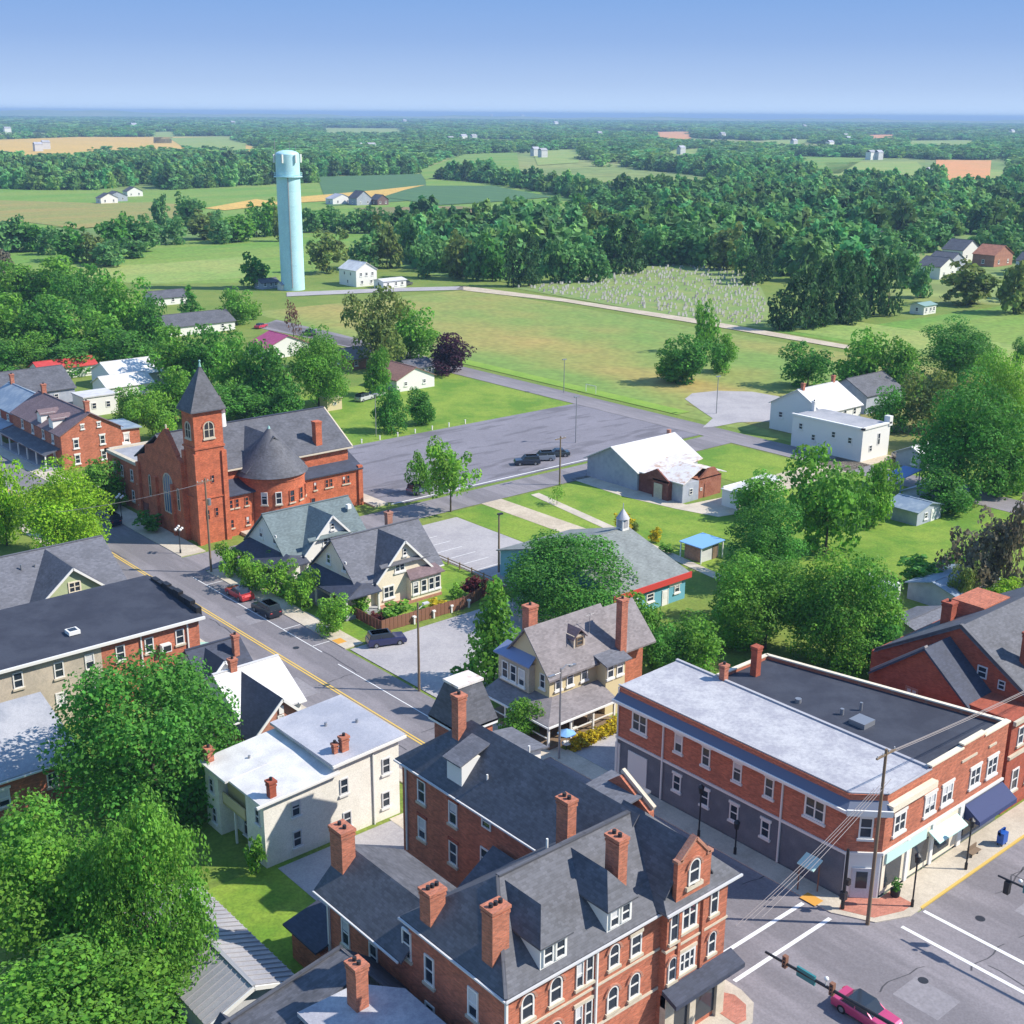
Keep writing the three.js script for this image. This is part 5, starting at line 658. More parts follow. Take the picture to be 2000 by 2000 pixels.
// ---------------------------------------------------------------- brick terrace left of the church
{
  const T = thing('brick_gable_house', 'orange brick house with plum roof, white dormers and shaded side porch at the left', 'house', 84, -222), o = { sill: MT.white, frame: MT.white, lintel: MT.white };
  plainHouse(T, { x0: 78.6, x1: 89.6, z0: -234, z1: -211, ye: 6.4, yr: 9.6, axis: 'z', wall: MT.brick, roof: MT.shinglePlum }); for (const [u, y] of [[81.2, 4.4], [86, 4.4], [81.2, 1.6], [86, 1.6]]) win(T, 'S', -211, u, y, .95, 1.6, o); for (const u of [82.6, 85.6]) win(T, 'S', -211, u, 7.2, .6, .7, o); chimney(T, 84.2, -212.2, 9, 11.2, .8, .7, MT.chimney, 1); chimney(T, 84.2, -232, 9, 11, .8, .7, MT.chimney, 1);
  for (const z of [-216, -221.4]) { const D = part(T, 'dormer', box(79, 6.6, z - .9, 81.6, 8.4, z + .9), MT.white); part(D, 'dormer_roof', gableX(78.9, 82.4, z - 1, z + 1, 8.3, 9, .15, .1), MT.shinglePlum); }
  part(T, 'porch_roof', slab([[75.6, 3, -234], [75.6, 3, -211.6], [78.7, 3.8, -211.6], [78.7, 3.8, -234]], .15), MT.slate); for (let i = 0; i < 6; i++) part(T, 'porch_post', post(75.9, 0, -211.9 - i * 4.3, 3, .2), MT.white); part(T, 'porch_floor', box(75.7, 0, -234, 78.7, .5, -211.6), MT.greyRoof); for (const z of [-214.6, -219, -224, -229]) { win(T, 'W', 78.6, z, 5, .95, 1.6, o); win(T, 'W', 78.6, z, 1.9, .95, 1.8, o); }
  part(T, 'east_wing', box(89.6, 0, -222, 94.6, 4.8, -214.6), MT.brick); part(T, 'east_wing_roof', slab([[89.6, 5, -222.3], [89.6, 5, -214.2], [95, 4.8, -214.2], [95, 4.8, -222.3]], .2), MT.roofBlueGrey); win(T, 'S', -214.6, 92, 3, 1.1, 1.8, o); part(T, 'rear_porch', box(89.7, 2.2, -214.6, 92, 2.4, -212.8), MT.white);
  const U = thing('metal_roof_row_house', 'dark brick house with pale blue metal roof next to the orange brick house', 'house', 84, -242); plainHouse(U, { x0: 79, x1: 89, z0: -249.6, z1: -234.6, ye: 6, yr: 8.8, axis: 'z', wall: MT.brickDark, roof: MT.roofBlueGrey, ww: [[-237.6, 4.6], [-242, 4.6], [-246.4, 4.6], [-237.6, 1.8], [-242, 1.8]] }); chimney(U, 84, -248, 8, 10.4, .7, .7, MT.chimney, 1); part(U, 'porch_roof', slab([[76, 3, -249], [76, 3, -235], [79.1, 3.8, -235], [79.1, 3.8, -249]], .15), MT.roofBlueGrey); for (const z of [-235.6, -240, -244.4, -248.6]) part(U, 'porch_post', post(76.3, 0, z, 3, .2), MT.white);
  const N = thing('grey_roof_house', 'large house with grey roof behind the metal roofed row house at the left edge', 'house', 88, -262); plainHouse(N, { x0: 80, x1: 99, z0: -268, z1: -255, ye: 5, yr: 8.6, wall: MT.block, roof: MT.slate, ww: [[-262, 4]], ws: [[84, 3.4], [90, 3.4], [95, 3.4]] });
  const Wt = thing('small_white_house', 'small white addition with flat pale roof right of the grey roofed house', 'house', 101, -250); part(Wt, 'wall', box(97.6, 0, -253, 104.6, 4, -247), MT.white); part(Wt, 'roof', box(97.4, 4, -253.2, 104.8, 4.25, -246.8), MT.paleStucco); win(Wt, 'S', -247, 99.6, 2.2, 1, 1.3, {}); win(Wt, 'S', -247, 102.6, 2.2, 1, 1.3, {});
  const R = thing('red_roof_shed', 'long white shed with bright red roof at the left', 'shed', 111, -288); plainHouse(R, { x0: 104, x1: 117.6, z0: -294, z1: -287.8, ye: 2.8, yr: 4.2, wall: MT.white, roof: MT.roofRed, ws: [[115.6, 1.4, 1.2, 1.2]] });
  const S1 = thing('white_double_shed', 'white shed with large bright white metal roof among the trees left of the spire', 'shed', 118, -272); plainHouse(S1, { x0: 113, x1: 126, z0: -280, z1: -268, ye: 3.2, yr: 5.6, wall: MT.white, roof: MT.whiteRoof, doors: [[116, 2.4, 2.4]] }); const S2 = thing('white_lean_to', 'white lean to shed with pale roof in front of the white double shed', 'shed', 114, -264); plainHouse(S2, { x0: 108.4, x1: 119, z0: -268.6, z1: -260.6, ye: 2.6, yr: 4.4, wall: MT.white, roof: MT.whiteRoof, ws: [[110.2, 1.3, .9, .9]] });
}
// ---------------------------------------------------------------- scattered houses, middle distance
const H1 = (name, label, [x, z], w, d, ye, yr, wall, roof, axis = 'x', extra = {}) => { const T = thing(name, label, extra.cat || 'house', x, z, extra.group); plainHouse(T, { x0: x - w / 2, x1: x + w / 2, z0: z - d / 2, z1: z + d / 2, ye, yr, wall, roof, axis, ws: extra.ws || [[x - w * .3, 1.6], [x + w * .05, 1.6], [x + w * .32, 1.6]], ww: extra.ww || [[z, 1.6]] }); return T; };
H1('dark_roof_bungalow', 'white bungalow with dark grey hip like roof below the conifer, left of the standpipe', [164, -331], 22, 11, 2.8, 5.4, MT.white, MT.slate); H1('distant_white_bungalow', 'white bungalow with dark roof among trees at upper left below the fields', [183, -386], 12, 8, 2.6, 4.4, MT.white, MT.slate);
H1('magenta_roof_house', 'white house with magenta pink roof among the left trees', [165, -284], 13, 9, 3, 5.6, MT.white, MT.roofPink, 'z'); H1('brown_roof_bungalow', 'white bungalow with brown roof beside the purple tree', [166.6, -231.6], 10.6, 9.6, 2.9, 5.2, MT.white, MT.shingleBrown, 'z', { ws: [[163.8, 1.7, .8, .9], [169, 1.7, .8, .9]] }); H1('pink_brick_house', 'low pinkish brick house behind the tall pale tree', [172, -259], 10, 9, 2.8, 4.8, MT.brickPink, MT.shingleTan); H1('grey_roof_garage', 'grey roofed garage right of the purple tree base', [176, -240], 7, 6, 2.6, 4, MT.block, MT.slate);
{ const C = thing('tan_camper', 'small tan box shaped shed beside the white cars on the lawn edge', 'shed', 140.6, -222); part(C, 'wall', box(139, 0, -223.6, 142.6, 2.5, -220.6), MT.yellow); part(C, 'roof', box(138.8, 2.5, -223.8, 142.8, 2.65, -220.4), MT.cream); win(C, 'S', -220.6, 140.8, 1.5, .8, .7, {}); }
// standpipe and the buildings at its foot
{
  const T = thing('standpipe', 'tall pale turquoise cylindrical water standpipe standing in the fields', 'water tower', 233.4, -390), m = mapped(mottled([.44, .7, .76], [.5, .76, .81], [[3, 1], [12, 1]], 20), .45), x = 233.4, z = -390;
  part(T, 'tank', cyl(x, 0, z, 4.1, 39.5, 48), m); part(T, 'seam_ring', [4, 9, 14, 19, 24, 29, 34].map(y => cyl(x, y, z, 4.14, .12, 48)), m); part(T, 'balcony', [cyl(x, 38.6, z, 4.9, .35, 40)], m); part(T, 'railing', [40, 39.5].map(y => new THREE.TorusGeometry(4.85, .06, 5, 40).rotateX(Math.PI / 2).toNonIndexed().translate(x, y, z)), m);
  part(T, 'upper_tank', cyl(x, 39.5, z, 4.1, 6.5, 48), m); part(T, 'dome', new THREE.SphereGeometry(4.1, 40, 10, 0, 6.2832, 0, 1.5708).scale(1, .38, 1).toNonIndexed().translate(x, 46, z), m); for (let i = 0; i < 6; i++) { const a = i / 6 * 6.283 + .4, q = part(T, 'antenna', [box(x + Math.cos(a) * 4.6 - .25, 43.4, z + Math.sin(a) * 4.6 - .25, x + Math.cos(a) * 4.6 + .25, 46.2, z + Math.sin(a) * 4.6 + .25)], MT.trim); } part(T, 'mast', [cyl(x - 3.8, 44, z - 1.6, .12, 7, 6), cyl(x + 1, 47.6, z, .08, 3.4, 6), cyl(x + 3.4, 46, z, .08, 3.2, 6)], MT.steel); part(T, 'ladder', [bar4([x - 2.3, 1, z + 3.6], [x - 2.3, 39, z + 3.6], .35, .12)], MT.steel);
  const W = H1('white_tall_house', 'two storey white house with bright roof right of the standpipe foot', [259, -387], 9, 11, 6, 8.6, MT.white, MT.whiteRoof, 'z', { ws: [[256.6, 4.4], [259, 4.4], [261.6, 4.4], [257, 1.6], [261, 1.6]], ww: [[-389, 4.4], [-385, 4.4], [-387, 1.6]] }); H1('white_low_building', 'low white building right of the two storey white house', [264, -374], 10, 6, 2.8, 3.4, MT.white, MT.paleStucco); H1('small_grey_shed', 'small grey shed at the left foot of the standpipe', [228, -399], 7, 5, 2.4, 3.6, MT.block, MT.slate, 'x', { cat: 'shed' }); H1('tower_annex', 'tiny pale hut touching the left side of the standpipe', [230, -391], 3, 3, 2.2, 3, MT.trim, MT.greyRoof, 'x', { cat: 'hut', ws: [], ww: [] });
  H1('field_shed', 'green grey shed with white end wall on the lawn near the cemetery pines', [362, -219], 7, 5, 3, 3.6, MT.white, plain(.2, .32, .3), 'x', { cat: 'shed' });
}
// farmstead and far houses
const FH = [[[487, -748], 16, 9, 4, 7, 'white', 'silverRoof', 'white farm barn of the farmstead in the golden field'], [[494, -733], 12, 10, 5, 9.5, 'block', 'slate', 'grey roofed farmhouse of the farmstead in the golden field'], [[505, -726], 9, 9, 4, 7, 'rustBarn', 'slate', 'dark barn right of the golden field farmhouse'], [[362, -842], 12, 8, 4, 7, 'white', 'slate', 'white farmhouse at the wood edge, upper left'], [[375, -858], 14, 9, 4, 7, 'block', 'slate', 'grey farm building beside the white wood edge farmhouse'], [[408, -902], 12, 8, 4, 7, 'white', 'slate', 'rightmost farm building at the wood edge, upper left'],
[[495, -345], 13, 10, 5, 8.5, 'white', 'slate', 'white house with grey roof behind the cemetery pines'], [[528, -350], 14, 10, 5, 8.5, 'cream', 'slate', 'cream house with grey roof above the cemetery pines'], [[515, -296], 14, 10, 5, 9, 'white', 'slate', 'white house with blue grey roof in the right village'], [[508, -277], 15, 10, 5, 8.6, 'brickPink', 'roofRust', 'house with orange red roof near the right edge'], [[450, -268], 12, 10, 5, 8, 'white', 'slate', 'white house with slate roof below the right village'], [[470, -276], 12, 10, 5, 8, 'block', 'slate', 'blue grey house left of the orange roofed house'], [[500, -255], 10, 9, 4.6, 7.6, 'white', 'slate', 'white house right of the orange roofed house']];
for (const [p, w, d, ye, yr, wall, roof, label] of FH) H1('far_house', label, p, w, d, ye, yr, MT[wall], MT[roof], 'z', { ws: [[p[0] - w * .25, 2, 1.2, 1.6], [p[0] + w * .25, 2, 1.2, 1.6]], ww: [[p[1], 2, 1.2, 1.6]] });
const specks = [[1226.8,-3441.1], [1917.5,-4187.7], [2636.4,-4821.3], [4039.7,-5561.4], [10028.8,-12044.7], [10765.7,-12331.9], [4300.1,-4680.2], [1625.8,-2081.7], [1799.6,-2258.3], [1821.5,-2249.5], [1289.3,-1447.2], [1253.7,-1390.6], [2416,-2459.8], [1184.1,-1757.5], [1202.6,-1748.2], [2646.8,-2237.1], [2147,-1626.8], [4586.5,-3427.7], [2815.5,-1974.6], [2508.9,-1752], [1623.3,-1091.9], [1633.9,-1086.1], [1170.3,-716.2], [4108.3,-2226.1], [2140.6,-1146.5], [2115,-1517.1], [1549.7,-1392], [797.7,-2073.8], [747.6,-1975.2]];
specks.sort((a, b) => Math.atan2(a[0], -a[1]) - Math.atan2(b[0], -b[1]));
const ORD = 'leftmost,second,third,fourth,fifth,sixth,seventh,eighth,ninth,tenth,eleventh,twelfth,thirteenth,fourteenth,fifteenth,sixteenth,seventeenth,eighteenth,nineteenth,twentieth,twenty first,twenty second,twenty third,twenty fourth,twenty fifth,twenty sixth,twenty seventh,twenty eighth,rightmost'.split(',');
const nth = (i, n) => i === 0 ? 'leftmost' : i === n - 1 ? 'rightmost' : ORD[i] + ' from the left';
specks.forEach((p, i) => { const k = Math.hypot(...p) / 1000, w = 9 + 2.2 * k * (i % 3 ? .7 : 1), T = thing('distant_farm', 'tiny pale farm building in the far woods, ' + nth(i, 29), 'farm', p[0], p[1], 'farm buildings in the far woods'); part(T, 'wall', box(p[0] - w / 2, 0, p[1] - w / 3, p[0] + w / 2, 6 + 2.4 * k, p[1] + w / 3), i % 3 ? MT.paleStucco : MT.white); part(T, 'roof', gableX(p[0] - w / 2, p[0] + w / 2, p[1] - w / 3, p[1] + w / 3, 6 + 2.4 * k, 8 + 2.9 * k, .3, .3), i % 2 ? MT.silverRoof : MT.greyRoof); });

// ---------------------------------------------------------------- trees one can tell apart
const TR = (t, kind, leaf, label, group, name, cat) => tree(t, kind, leaf, label, group, name, cat);
TR([41.2,-96.6,7.2,6.7,7], 'domeL', 'deep', 'large dense round tree between the black roof and the white stucco building', null, 'round_tree');
TR([29.4,-72.4,4.2,7.3,7.6], 'domeL', 'mid', 'large leafy tree beside the metal shed roof at bottom left', null, 'leafy_tree'); TR([25.2,-79.2,6,6.3,6.5], 'roundL', 'mid', 'large bright leafy tree on the left edge below the slate lean building', null, 'leafy_tree'); TR([23.3,-70.2,6.4,4.1,4.3], 'roundL', 'mid', 'large leafy tree in the bottom left corner', null, 'leafy_tree'); TR([30.4,-71.7,1.6,2.9,3.2], 'round', 'mid', 'small leafy tree at the near end of the metal shed roof', null, 'leafy_tree');
TR([35.5,-88.7,1.6,1.1,1.5], 'sparse', 'dead', 'bare grey twigs in the top of the bottom left tree', null, 'bare_shrub', 'shrub');
TR([42.8,-81.5,0.8,1.5,1.9], 'shrub', 'mid', 'small bush at the front corner of the white stucco building', null, 'bush', 'bush');
TR([60.4,-165.4,6.2,6.2,6.5], 'roundL', 'lime', 'bright yellow green tree across the street from the church', null, 'lime_tree'); TR([56.6,-177.1,3.1,6,6.3], 'round', 'lime', 'yellow green tree cut by the left edge opposite the church', null, 'lime_tree'); TR([74.8,-186.3,3.9,3.4,3.6], 'round', 'mid', 'dark bushy street tree at the low north wing of the church', null, 'street_tree'); TR([75,-170.1,1.8,1.3,1.7], 'shrub', 'deep', 'dark green bush at the foot of the church front', null, 'bush', 'bush');
TR([75.4,-145.1,2.1,2.2,2.5], 'ragged', 'light', 'yellowish green street tree next to the bell tower base', null, 'street_tree'); TR([74.9,-138.1,2.3,2.3,2.6], 'ragged', 'light', 'street tree above the red parked car', null, 'street_tree'); TR([80.6,-141.6,2.2,1.7,2.1], 'round', 'mid', 'blue green garden tree in front of the blue green roofed house', null, 'garden_tree'); TR([76.6,-134.4,2.4,2.2,2.5], 'ragged', 'light', 'street tree in the middle of the row before the white houses', null, 'street_tree'); TR([76.8,-129.5,2.2,2.3,2.7], 'ragged', 'light', 'street tree before the porch of the cream white house', null, 'street_tree'); TR([75.3,-119.9,2,2.2,2.5], 'round', 'light', 'last round street tree in the row, nearest the fence corner', null, 'street_tree');
TR([80.9,-122.4,1.3,1.1,1.5], 'shrub', 'light', 'green bush at the porch corner of the cream white house', null, 'bush', 'bush'); TR([81,-119.2,0.9,0.5,0.9], 'shrub', 'maroon', 'low maroon bush inside the garden fence corner', null, 'bush', 'bush'); TR([95.8,-118.4,1.6,1.3,1.6], 'shrub', 'maroon', 'dark maroon bush at the right end of the garden fence', null, 'bush', 'bush'); TR([92.7,-118.4,0.9,1,1.4], 'shrub', 'light', 'bright green bush left of the maroon bush', null, 'bush', 'bush'); TR([88.9,-117.5,1.2,0.7,1.1], 'shrub', 'gold', 'yellow green bush inside the garden fence', null, 'bush', 'bush'); TR([83.6,-118.6,1.9,1,1.4], 'shrub', 'light', 'low leafy bed below the bay windows of the cream white house', null, 'bush', 'bush'); TR([86.6,-117.6,0.8,0.5,0.9], 'shrub', 'mid', 'small green bush between the two garden beds', null, 'bush', 'bush');
TR([80.8,-96.5,3,5.8,6], 'cone', 'mid', 'tall cone shaped tree left of the cream porch house', null, 'cone_tree'); TR([101,-106.6,7.4,4.7,4.9], 'domeL', 'deep', 'wide round tree in front of the cupola hall', null, 'round_tree'); TR([99.9,-92.6,2.6,3.4,3.7], 'round', 'mid', 'tree between the red fascia and the cream house chimney', null, 'garden_tree'); TR([99.3,-84.7,3.9,3.2,3.5], 'round', 'mid', 'bushy tree just behind the pale flat roof', null, 'garden_tree'); TR([96,-85.9,2.3,2.9,3.2], 'round', 'deep', 'dark tree behind the chimney of the cream porch house', null, 'garden_tree');
TR([74.8,-85.2,1.9,2.1,2.4], 'round', 'mid', 'tall hedge bush along the porch of the cream house', null, 'bush', 'bush'); TR([77.9,-98.2,1.6,1.1,1.5], 'shrub', 'deep', 'dark bush left of the cream porch house under the cone tree', null, 'bush', 'bush');
const hedge = (pts, w, h, leaf, label) => { const [x0, z0] = pts[0], [x1, z1] = pts[1], T = thing('hedge', label, 'hedge', (x0 + x1) / 2, (z0 + z1) / 2), n = Math.ceil(Math.hypot(x1 - x0, z1 - z0) / (w * .9)); for (let i = 0; i < n; i++) { const k = (i + .5) / n, c = mesh('foliage', CR.shrub[i % 2], LEAF[leaf], T); c.position.set((x0 + (x1 - x0) * k) - T.position.x, h * .5, z0 + (z1 - z0) * k - T.position.z); c.scale.set(w * .8, h * .62, w * .8); c.rotation.y = i; } };
hedge([[77.4, -80.2], [84.6, -80.4]], 1, 1.1, 'gold', 'yellow orange flower hedge along the porch of the cream house');
// right hand group
TR([144.9,-99.1,6.4,7.3,7.6], 'round', 'mid', 'tall bright tree behind the pale carport', null, 'garden_tree');
TR([151.6,-116.4,4.1,3.3,3.5], 'round', 'mid', 'rounded tree top directly beside the white carport', null, 'garden_tree');
TR([128.8,-97.1,5,5.3,5.6], 'roundL', 'deep', 'large tree right of the sky blue canopy', null, 'garden_tree');
TR([111.7,-83.6,5.9,5.4,5.7], 'roundL', 'mid', 'large tree left of the pair behind the black flat roof', null, 'garden_tree');
TR([115.3,-75.2,5.8,6.1,6.4], 'roundL', 'mid', 'broad tree behind the far edge of the black flat roof', null, 'garden_tree');
TR([116.5,-70.7,2.6,3.2,3.5], 'round', 'deep', 'tree at the gable of the tall brick hall', null, 'garden_tree');
TR([161.6,-102.3,2.8,5,5.2], 'round', 'light', 'pale green tree on the right side of the tall bright tree', null, 'garden_tree');
TR([115.9,-91.6,2.7,3.9,4.2], 'round', 'mid', 'tree between the teal wall and the large right trees', null, 'garden_tree');
TR([238.1,-171.6,6.1,4.9,5.1], 'round', 'deep', 'dark tree behind the left gable of the tall white house', null, 'garden_tree');
TR([238.2,-156.8,5.9,7.1,7.3], 'round', 'mid', 'tree rising behind the pale gabled house', null, 'garden_tree');
TR([243.6,-150.5,4.7,6.3,6.5], 'round', 'mid', 'tree second from the right of the pale gabled house', null, 'garden_tree');
TR([270.5,-153.6,8.7,6.7,7], 'roundL', 'deep', 'big dark tree against the right lawn, highest of its group', null, 'garden_tree');
TR([222.6,-131.6,5.9,5.6,5.8], 'round', 'olive', 'dull olive tree right of the long white block building', null, 'garden_tree');
TR([219.8,-115.2,6.3,8.7,9.1], 'roundL', 'light', 'large pale green tree at the right edge', null, 'garden_tree');
TR([185.7,-102.6,7.9,9.3,9.6], 'roundL', 'deep', 'very large dark tree right of the white roof shed', null, 'garden_tree');
TR([194.9,-98.8,5.1,6.9,7.2], 'round', 'mid', 'tree on the right edge above the red shed', null, 'garden_tree');
TR([299.1,-152.3,2,3.6,3.9], 'round', 'deep', 'small dark tree cut by the right edge at the lawn', null, 'garden_tree');
TR([216.8,-135.9,3.7,4.1,4.3], 'round', 'deep', 'shaded tree close behind the white block building', null, 'garden_tree');
TR([176.6,-99.2,4.1,3.2,3.4], 'round', 'deep', 'dark low tree over the blue grey shed', null, 'garden_tree');
TR([146.2,-77.1,4.1,5.4,5.7], 'ragged', 'dusk', 'brownish grey thin tree at the right of the lawn', null, 'garden_tree');
TR([148.6,-73.6,3,6.5,6.8], 'ragged', 'dusk', 'brown green thin tree on the right edge', null, 'garden_tree');
TR([141.6,-75.6,2,3,3.3], 'ragged', 'olive', 'small green tree in front of the brownish tree', null, 'garden_tree');
TR([150.8,-82.6,1.8,1.7,2], 'shrub', 'light', 'leafy bush on the lawn beside the brownish tree', null, 'bush', 'bush');
TR([144.6,-71.1,2.6,1.8,2.2], 'round', 'lime', 'yellow green tree at the right edge above the brick hall', null, 'garden_tree');
TR([144.3,-83.3,3.4,1.9,2.2], 'shrub', 'deep', 'low dark hedge below the bright lawn', null, 'bush', 'bush');
TR([184.1,-98.9,1.2,2.2,2.5], 'coneS', 'deep', 'small conifer in front of the pale blue house', null, 'conifer');
TR([129.2,-124.1,1.4,1.5,1.9], 'shrub', 'gold', 'larger yellow bush right of the cupola', null, 'bush', 'bush'); TR([130.4,-122.9,0.7,0.8,1.1], 'shrub', 'olive', 'small dull green bush between the two yellow bushes', null, 'bush', 'bush'); TR([129.9,-118.2,1,1,1.3], 'shrub', 'gold', 'smaller yellow bush towards the sky blue canopy', null, 'bush', 'bush'); TR([127.5,-114,1,0.6,0.9], 'shrub', 'mid', 'low green shrub by the sky blue canopy', null, 'bush', 'bush');
TR([131.5,-141.3,1.4,1.5,1.8], 'sparse', 'light', 'thin young tree on the lawn between the two paths', null, 'young_tree'); TR([116, -149.2, 4.1, 4.2, 7.2], 'ragged', 'light', 'open pale tree with visible trunk at the front of the parking lot', null, 'lot_tree'); TR([118.2,-160.3,2.2,3.1,3.4], 'ragged', 'mid', 'smaller tree left of the open pale tree, over a parked car', null, 'lot_tree');
TR([139.1,-197.8,3,4.3,4.5], 'round', 'deep', 'left clipped round tree of the pair on the lawn', null, 'lawn_tree'); TR([147.5,-199,2.8,3.4,3.7], 'round', 'deep', 'right clipped round tree of the pair on the lawn', null, 'lawn_tree'); TR([183.9,-236.9,4.9,4.7,4.9], 'round', 'plum', 'dark purple round tree at the bend of the back road', null, 'purple_tree');
TR([172.8,-252.1,7.2,9.3,9.6], 'round', 'olive', 'tall pale olive tree left of the purple tree', null, 'tall_tree'); TR([186.6,-256.3,6.2,6.7,7], 'round', 'mid', 'green tree touching the tall pale olive tree', null, 'tall_tree'); TR([155.9,-226.5,2.9,5,5.2], 'round', 'mid', 'slim tree left of the brown roofed bungalow', null, 'garden_tree'); TR([140,-225.6,6.5,7.4,7.7], 'roundL', 'mid', 'large round tree above the church roof ridge', null, 'tall_tree');
TR([221.4,-192.4,6.6,5.3,5.6], 'round', 'deep', 'main dark tree of the clump standing alone in the field', null, 'field_tree'); TR([253.1,-215.9,3.8,6.5,6.8], 'ragged', 'mid', 'tall pointed tree in the clump standing alone in the field', null, 'field_tree'); TR([218.1,-195.8,3.6,3.6,3.9], 'round', 'mid', 'lower left tree in the clump standing alone in the field', null, 'field_tree'); TR([236.6,-196,3.2,4.5,4.7], 'round', 'mid', 'right hand tree in the clump standing alone in the field', null, 'field_tree');
TR([174.2,-350.9,3.4,4.7,4.9], 'coneS', 'deep', 'conical evergreen above the dark roofed bungalow', null, 'conifer'); TR([179.2,-332.4,4.8,5.1,5.3], 'round', 'mid', 'tree right of the dark roofed bungalow', null, 'garden_tree'); TR([188.8,-338.8,2.2,2.5,2.8], 'shrub', 'light', 'small round bush beside the red car', null, 'bush', 'bush'); TR([180.7,-302.9,2.6,4.9,5.1], 'sparse', 'rust', 'thin reddish nearly bare tree by the back road bend', null, 'bare_tree'); TR([225.5,-402.8,4.6,5.9,6.1], 'roundS', 'deep', 'small round tree left of the standpipe', null, 'field_tree'); TR([268.3,-422.5,7.6,8,8.3], 'fanS', 'olive', 'fan shaped tree right of the standpipe', null, 'fan_tree');
TR([140.9,-398.8,8,7.2,7.5], 'round', 'mid', 'fourth leafy tree from the left in the thick woods behind the left houses', 'woods behind the left houses', 'leafy_tree');
TR([149,-392.3,9.6,8,8.3], 'round', 'mid', 'sixth leafy tree from the left in the thick woods behind the left houses', 'woods behind the left houses', 'leafy_tree');
TR([144.4,-357.7,7.7,8.2,8.5], 'round', 'deep', 'ninth leafy tree from the left in the thick woods behind the left houses', 'woods behind the left houses', 'leafy_tree');
TR([137.9,-318.6,7.4,8.9,9.3], 'round', 'mid', 'eleventh leafy tree from the left in the thick woods behind the left houses', 'woods behind the left houses', 'leafy_tree');
TR([138.5,-303.4,4.7,6.9,7.1], 'round', 'deep', 'rightmost leafy tree in the thick woods behind the left houses', 'woods behind the left houses', 'leafy_tree');
TR([110.3,-318.8,7.7,7.7,8], 'round', 'mid', 'third leafy tree from the left in the thick woods behind the left houses', 'woods behind the left houses', 'leafy_tree');
TR([118.8,-313.9,8,7.5,7.8], 'round', 'deep', 'seventh leafy tree from the left in the thick woods behind the left houses', 'woods behind the left houses', 'leafy_tree');
TR([124,-303.2,7,5.8,6.1], 'round', 'mid', 'tenth leafy tree from the left in the thick woods behind the left houses', 'woods behind the left houses', 'leafy_tree');
TR([127.5,-291.9,5.6,4.5,4.7], 'round', 'deep', 'twelfth leafy tree from the left in the thick woods behind the left houses', 'woods behind the left houses', 'leafy_tree');
TR([100.6,-301.8,4.9,3.6,3.9], 'round', 'deep', 'leftmost leafy tree in the thick woods behind the left houses', 'woods behind the left houses', 'leafy_tree');
TR([106.8,-300.4,6.1,4.3,4.6], 'round', 'mid', 'fifth leafy tree from the left in the thick woods behind the left houses', 'woods behind the left houses', 'leafy_tree');
TR([170.9,-498.1,3.5,4.3,4.6], 'roundS', 'dusk', 'second leafy tree from the left in the thick woods behind the left houses', 'woods behind the left houses', 'leafy_tree');
TR([112.4,-292.7,6.1,3.5,3.8], 'round', 'deep', 'eighth leafy tree from the left in the thick woods behind the left houses', 'woods behind the left houses', 'leafy_tree');
TR([126.2,-261.7,6,6.5,6.8], 'round', 'mid', 'fourth leafy tree from the left in the group between the white sheds and the spire', 'trees between the white sheds and the spire', 'leafy_tree');
TR([130,-254.3,6.4,7.1,7.4], 'round', 'deep', 'fifth leafy tree from the left in the group between the white sheds and the spire', 'trees between the white sheds and the spire', 'leafy_tree');
TR([125,-231.4,5.3,7.3,7.6], 'round', 'mid', 'seventh leafy tree from the left in the group between the white sheds and the spire', 'trees between the white sheds and the spire', 'leafy_tree');
TR([128.8,-226.5,5.1,7.1,7.3], 'round', 'deep', 'ninth leafy tree from the left in the group between the white sheds and the spire', 'trees between the white sheds and the spire', 'leafy_tree');
TR([110,-233.9,4.8,5.2,5.4], 'round', 'mid', 'third leafy tree from the left in the group between the white sheds and the spire', 'trees between the white sheds and the spire', 'leafy_tree');
TR([100.3,-220.7,4.3,4.3,4.5], 'round', 'light', 'second leafy tree from the left in the group between the white sheds and the spire', 'trees between the white sheds and the spire', 'leafy_tree');
TR([103,-236.8,3.1,3.5,3.8], 'round', 'mid', 'leftmost leafy tree in the group between the white sheds and the spire', 'trees between the white sheds and the spire', 'leafy_tree');
TR([126.8,-216.5,3.5,3.7,4], 'round', 'deep', 'rightmost leafy tree in the group between the white sheds and the spire', 'trees between the white sheds and the spire', 'leafy_tree');
TR([121.8,-222,4.6,3.4,3.7], 'round', 'deep', 'eighth leafy tree from the left in the group between the white sheds and the spire', 'trees between the white sheds and the spire', 'leafy_tree');
TR([115.1,-224.3,5.1,4,4.3], 'round', 'deep', 'sixth leafy tree from the left in the group between the white sheds and the spire', 'trees between the white sheds and the spire', 'leafy_tree');
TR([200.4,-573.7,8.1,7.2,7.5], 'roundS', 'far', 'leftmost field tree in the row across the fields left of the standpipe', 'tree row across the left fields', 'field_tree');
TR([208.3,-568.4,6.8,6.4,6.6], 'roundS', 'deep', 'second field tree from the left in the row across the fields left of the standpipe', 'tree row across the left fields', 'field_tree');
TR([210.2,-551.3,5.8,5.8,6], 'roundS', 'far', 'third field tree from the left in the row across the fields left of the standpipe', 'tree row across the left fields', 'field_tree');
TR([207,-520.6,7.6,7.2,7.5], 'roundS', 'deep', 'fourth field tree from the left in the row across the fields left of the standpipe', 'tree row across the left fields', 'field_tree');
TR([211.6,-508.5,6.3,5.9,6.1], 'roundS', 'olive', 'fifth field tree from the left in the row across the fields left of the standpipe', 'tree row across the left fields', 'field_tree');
TR([230.6,-534.8,6.7,7.6,7.9], 'roundS', 'deep', 'seventh field tree from the left in the row across the fields left of the standpipe', 'tree row across the left fields', 'field_tree');
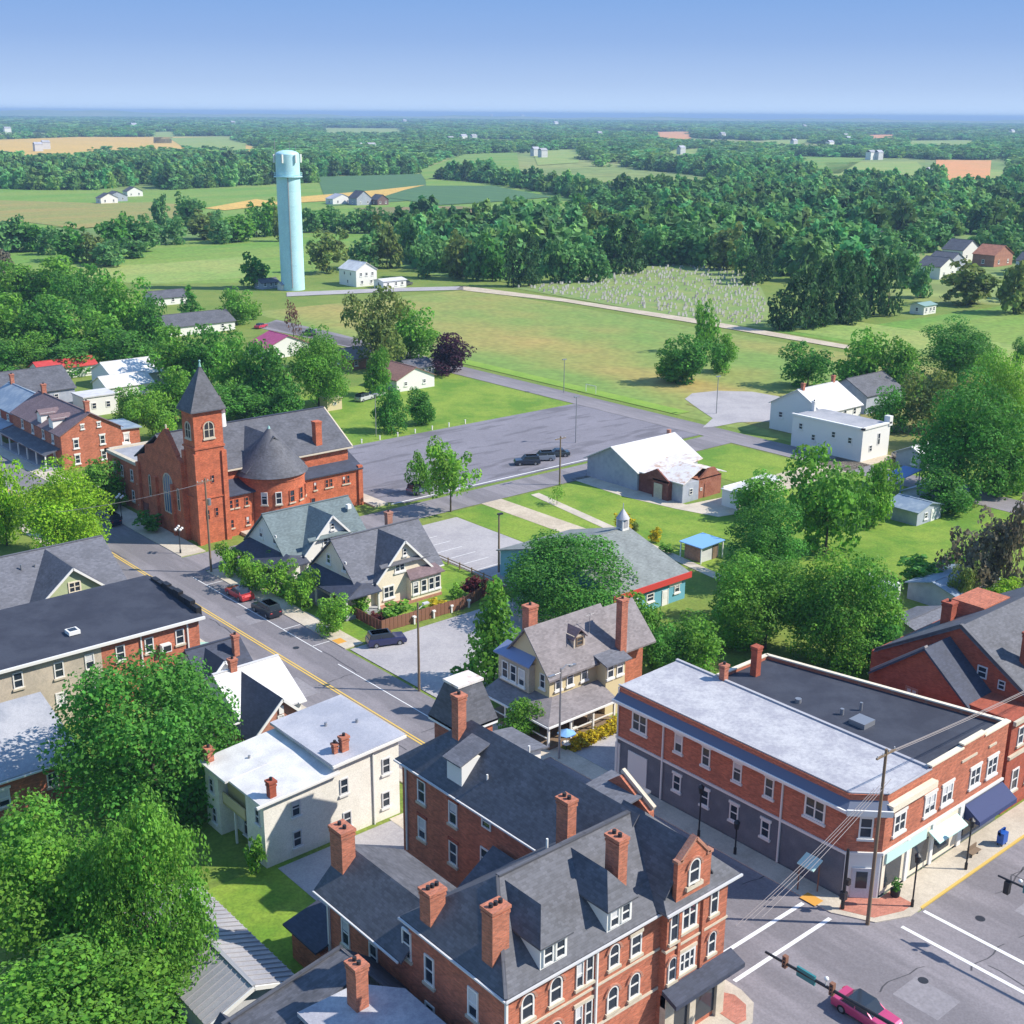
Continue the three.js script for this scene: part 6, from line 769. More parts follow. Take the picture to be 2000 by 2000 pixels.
TR([242.1,-544.7,5.9,7.8,8.1], 'roundS', 'deep', 'eighth field tree from the left in the row across the fields left of the standpipe', 'tree row across the left fields', 'field_tree');
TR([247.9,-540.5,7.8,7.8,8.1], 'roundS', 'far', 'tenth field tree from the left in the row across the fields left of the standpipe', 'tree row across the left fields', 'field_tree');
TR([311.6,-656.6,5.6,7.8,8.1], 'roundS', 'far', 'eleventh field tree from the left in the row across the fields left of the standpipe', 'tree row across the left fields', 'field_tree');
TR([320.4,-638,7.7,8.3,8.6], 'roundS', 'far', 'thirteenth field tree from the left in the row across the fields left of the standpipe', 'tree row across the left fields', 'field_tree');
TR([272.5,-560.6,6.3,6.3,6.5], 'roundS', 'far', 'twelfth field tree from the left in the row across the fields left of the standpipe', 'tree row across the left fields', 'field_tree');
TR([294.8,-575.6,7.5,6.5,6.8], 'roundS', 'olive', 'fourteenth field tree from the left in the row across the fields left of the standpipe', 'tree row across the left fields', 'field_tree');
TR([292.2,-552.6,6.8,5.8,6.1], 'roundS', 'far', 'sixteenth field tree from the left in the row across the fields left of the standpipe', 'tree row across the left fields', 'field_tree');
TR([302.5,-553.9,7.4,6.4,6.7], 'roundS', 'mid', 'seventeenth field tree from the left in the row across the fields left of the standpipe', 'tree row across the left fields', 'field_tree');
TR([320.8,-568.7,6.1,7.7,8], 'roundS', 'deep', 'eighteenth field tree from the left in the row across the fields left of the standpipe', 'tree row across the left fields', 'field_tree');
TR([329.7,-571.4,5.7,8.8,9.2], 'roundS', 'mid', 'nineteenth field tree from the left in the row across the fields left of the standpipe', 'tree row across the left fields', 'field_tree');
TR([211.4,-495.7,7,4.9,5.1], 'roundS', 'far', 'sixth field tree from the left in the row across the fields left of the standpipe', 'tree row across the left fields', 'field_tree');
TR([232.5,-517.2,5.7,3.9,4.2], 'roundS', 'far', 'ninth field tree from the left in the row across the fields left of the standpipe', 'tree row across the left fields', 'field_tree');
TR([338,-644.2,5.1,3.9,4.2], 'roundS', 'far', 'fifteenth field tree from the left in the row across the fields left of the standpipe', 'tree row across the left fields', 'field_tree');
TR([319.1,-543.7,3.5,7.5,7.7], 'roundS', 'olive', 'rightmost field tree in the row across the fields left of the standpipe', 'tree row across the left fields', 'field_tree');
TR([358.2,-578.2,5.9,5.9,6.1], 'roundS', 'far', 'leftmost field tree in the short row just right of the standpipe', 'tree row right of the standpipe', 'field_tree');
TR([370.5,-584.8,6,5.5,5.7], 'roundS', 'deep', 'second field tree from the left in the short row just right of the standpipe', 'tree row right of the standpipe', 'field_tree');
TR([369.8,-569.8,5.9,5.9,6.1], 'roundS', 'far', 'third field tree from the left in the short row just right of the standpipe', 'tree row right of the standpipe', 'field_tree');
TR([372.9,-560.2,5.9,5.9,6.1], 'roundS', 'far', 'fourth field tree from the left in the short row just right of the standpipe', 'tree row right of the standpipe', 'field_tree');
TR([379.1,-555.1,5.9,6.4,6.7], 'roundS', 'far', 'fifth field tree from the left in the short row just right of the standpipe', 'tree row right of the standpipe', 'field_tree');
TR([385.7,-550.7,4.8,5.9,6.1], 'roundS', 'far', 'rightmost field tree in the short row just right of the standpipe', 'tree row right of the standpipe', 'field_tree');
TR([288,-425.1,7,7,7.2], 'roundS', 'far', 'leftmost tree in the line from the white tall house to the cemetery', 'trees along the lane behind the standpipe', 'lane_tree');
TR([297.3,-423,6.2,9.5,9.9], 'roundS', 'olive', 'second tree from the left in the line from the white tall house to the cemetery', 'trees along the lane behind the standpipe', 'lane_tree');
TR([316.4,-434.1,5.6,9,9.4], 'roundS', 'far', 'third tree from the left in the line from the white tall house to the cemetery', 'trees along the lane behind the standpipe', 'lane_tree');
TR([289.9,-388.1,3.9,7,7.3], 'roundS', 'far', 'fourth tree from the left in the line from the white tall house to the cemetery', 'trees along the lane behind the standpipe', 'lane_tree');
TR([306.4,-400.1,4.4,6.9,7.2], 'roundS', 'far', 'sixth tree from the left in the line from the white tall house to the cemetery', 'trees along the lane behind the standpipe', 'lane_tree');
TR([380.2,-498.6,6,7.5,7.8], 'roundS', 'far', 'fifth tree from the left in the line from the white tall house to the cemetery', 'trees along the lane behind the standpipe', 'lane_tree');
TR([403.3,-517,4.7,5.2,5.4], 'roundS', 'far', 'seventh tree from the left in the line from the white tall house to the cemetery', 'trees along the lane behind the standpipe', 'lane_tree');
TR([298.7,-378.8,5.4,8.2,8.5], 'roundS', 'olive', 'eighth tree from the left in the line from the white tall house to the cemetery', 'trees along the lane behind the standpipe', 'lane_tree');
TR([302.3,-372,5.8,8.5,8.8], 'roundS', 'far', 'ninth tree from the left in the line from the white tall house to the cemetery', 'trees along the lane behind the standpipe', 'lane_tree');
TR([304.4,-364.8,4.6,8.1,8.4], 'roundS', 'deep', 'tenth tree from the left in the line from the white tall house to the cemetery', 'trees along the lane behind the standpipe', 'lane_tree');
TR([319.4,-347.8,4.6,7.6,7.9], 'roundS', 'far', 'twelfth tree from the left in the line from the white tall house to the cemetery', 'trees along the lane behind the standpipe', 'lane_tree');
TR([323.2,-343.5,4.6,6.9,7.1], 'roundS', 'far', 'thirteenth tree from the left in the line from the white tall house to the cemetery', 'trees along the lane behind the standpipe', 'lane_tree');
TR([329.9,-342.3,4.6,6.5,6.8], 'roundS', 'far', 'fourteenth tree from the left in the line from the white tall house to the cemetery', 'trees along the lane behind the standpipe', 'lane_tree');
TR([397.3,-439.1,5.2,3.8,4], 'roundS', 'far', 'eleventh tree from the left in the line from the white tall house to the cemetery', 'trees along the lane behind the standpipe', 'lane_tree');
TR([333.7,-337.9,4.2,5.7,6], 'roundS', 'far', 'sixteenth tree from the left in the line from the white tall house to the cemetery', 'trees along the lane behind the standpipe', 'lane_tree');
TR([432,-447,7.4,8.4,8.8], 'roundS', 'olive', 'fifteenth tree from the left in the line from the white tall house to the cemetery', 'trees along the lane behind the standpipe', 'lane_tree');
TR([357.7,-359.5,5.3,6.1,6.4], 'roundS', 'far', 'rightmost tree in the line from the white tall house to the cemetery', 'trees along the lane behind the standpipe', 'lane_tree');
TR([299.8,-347.5,3.7,8.9,9.3], 'pineS', 'pine', 'leftmost dark pine in the belt behind the cemetery', 'dark pines near the cemetery back', 'pine_tree');
TR([305.2,-344.7,4.1,9.7,10.1], 'pineS', 'pine', 'second dark pine from the left in the belt behind the cemetery', 'dark pines near the cemetery back', 'pine_tree');
TR([357,-353.3,6.4,10.5,10.9], 'pineS', 'pine', 'third dark pine from the left in the belt behind the cemetery', 'dark pines near the cemetery back', 'pine_tree');
TR([364.2,-350.5,5.7,9.3,9.7], 'pineS', 'pine', 'fourth dark pine from the left in the belt behind the cemetery', 'dark pines near the cemetery back', 'pine_tree');
TR([386.4,-303.4,4.7,8.9,9.3], 'pineS', 'pine', 'rightmost dark pine in the belt behind the cemetery', 'dark pines near the cemetery back', 'pine_tree');
TR([373.7,-297.8,3.8,5.7,5.9], 'pineS', 'pine', 'fifth dark pine from the left in the belt behind the cemetery', 'dark pines near the cemetery back', 'pine_tree');
TR([299.1,-227,3.6,5.7,5.9], 'pineS', 'pine', 'leftmost tall pine in the dark block right of the cemetery', 'tall pines right of the cemetery', 'pine_tree');
TR([302.2,-225,3.9,7.8,8.1], 'pineS', 'pine', 'second tall pine from the left in the dark block right of the cemetery', 'tall pines right of the cemetery', 'pine_tree');
TR([307.3,-223,3.9,8.8,9.1], 'pineS', 'pine', 'third tall pine from the left in the dark block right of the cemetery', 'tall pines right of the cemetery', 'pine_tree');
TR([315.3,-223.5,4,9.8,10.2], 'pineS', 'pine', 'fifth tall pine from the left in the dark block right of the cemetery', 'tall pines right of the cemetery', 'pine_tree');
TR([324.1,-223.8,4.3,10.3,10.7], 'pineS', 'pine', 'sixth tall pine from the left in the dark block right of the cemetery', 'tall pines right of the cemetery', 'pine_tree');
TR([333,-224.5,4.4,10.1,10.5], 'pineS', 'pine', 'eighth tall pine from the left in the dark block right of the cemetery', 'tall pines right of the cemetery', 'pine_tree');
TR([344,-226.4,4.5,10,10.4], 'pineS', 'pine', 'ninth tall pine from the left in the dark block right of the cemetery', 'tall pines right of the cemetery', 'pine_tree');
TR([348.6,-223.2,4.2,8.7,9.1], 'pineS', 'pine', 'rightmost tall pine in the dark block right of the cemetery', 'tall pines right of the cemetery', 'pine_tree');
TR([313.6,-224.1,4,5.5,5.7], 'pineS', 'pine', 'fourth tall pine from the left in the dark block right of the cemetery', 'tall pines right of the cemetery', 'pine_tree');
TR([325,-221.2,4,5.6,5.8], 'pineS', 'pine', 'seventh tall pine from the left in the dark block right of the cemetery', 'tall pines right of the cemetery', 'pine_tree');
TR([390.6,-219.8,8.2,7.1,7.4], 'roundS', 'olive', 'eighth broad tree from the left among the village houses at right', 'trees around the right village', 'village_tree');
TR([384.9,-200.6,5.9,8.2,8.5], 'roundS', 'olive', 'rightmost broad tree among the village houses at right', 'trees around the right village', 'village_tree');
TR([412.4,-258.1,5.6,7.5,7.8], 'roundS', 'far', 'fourth broad tree from the left among the village houses at right', 'trees around the right village', 'village_tree');
TR([474.3,-306.4,6.5,7.4,7.7], 'roundS', 'far', 'third broad tree from the left among the village houses at right', 'trees around the right village', 'village_tree');
TR([500,-311.6,6.8,7.7,8], 'roundS', 'far', 'fifth broad tree from the left among the village houses at right', 'trees around the right village', 'village_tree');
TR([537.4,-321.9,8.6,7.1,7.4], 'roundS', 'far', 'seventh broad tree from the left among the village houses at right', 'trees around the right village', 'village_tree');
TR([479.2,-334.2,7.7,5.4,5.6], 'roundS', 'deep', 'leftmost broad tree among the village houses at right', 'trees around the right village', 'village_tree');
TR([533.4,-286.6,9.1,7.7,8], 'roundS', 'far', 'tenth broad tree from the left among the village houses at right', 'trees around the right village', 'village_tree');
TR([551.9,-306.7,6.2,5.2,5.4], 'roundS', 'far', 'ninth broad tree from the left among the village houses at right', 'trees around the right village', 'village_tree');
TR([393.5,-239.7,4.3,5.3,5.5], 'roundS', 'far', 'sixth broad tree from the left among the village houses at right', 'trees around the right village', 'village_tree');
TR([449.9,-298.5,5.9,5.4,5.6], 'roundS', 'deep', 'second broad tree from the left among the village houses at right', 'trees around the right village', 'village_tree');
TR([392.7,-363.2,6.8,7.7,8], 'roundS', 'far', 'eighth forest edge tree from the left behind the cemetery', 'trees edging the cemetery and the forest', 'forest_tree');
TR([404.6,-361.1,7.8,8.2,8.5], 'roundS', 'far', 'tenth forest edge tree from the left behind the cemetery', 'trees edging the cemetery and the forest', 'forest_tree');
TR([405.2,-348.9,7.6,8.1,8.4], 'roundS', 'far', 'twelfth forest edge tree from the left behind the cemetery', 'trees edging the cemetery and the forest', 'forest_tree');
TR([402.1,-335.3,7,8.3,8.6], 'roundS', 'olive', 'thirteenth forest edge tree from the left behind the cemetery', 'trees edging the cemetery and the forest', 'forest_tree');
TR([393.5,-318.9,5.2,7.2,7.5], 'roundS', 'far', 'fifteenth forest edge tree from the left behind the cemetery', 'trees edging the cemetery and the forest', 'forest_tree');
TR([414.2,-307.6,6.1,6.9,7.2], 'roundS', 'far', 'seventeenth forest edge tree from the left behind the cemetery', 'trees edging the cemetery and the forest', 'forest_tree');
TR([434.1,-312.3,6.7,6.3,6.5], 'roundS', 'far', 'rightmost forest edge tree behind the cemetery', 'trees edging the cemetery and the forest', 'forest_tree');
TR([470.4,-446.1,8.2,6.7,7], 'roundS', 'far', 'seventh forest edge tree from the left behind the cemetery', 'trees edging the cemetery and the forest', 'forest_tree');
TR([498.4,-452.7,9.1,7.5,7.7], 'roundS', 'deep', 'ninth forest edge tree from the left behind the cemetery', 'trees edging the cemetery and the forest', 'forest_tree');
TR([506.8,-439,9.5,7.9,8.2], 'roundS', 'deep', 'eleventh forest edge tree from the left behind the cemetery', 'trees edging the cemetery and the forest', 'forest_tree');
TR([498.3,-411.6,9.2,7.6,7.9], 'roundS', 'deep', 'fourteenth forest edge tree from the left behind the cemetery', 'trees edging the cemetery and the forest', 'forest_tree');
TR([508.4,-397.3,9.6,8.1,8.4], 'roundS', 'far', 'sixteenth forest edge tree from the left behind the cemetery', 'trees edging the cemetery and the forest', 'forest_tree');
TR([504.5,-375.7,8.8,7.3,7.6], 'roundS', 'far', 'eighteenth forest edge tree from the left behind the cemetery', 'trees edging the cemetery and the forest', 'forest_tree');
TR([550.8,-577.2,8.2,6.3,6.6], 'roundS', 'deep', 'fourth forest edge tree from the left behind the cemetery', 'trees edging the cemetery and the forest', 'forest_tree');
TR([555.6,-605.9,6.5,5.2,5.4], 'roundS', 'far', 'third forest edge tree from the left behind the cemetery', 'trees edging the cemetery and the forest', 'forest_tree');
TR([539.6,-617.3,5.9,4.6,4.8], 'roundS', 'far', 'second forest edge tree from the left behind the cemetery', 'trees edging the cemetery and the forest', 'forest_tree');
TR([537.2,-629.5,5.3,3.3,3.5], 'roundS', 'far', 'leftmost forest edge tree behind the cemetery', 'trees edging the cemetery and the forest', 'forest_tree');
TR([565.9,-570.1,9.5,7.6,7.9], 'roundS', 'far', 'fifth forest edge tree from the left behind the cemetery', 'trees edging the cemetery and the forest', 'forest_tree');
TR([575.4,-552.8,10.7,8.2,8.5], 'roundS', 'far', 'sixth forest edge tree from the left behind the cemetery', 'trees edging the cemetery and the forest', 'forest_tree');

// ---------------------------------------------------------------- woods to the horizon: one mass
{
  const open = [[[316.7,-1157.5],[374.6,-1013.9],[462.6,-955.4],[586.1,-982.4],[745.2,-986.2],[736.7,-884.6],[682,-744],[553.8,-515],[525.5,-484.6],[432,-544.7],[440.5,-623.5],[340.3,-643.2],[311,-664.3],[250.6,-684.3],[175.9,-655.4]], [[859.7,-2684.2],[1231.1,-3003.4],[1547.8,-2897.4],[990.6,-1678.2],[869.4,-1559.9],[828.8,-1752.4],[710.9,-1689.1],[562.5,-1437.3],[592.7,-1594.3],[546.7,-1715.1]], [[842.6,-1135.1],[1238.5,-1554.3],[1382.9,-1595.9],[919.3,-1056.4],[785.3,-1005.8],[733.6,-978.9]], [[676.8,-1076.5],[804.3,-1073],[561.6,-746.6],[466.9,-731.4]], [[1611.8,-1248.8],[1728.4,-1082.7],[1113.6,-672.9],[970.6,-639.9],[938.5,-659.3]], [[1693.9,-1029.1],[1788.5,-976.5],[996.1,-540.3],[939,-557.1]], [[1444.3,-1627.7],[1604.6,-1684.9],[1156.3,-1213.6],[1053.1,-1177.1]], [[3496.5,-3256.9],[3740,-3326],[2369,-2093.9],[2224.4,-2070.7]], [[3730.9,-2537.9],[3952.3,-2575],[2726,-1769.7],[2598,-1751.4]], [[2988.7,-1907.4],[3254.1,-1872.3],[2228.2,-1279.6],[2031.4,-1283.9]], [[2845.9,-4474.2],[3088.6,-4287.3],[1887.2,-2599.2],[1784.3,-2783.2]], [[1868.3,-1517.6],[1970.6,-1516.1],[2926.4,-2134.5],[2661.8,-2098.1]], [[1740.2,-3667.5],[1844.8,-3745.7],[1157.2,-2364.1],[1124.3,-2373.4]], [[1655.5,-1522.4],[1872.8,-1631.6],[1305.8,-1136.3],[1204.3,-1097.9]],
    [[37.8,-378.1],[129.4,-558.2],[204.1,-598.2],[268.3,-574.5],[352.1,-602.8],[393.6,-557.4],[309.2,-431.1],[299,-377.1],[316,-364.1],[382.5,-366.2],[427.2,-332.4],[383.7,-283.9],[383,-234.4],[411.9,-196.9],[250.9,-38.3],[64.7,-9.3],[19.1,-21.6],[-18.1,-83.5]], [[586.7,-379.5],[648.2,-334.3],[397.9,-202],[360.9,-230.9]], [[514.5,-373.4],[555.2,-375.2],[512.1,-345.5],[477.9,-343.6]], [[514.8,-819.8],[569.9,-819.6],[483.2,-695.3],[445.7,-710.5]], [[399,-973.4],[491.6,-1043.8],[381.6,-812.6],[344.4,-809.3]], [[233.5,-681.6],[392.7,-695.8],[468.8,-641.8],[388.5,-532.1],[259.9,-556.8],[201,-589.2]]];
  const inside = (x, z, p) => { let c = false; for (let i = 0, j = p.length - 1; i < p.length; j = i++) if ((p[i][1] > z) !== (p[j][1] > z) && x < (p[j][0] - p[i][0]) * (z - p[i][1]) / (p[j][1] - p[i][1]) + p[i][0]) c = !c; return c; };
  const bx = open.map(p => [Math.min(...p.map(q => q[0])), Math.max(...p.map(q => q[0])), Math.min(...p.map(q => q[1])), Math.max(...p.map(q => q[1]))]);
  const free = (x, z, r) => !open.some((p, i) => x > bx[i][0] - r && x < bx[i][1] + r && z > bx[i][2] - r && z < bx[i][3] + r && (inside(x, z, p) || inside(x + r, z, p) || inside(x - r, z, p) || inside(x, z + r, p) || inside(x, z - r, p)));
  const woodTree = crownGeo(340, .17, 'round', 16), grove = crownGeo(420, .13, 'round', 26);
  const layers = [['woods', woodTree, 330, 1500, 9.5, 7], ['far_woods', grove, 1500, 4200, 26, 17], ['horizon_woods', grove, 4200, 11000, 62, 42]];
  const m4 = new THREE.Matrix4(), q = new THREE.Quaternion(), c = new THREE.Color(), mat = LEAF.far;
  for (const [name, geo, r0, r1, step, rad] of layers) {
    const list = [];
    for (let r = r0; r < r1; r += step) { const n = Math.ceil(r * 1.0 / step); for (let i = 0; i < n; i++) {
      const a = .712 + (i + rr(-.45, .45)) / n * 1.0 - .5, R = r + rr(-.45, .45) * step, x = Math.sin(a) * R, z = -Math.cos(a) * R;
      const patch = Math.sin(x * .0031 + 1.3) * Math.sin(z * .0027 + .4) + .6 * Math.sin(x * .0083 + z * .0061); if (R > 1000 && patch > (R < 1600 ? .95 : R < 4200 ? .55 : .85)) continue;
      const w = rad * rr(.62, 1.15); if (!free(x, z, w * .8)) continue;
      const h = (name === 'woods' ? w * rr(.6, 1.35) : rr(6, 9) * (name === 'horizon_woods' ? 1.2 : 1)); q.setFromAxisAngle(V(0, 1, 0), rr(0, 6.28)); m4.compose(V(x, h * .75, z), q, V(w, h, w));
      const t = rr(.55, 1.5), y = rr(-.25, .4); list.push([m4.clone(), [t * (1 + y), t, t * (1 - y * .5)]]);
    } }
    const im = new THREE.InstancedMesh(geo, mat, list.length); list.forEach(([m, k], i) => { im.setMatrixAt(i, m); im.setColorAt(i, c.setRGB(...k)); });
    im.name = name; im.castShadow = im.receiveShadow = true; tag(im, 'dark green woods reaching to the horizon', 'woods', null, 'stuff'); scene.add(im); console.log(name, list.length);
  }
}
// ---------------------------------------------------------------- cemetery
{
  const poly = [[298.6,-344.1],[329.4,-349.9],[377.3,-361.2],[395.5,-361],[410.5,-340.4],[394.4,-314],[333,-258.4],[301.3,-235.6],[295.3,-247.6],[297.4,-293.5]], ins = (x, z) => { let c = false; for (let i = 0, j = poly.length - 1; i < poly.length; j = i++) if ((poly[i][1] > z) !== (poly[j][1] > z) && x < (poly[j][0] - poly[i][0]) * (z - poly[i][1]) / (poly[j][1] - poly[i][1]) + poly[i][0]) c = !c; return c; };
  const st = new THREE.Shape([[-.5, 0], [.5, 0], [.5, .9], [.34, 1.15], [-.34, 1.15], [-.5, .9]].map(p => new THREE.Vector2(...p))), sg = new THREE.ExtrudeGeometry(st, { depth: .24, bevelEnabled: false }).translate(0, .16, -.12), bg = new THREE.BoxGeometry(1.3, .18, .5).translate(0, .09, 0), mats = [plain(.44, .43, .41), plain(.33, .32, .31), plain(.22, .21, .22)];
  const spots = []; for (let x = 290; x < 400; x += 3.1) for (let z = -365; z < -235; z += 1.9) { const px = x + rr(-.4, .4), pz = z + rr(-.5, .5); if (ins(px, pz) && rnd() < .5) spots.push([px, pz, rr(.4, .9), rnd()]); }
  spots.sort((a, b) => Math.hypot(a[0], a[1]) - Math.hypot(b[0], b[1]));
  let proto; spots.slice(0, 300).forEach(([x, z, s, k]) => { let T; if (!proto) { proto = T = new THREE.Group(); mesh('stone', sg, mats[0], T); mesh('plinth', bg, mats[1], T); } else T = proto.clone(); T.children[0].material = mats[k < .62 ? 0 : k < .85 ? 1 : 2]; T.name = numbered('gravestone'); T.position.set(x, .16, z); T.scale.set(s, s, s); T.rotation.y = -.2 + k * .3; tag(T, 'pale gravestone standing in the cemetery rows', 'gravestone', 'gravestones in the cemetery'); scene.add(T); });
  const rest = spots.slice(300), im = new THREE.InstancedMesh(sg, mats[0], rest.length), m4 = new THREE.Matrix4(), q = new THREE.Quaternion(), c = new THREE.Color(); rest.forEach(([x, z, s, k], i) => { m4.compose(V(x, .16, z), q.setFromAxisAngle(V(0, 1, 0), -.2 + k * .3), V(s, s, s)); im.setMatrixAt(i, m4); const t = k < .6 ? 1 : k < .85 ? .7 : .45; im.setColorAt(i, c.setRGB(t, t, t)); }); im.name = 'far_gravestones'; im.castShadow = true; tag(im, 'many small gravestones in the far part of the cemetery', 'gravestones', null, 'stuff'); scene.add(im); console.log('graves', spots.length);
}
// ---------------------------------------------------------------- cars
const HD = Math.PI / 2; // heading along the street
car(72.4, -137.8, HD, 'sedan', [.5, .03, .03], 'red car parked at the kerb before the white houses', null); car(72.2, -130.6, HD, 'suv', [.012, .016, .03], 'black car parked behind the red car at the kerb'); car(78.2, -113.2, -.35, 'suv', [.02, .025, .1], 'dark navy car pulling out of the driveway by the brown fence'); car(72.4, -177.6, HD, 'suv', [.012, .016, .05], 'dark car parked in the shade near the church front');
car(143.8, -162.6, 2.6, 'suv', [.015, .025, .05], 'dark blue car, left of three parked in the lot'); car(147.8, -163, 2.6, 'suv', [.2, .24, .3], 'silver blue car in the middle of three parked in the lot'); car(151.8, -163.4, 2.6, 'sedan', [.03, .05, .06], 'dark car, right of three parked in the lot'); car(118.6, -161, .2, 'suv', [.1, .16, .24], 'blue grey car parked under the trees at the lot edge'); car(182.3, -323.6, .5, 'sedan', [.6, .05, .09], 'red car in the far driveway by the dark roofed bungalow'); car(186.4, -304, HD, 'suv', [.02, .02, .03], 'small black car on the far road bend'); car(151, -224.6, .3, 'suv', [.55, .55, .58], 'white car, left one on the lawn edge by the tan shed'); car(155, -226, .3, 'sedan', [.6, .6, .62], 'white car, right one on the lawn edge by the tan shed'); car(160, -231.6, .8, 'sedan', [.4, .42, .46], 'pale car beside the brown roofed bungalow'); car(174.6, -236.6, .4, 'suv', [.5, .5, .52], 'white car left of the purple tree'); car(198.6, -121.6, .9, 'suv', [.02, .02, .03], 'dark car in shade left of the white roof shed'); car(66.4,-38.8, -HD, 'sedan', [.55, .06, .17], 'magenta red car crossing at the bottom edge by the signal arm', null, 'moving_car'); car(272, -374.6, .3, 'suv', [.1, .1, .12], 'dark car beside the low white building far off');
// ---------------------------------------------------------------- poles, lamps, signals, wires
function utilityPole(x, z, h, label, arms = 1) { const T = thing('utility_pole', label, 'utility pole', x, z); part(T, 'pole', cyl(x, 0, z, .16, h, 10, .11), MT.wood); for (let i = 0; i < arms; i++) { part(T, 'crossarm', box(x - 1.2, h - .5 - i, z - .07, x + 1.2, h - .36 - i, z + .07), MT.wood); for (const k of [-1.1, -.4, .4, 1.1]) part(T, 'insulator', cyl(x + k, h - .36 - i, z, .05, .18, 6), MT.paleStucco); } return T; }
const P1 = utilityPole(75.6, -44.9, 15.3, 'tall utility pole with crossarm at the shop block corner', 1), P2 = utilityPole(73.6, -100.5, 10.4, 'wooden utility pole beside the street at the driveway', 0), P3 = utilityPole(73.9, -148.3, 13.4, 'utility pole in front of the bell tower', 1), P4 = utilityPole(104.2, -123.4, 8.4, 'brown pole at the edge of the small pale lot', 0), P5 = utilityPole(139.4, -149.2, 8.6, 'thin pole at the lane in front of the three parked cars', 1);
part(P3, 'transformer', cyl(74.3, 9.6, -148.3, .26, .9, 10), MT.steel); part(P2, 'lamp_arm', [tube([73.6, 9.6, -100.5], [74.6, 10.1, -100.5], .05), box(74.3, 10, -100.7, 75, 10.15, -100.3)], MT.paleStucco); part(P4, 'lamp_head', box(104, 8.3, -123.6, 104.8, 8.5, -123.2), MT.iron);
function lotLamp(x, z, h, label) { const T = thing('lot_light', label, 'lamp post', x, z); part(T, 'pole', cyl(x, 0, z, .1, h, 8, .07), MT.steel); part(T, 'lamp_head', box(x - .6, h - .05, z - .18, x + .6, h + .12, z + .18), MT.steel); }
lotLamp(161.3, -168.4, 9, 'lot light on a thin pole near the middle of the parking lot'); lotLamp(201.1, -167.4, 8, 'lot light on the grassy island by the gravel lot'); lotLamp(134.6, -196.5, 8.4, 'thin light pole on the lawn near the clipped round trees'); lotLamp(190.4, -203, 7.6, 'thin light pole beside the back road at the lawn corner');
function globeLamp(x, z, label) { const T = thing('globe_lamp', label, 'street lamp', x, z, null, .16); part(T, 'post', [cyl(x, .16, z, .14, .5, 8), cyl(x, .6, z, .07, 3.2, 8)], MT.iron); part(T, 'arms', [tube([x - .5, 3.5, z], [x + .5, 3.5, z], .035), tube([x, 3.5, z - .5], [x, 3.5, z + .5], .035)], MT.iron); for (const [a, b, y] of [[-.5, 0, 3.75], [.5, 0, 3.75], [0, -.5, 3.75], [0, .5, 3.75], [0, 0, 4.15]]) part(T, 'globe', ball(x + a, y, z + b, .2), MT.white); }
globeLamp(74.2, -158, 'lamp with white globes on the corner in front of the church'); globeLamp(74.2, -186, 'globe lamp farther up the pavement by the shaded dark car'); globeLamp(74.4, -178, 'globe lamp close to the dark car in the church shade');
function blackLamp(x, z, h, label) { const T = thing('street_lamp', label, 'street lamp', x, z, null, .16); part(T, 'post', [cyl(x, .16, z, .13, .6, 8), cyl(x, .7, z, .07, h - .7, 8)], MT.black); part(T, 'lantern', [cyl(x, h, z, .2, .6, 6, .28), cyl(x, h + .6, z, .3, .25, 6, .05)], MT.black); }
blackLamp(74.9, -61.6, 4.4, 'black lantern lamp on the shaded pavement beside the grey rendered wall'); blackLamp(75.2, -57.8, 2.6, 'short black post on the shaded pavement nearer the corner'); blackLamp(80.2, -43.9, 4.2, 'black lamp at the brick paved corner'); blackLamp(88.2, -43.9, 4.2, 'black lamp on the sunny pavement before the shops');
{ const T = thing('street_light', 'tall grey double armed street light in front of the cream porch house', 'street light', 75, -79.6, null, .16), x = 75, z = -79.6; part(T, 'pole', cyl(x, .16, z, .12, 9.6, 10, .08), MT.steel); part(T, 'arm', [tube([x, 9.5, z], [x + .7, 9.9, z], .05), tube([x + .7, 9.9, z], [x + 1.5, 9.7, z], .05), tube([x, 9.3, z], [x - .9, 9.3, z], .05)], MT.steel); part(T, 'lamp_head', [box(x + 1.1, 9.55, z - .14, x + 1.9, 9.7, z + .14), box(x - 1.6, 9.2, z - .14, x - .8, 9.35, z + .14)], MT.steel); }
{ const T = thing('signal_pole', 'dark traffic signal pole at the brick paved corner', 'signal pole', 75.7, -47.3, null, .16); part(T, 'pole', [cyl(75.7, .16, -47.3, .16, 5.4, 10, .12)], MT.black); part(T, 'pedestrian_signal', box(75.4, 2.6, -47.1, 75.75, 3.1, -46.8), MT.black); part(T, 'control_box', box(75.5, 1, -47.55, 75.95, 1.7, -47.1), MT.iron); }
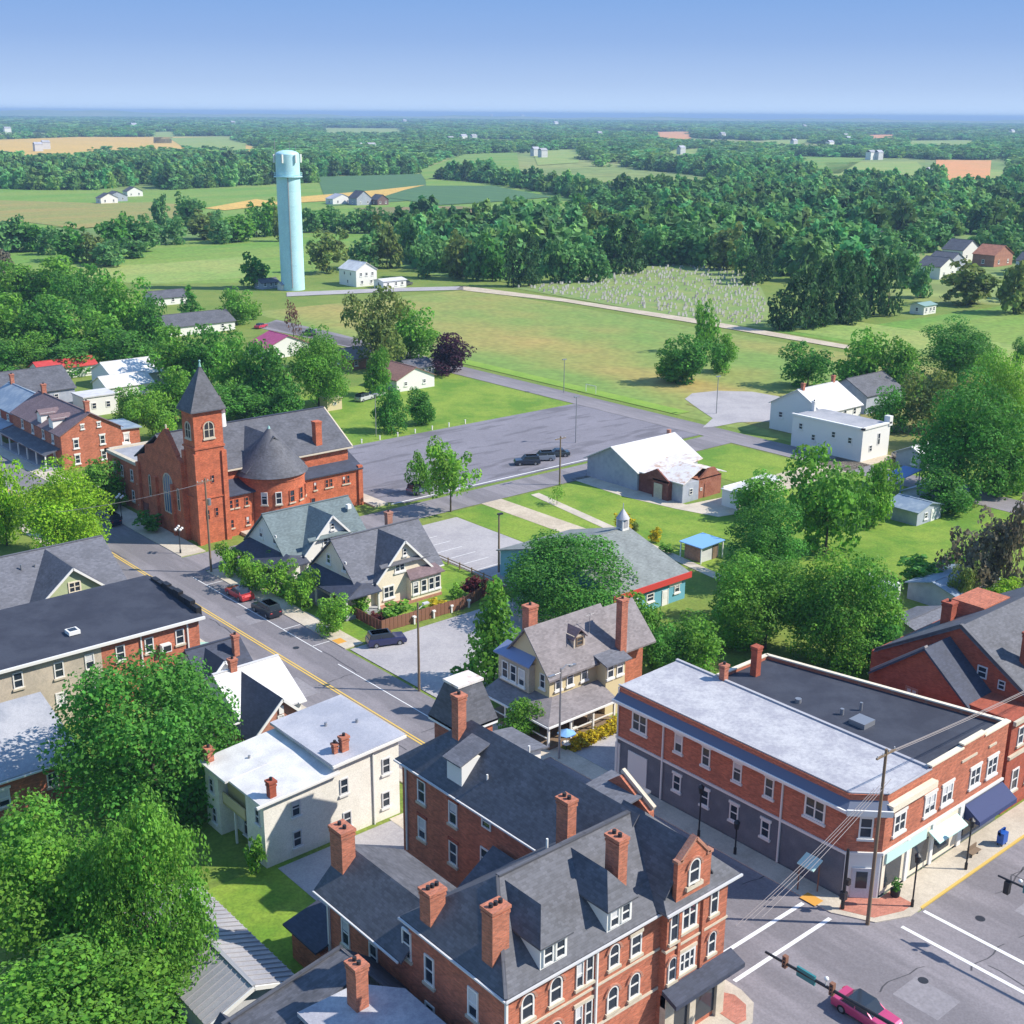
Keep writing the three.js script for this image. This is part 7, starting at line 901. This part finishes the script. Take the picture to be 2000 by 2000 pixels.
{ const a = [60,-43], b = [a[0] + .4, a[1] + 16], T = thing('traffic_signal', 'long dark traffic signal arm with a teal street sign across the bottom of the junction', 'traffic signal', a[0], a[1]), y = 6.2, L = k => [a[0] + (b[0] - a[0]) * k, a[1] + (b[1] - a[1]) * k]; part(T, 'arm', tube([a[0], y, a[1]], [b[0], y + .2, b[1]], .09, .16), MT.black); part(T, 'pole', cyl(b[0], 0, b[1], .2, 7, 10), MT.black);
  for (const k of [.1, .33]) { const p = L(k), s = part(T, 'signal_head', box(p[0] - .15, y - .3, p[1] - .15, p[0] + .15, y + .6, p[1] + .15), MT.rustWood); for (let i = 0; i < 3; i++) part(s, 'lens', ball(p[0] - .16, y - .12 + i * .27, p[1], .07), MT.dark); } const p = L(.16), p2 = L(.25); part(T, 'street_sign', box(p[0] - .06, y - .35, p[1], p2[0] + .06, y + .35, p2[1]), plain(.03, .2, .22, .5)); const c = L(.3); part(T, 'camera', [cyl(c[0], y + .1, c[1], .05, .5, 6), ball(c[0], y + .65, c[1], .16)], MT.white); }
{ const a = [80.7,-37.6], T = thing('traffic_signal', 'traffic signal arm reaching in from the right edge', 'traffic signal', a[0], a[1]), y = 6; part(T, 'arm', tube([a[0], y, a[1]], [a[0] + .3, y, a[1] + 12], .08, .14), MT.black); part(T, 'signal_head', box(a[0] - .2, y - 1.1, a[1] + .6, a[0] + .2, y - .1, a[1] + 1), MT.black); part(T, 'street_sign', box(a[0] - .06, y - .4, a[1] + 2, a[0] + .06, y + .3, a[1] + 3.6), plain(.03, .2, .22, .5)); part(T, 'pole', cyl(a[0] + .3, 0, a[1] + 12, .2, 7, 10), MT.black); part(T, 'camera', ball(a[0], y + .4, a[1] + 1.7, .16), MT.white); }
function wire(pts, label, sag = .5) { const c = [], [a, b] = pts; for (let i = 0; i <= 12; i++) { const t = i / 12; c.push(V(a[0] + (b[0] - a[0]) * t, a[1] + (b[1] - a[1]) * t - sag * 4 * t * (1 - t), a[2] + (b[2] - a[2]) * t)); } const p = c[0], o = new THREE.Mesh(new THREE.TubeGeometry(new THREE.CatmullRomCurve3(c), 16, .024, 5), plain(.32, .28, .27)); o.geometry.translate(-p.x, -p.y, -p.z); o.position.copy(p); o.name = numbered('overhead_wire'); o.castShadow = true; tag(o, label, 'wire', 'overhead wires'); scene.add(o); }
for (const [k, dz, w] of [[-1.1, 0, 'first'], [-.4, .4, 'second'], [.4, .9, 'third'], [1.1, 1.5, 'last']]) wire([[75.6 + k, 12.4, -44.9], [60.4 + k * .4, 7.4 + k * .5, -45.6 + dz]], w + ' from the left of the pale wires between corner pole and brick block', .35); for (const [k, w] of [[-1.1, 'left'], [.2, 'middle'], [1.1, 'right']]) wire([[75.6 + k, 14.9, -44.9], [128, 12.6 + k * .3, -45.4]], w + ' wire running from the corner pole along the shop fronts', .7);
for (const [k, w] of [[-.4, 'left'], [.4, 'right']]) wire([[73.9 + k, 12.8, -148.3], [58, 9, -160]], w + ' wire from the pole at the bell tower across the street', .4);
// fences, walls, posts
{ const T = thing('garden_fence', 'brown wooden fence around the garden of the cream white house', 'fence', 86, -117), ws = [[79.8,-116.4], [92.1,-116], [99.1,-118.3], [100.2,-126.2]]; for (let s = 0; s < 2; s++) { const [x0, z0] = ws[s], [x1, z1] = ws[s + 1], n = Math.round(Math.hypot(x1 - x0, z1 - z0) / .6); for (let i = 0; i < n; i++) { const k0 = i / n, k1 = (i + .92) / n; part(T, 'board', bar4([x0 + (x1 - x0) * k0, .85, z0 + (z1 - z0) * k0], [x0 + (x1 - x0) * k1, .85, z0 + (z1 - z0) * k1], .06, 1.5 + .06 * (i % 3)), MT.rustWood); } } const [x0, z0] = ws[0]; for (let i = 0; i < 10; i++) part(T, 'board', bar4([x0 + .05, .8, z0 - .7 * i], [x0 + .05, .8, z0 - .7 * i - .64], .06, 1.4), MT.maroon); for (let i = 0; i < 2; i++) { const [a, b] = ws[i + 1]; part(T, 'post', post(a, 0, b, 1.8, .16), MT.rustWood); } }
{ const T = thing('rail_fence', 'low wooden rail fence between the small pale lot and the garden', 'fence', 101, -128); for (let i = 0; i < 9; i++) part(T, 'post', post(100.7 + (i % 2) * .02, 0, -138 + i * 2.6, 1.1, .14), MT.wood); for (const y of [.5, .9]) part(T, 'rail', bar4([100.7, y, -138], [100.7, y, -117.2], .06, .12), MT.wood); }
for (let i = 0; i < 4; i++) { const x = [84.4, 87.4, 90.2, 93][i], T = thing('white_yard_post', nth(i, 4) + ' small white post outside the brown garden fence', 'post', x, -116, 'white posts by the garden fence'); part(T, 'post', post(x, 0, -116, .9, .2), MT.white); part(T, 'cap', box(x - .2, .9, -116.2, x + .2, 1.1, -115.8), MT.white); }
for (let i = 0; i < 9; i++) { const x = 121 + i * 4.2, T = thing('kerb_post', nth(i, 9) + ' short white post along the grass edge of the parking lot', 'post', x, -193.8, 'white posts along the parking lot edge'); part(T, 'post', post(x, 0, -193.8, .8, .18), MT.white); part(T, 'cap', box(x - .13, .8, -193.93, x + .13, .88, -193.67), MT.white); }
{ const T = thing('mailbox', 'blue metal mailbox on the pavement under the navy awning', 'mailbox', 94, -43.9, null, .16); part(T, 'body', [box(93.6, .4, -44.2, 94.4, 1.4, -43.6), new THREE.CylinderGeometry(.3, .3, .8, 12, 1, false, 0, Math.PI).rotateX(Math.PI / 2).rotateY(Math.PI / 2).toNonIndexed().translate(94, 1.4, -43.9)], plain(.02, .1, .4, .4)); part(T, 'leg', [[-.3, -.2], [.3, -.2], [-.3, .2], [.3, .2]].map(([a, b]) => post(94 + a, .16, -43.9 + b, .4, .07)), MT.iron); }
{ const T = thing('sidewalk_bench', 'small dark bench on the sunny pavement before the shop fronts', 'bench', 90.6, -44.5, null, .16); part(T, 'seat', box(89.9, .55, -44.8, 91.3, .62, -44.3), MT.wood); part(T, 'backrest', box(89.9, .65, -44.85, 91.3, 1.05, -44.78), MT.wood); part(T, 'leg', [post(90.1, .16, -44.5, .55, .1), post(91.1, .16, -44.5, .55, .1)], MT.iron); }
{ const T = thing('planter', 'dark planter with green plant at the shop corner', 'planter', 80.4, -45.6, null, .16); part(T, 'pot', cyl(80.4, .16, -45.6, .35, .6, 12, .42), MT.dark); const c = mesh('plant', CR.shrub[0], LEAF.deep, T); c.position.y = 1; c.scale.set(.42, .5, .42); }
{ const T = thing('goal_frame', 'small white frame standing on the grass between the field and the back road', 'frame', 196, -199); part(T, 'frame', [tube([195, 0, -200.6], [195, 1.8, -200.6], .06), tube([195, 0, -197.4], [195, 1.8, -197.4], .06), tube([195, 1.8, -200.6], [195, 1.8, -197.4], .06)], MT.white); }
renderer.render(scene, camera);
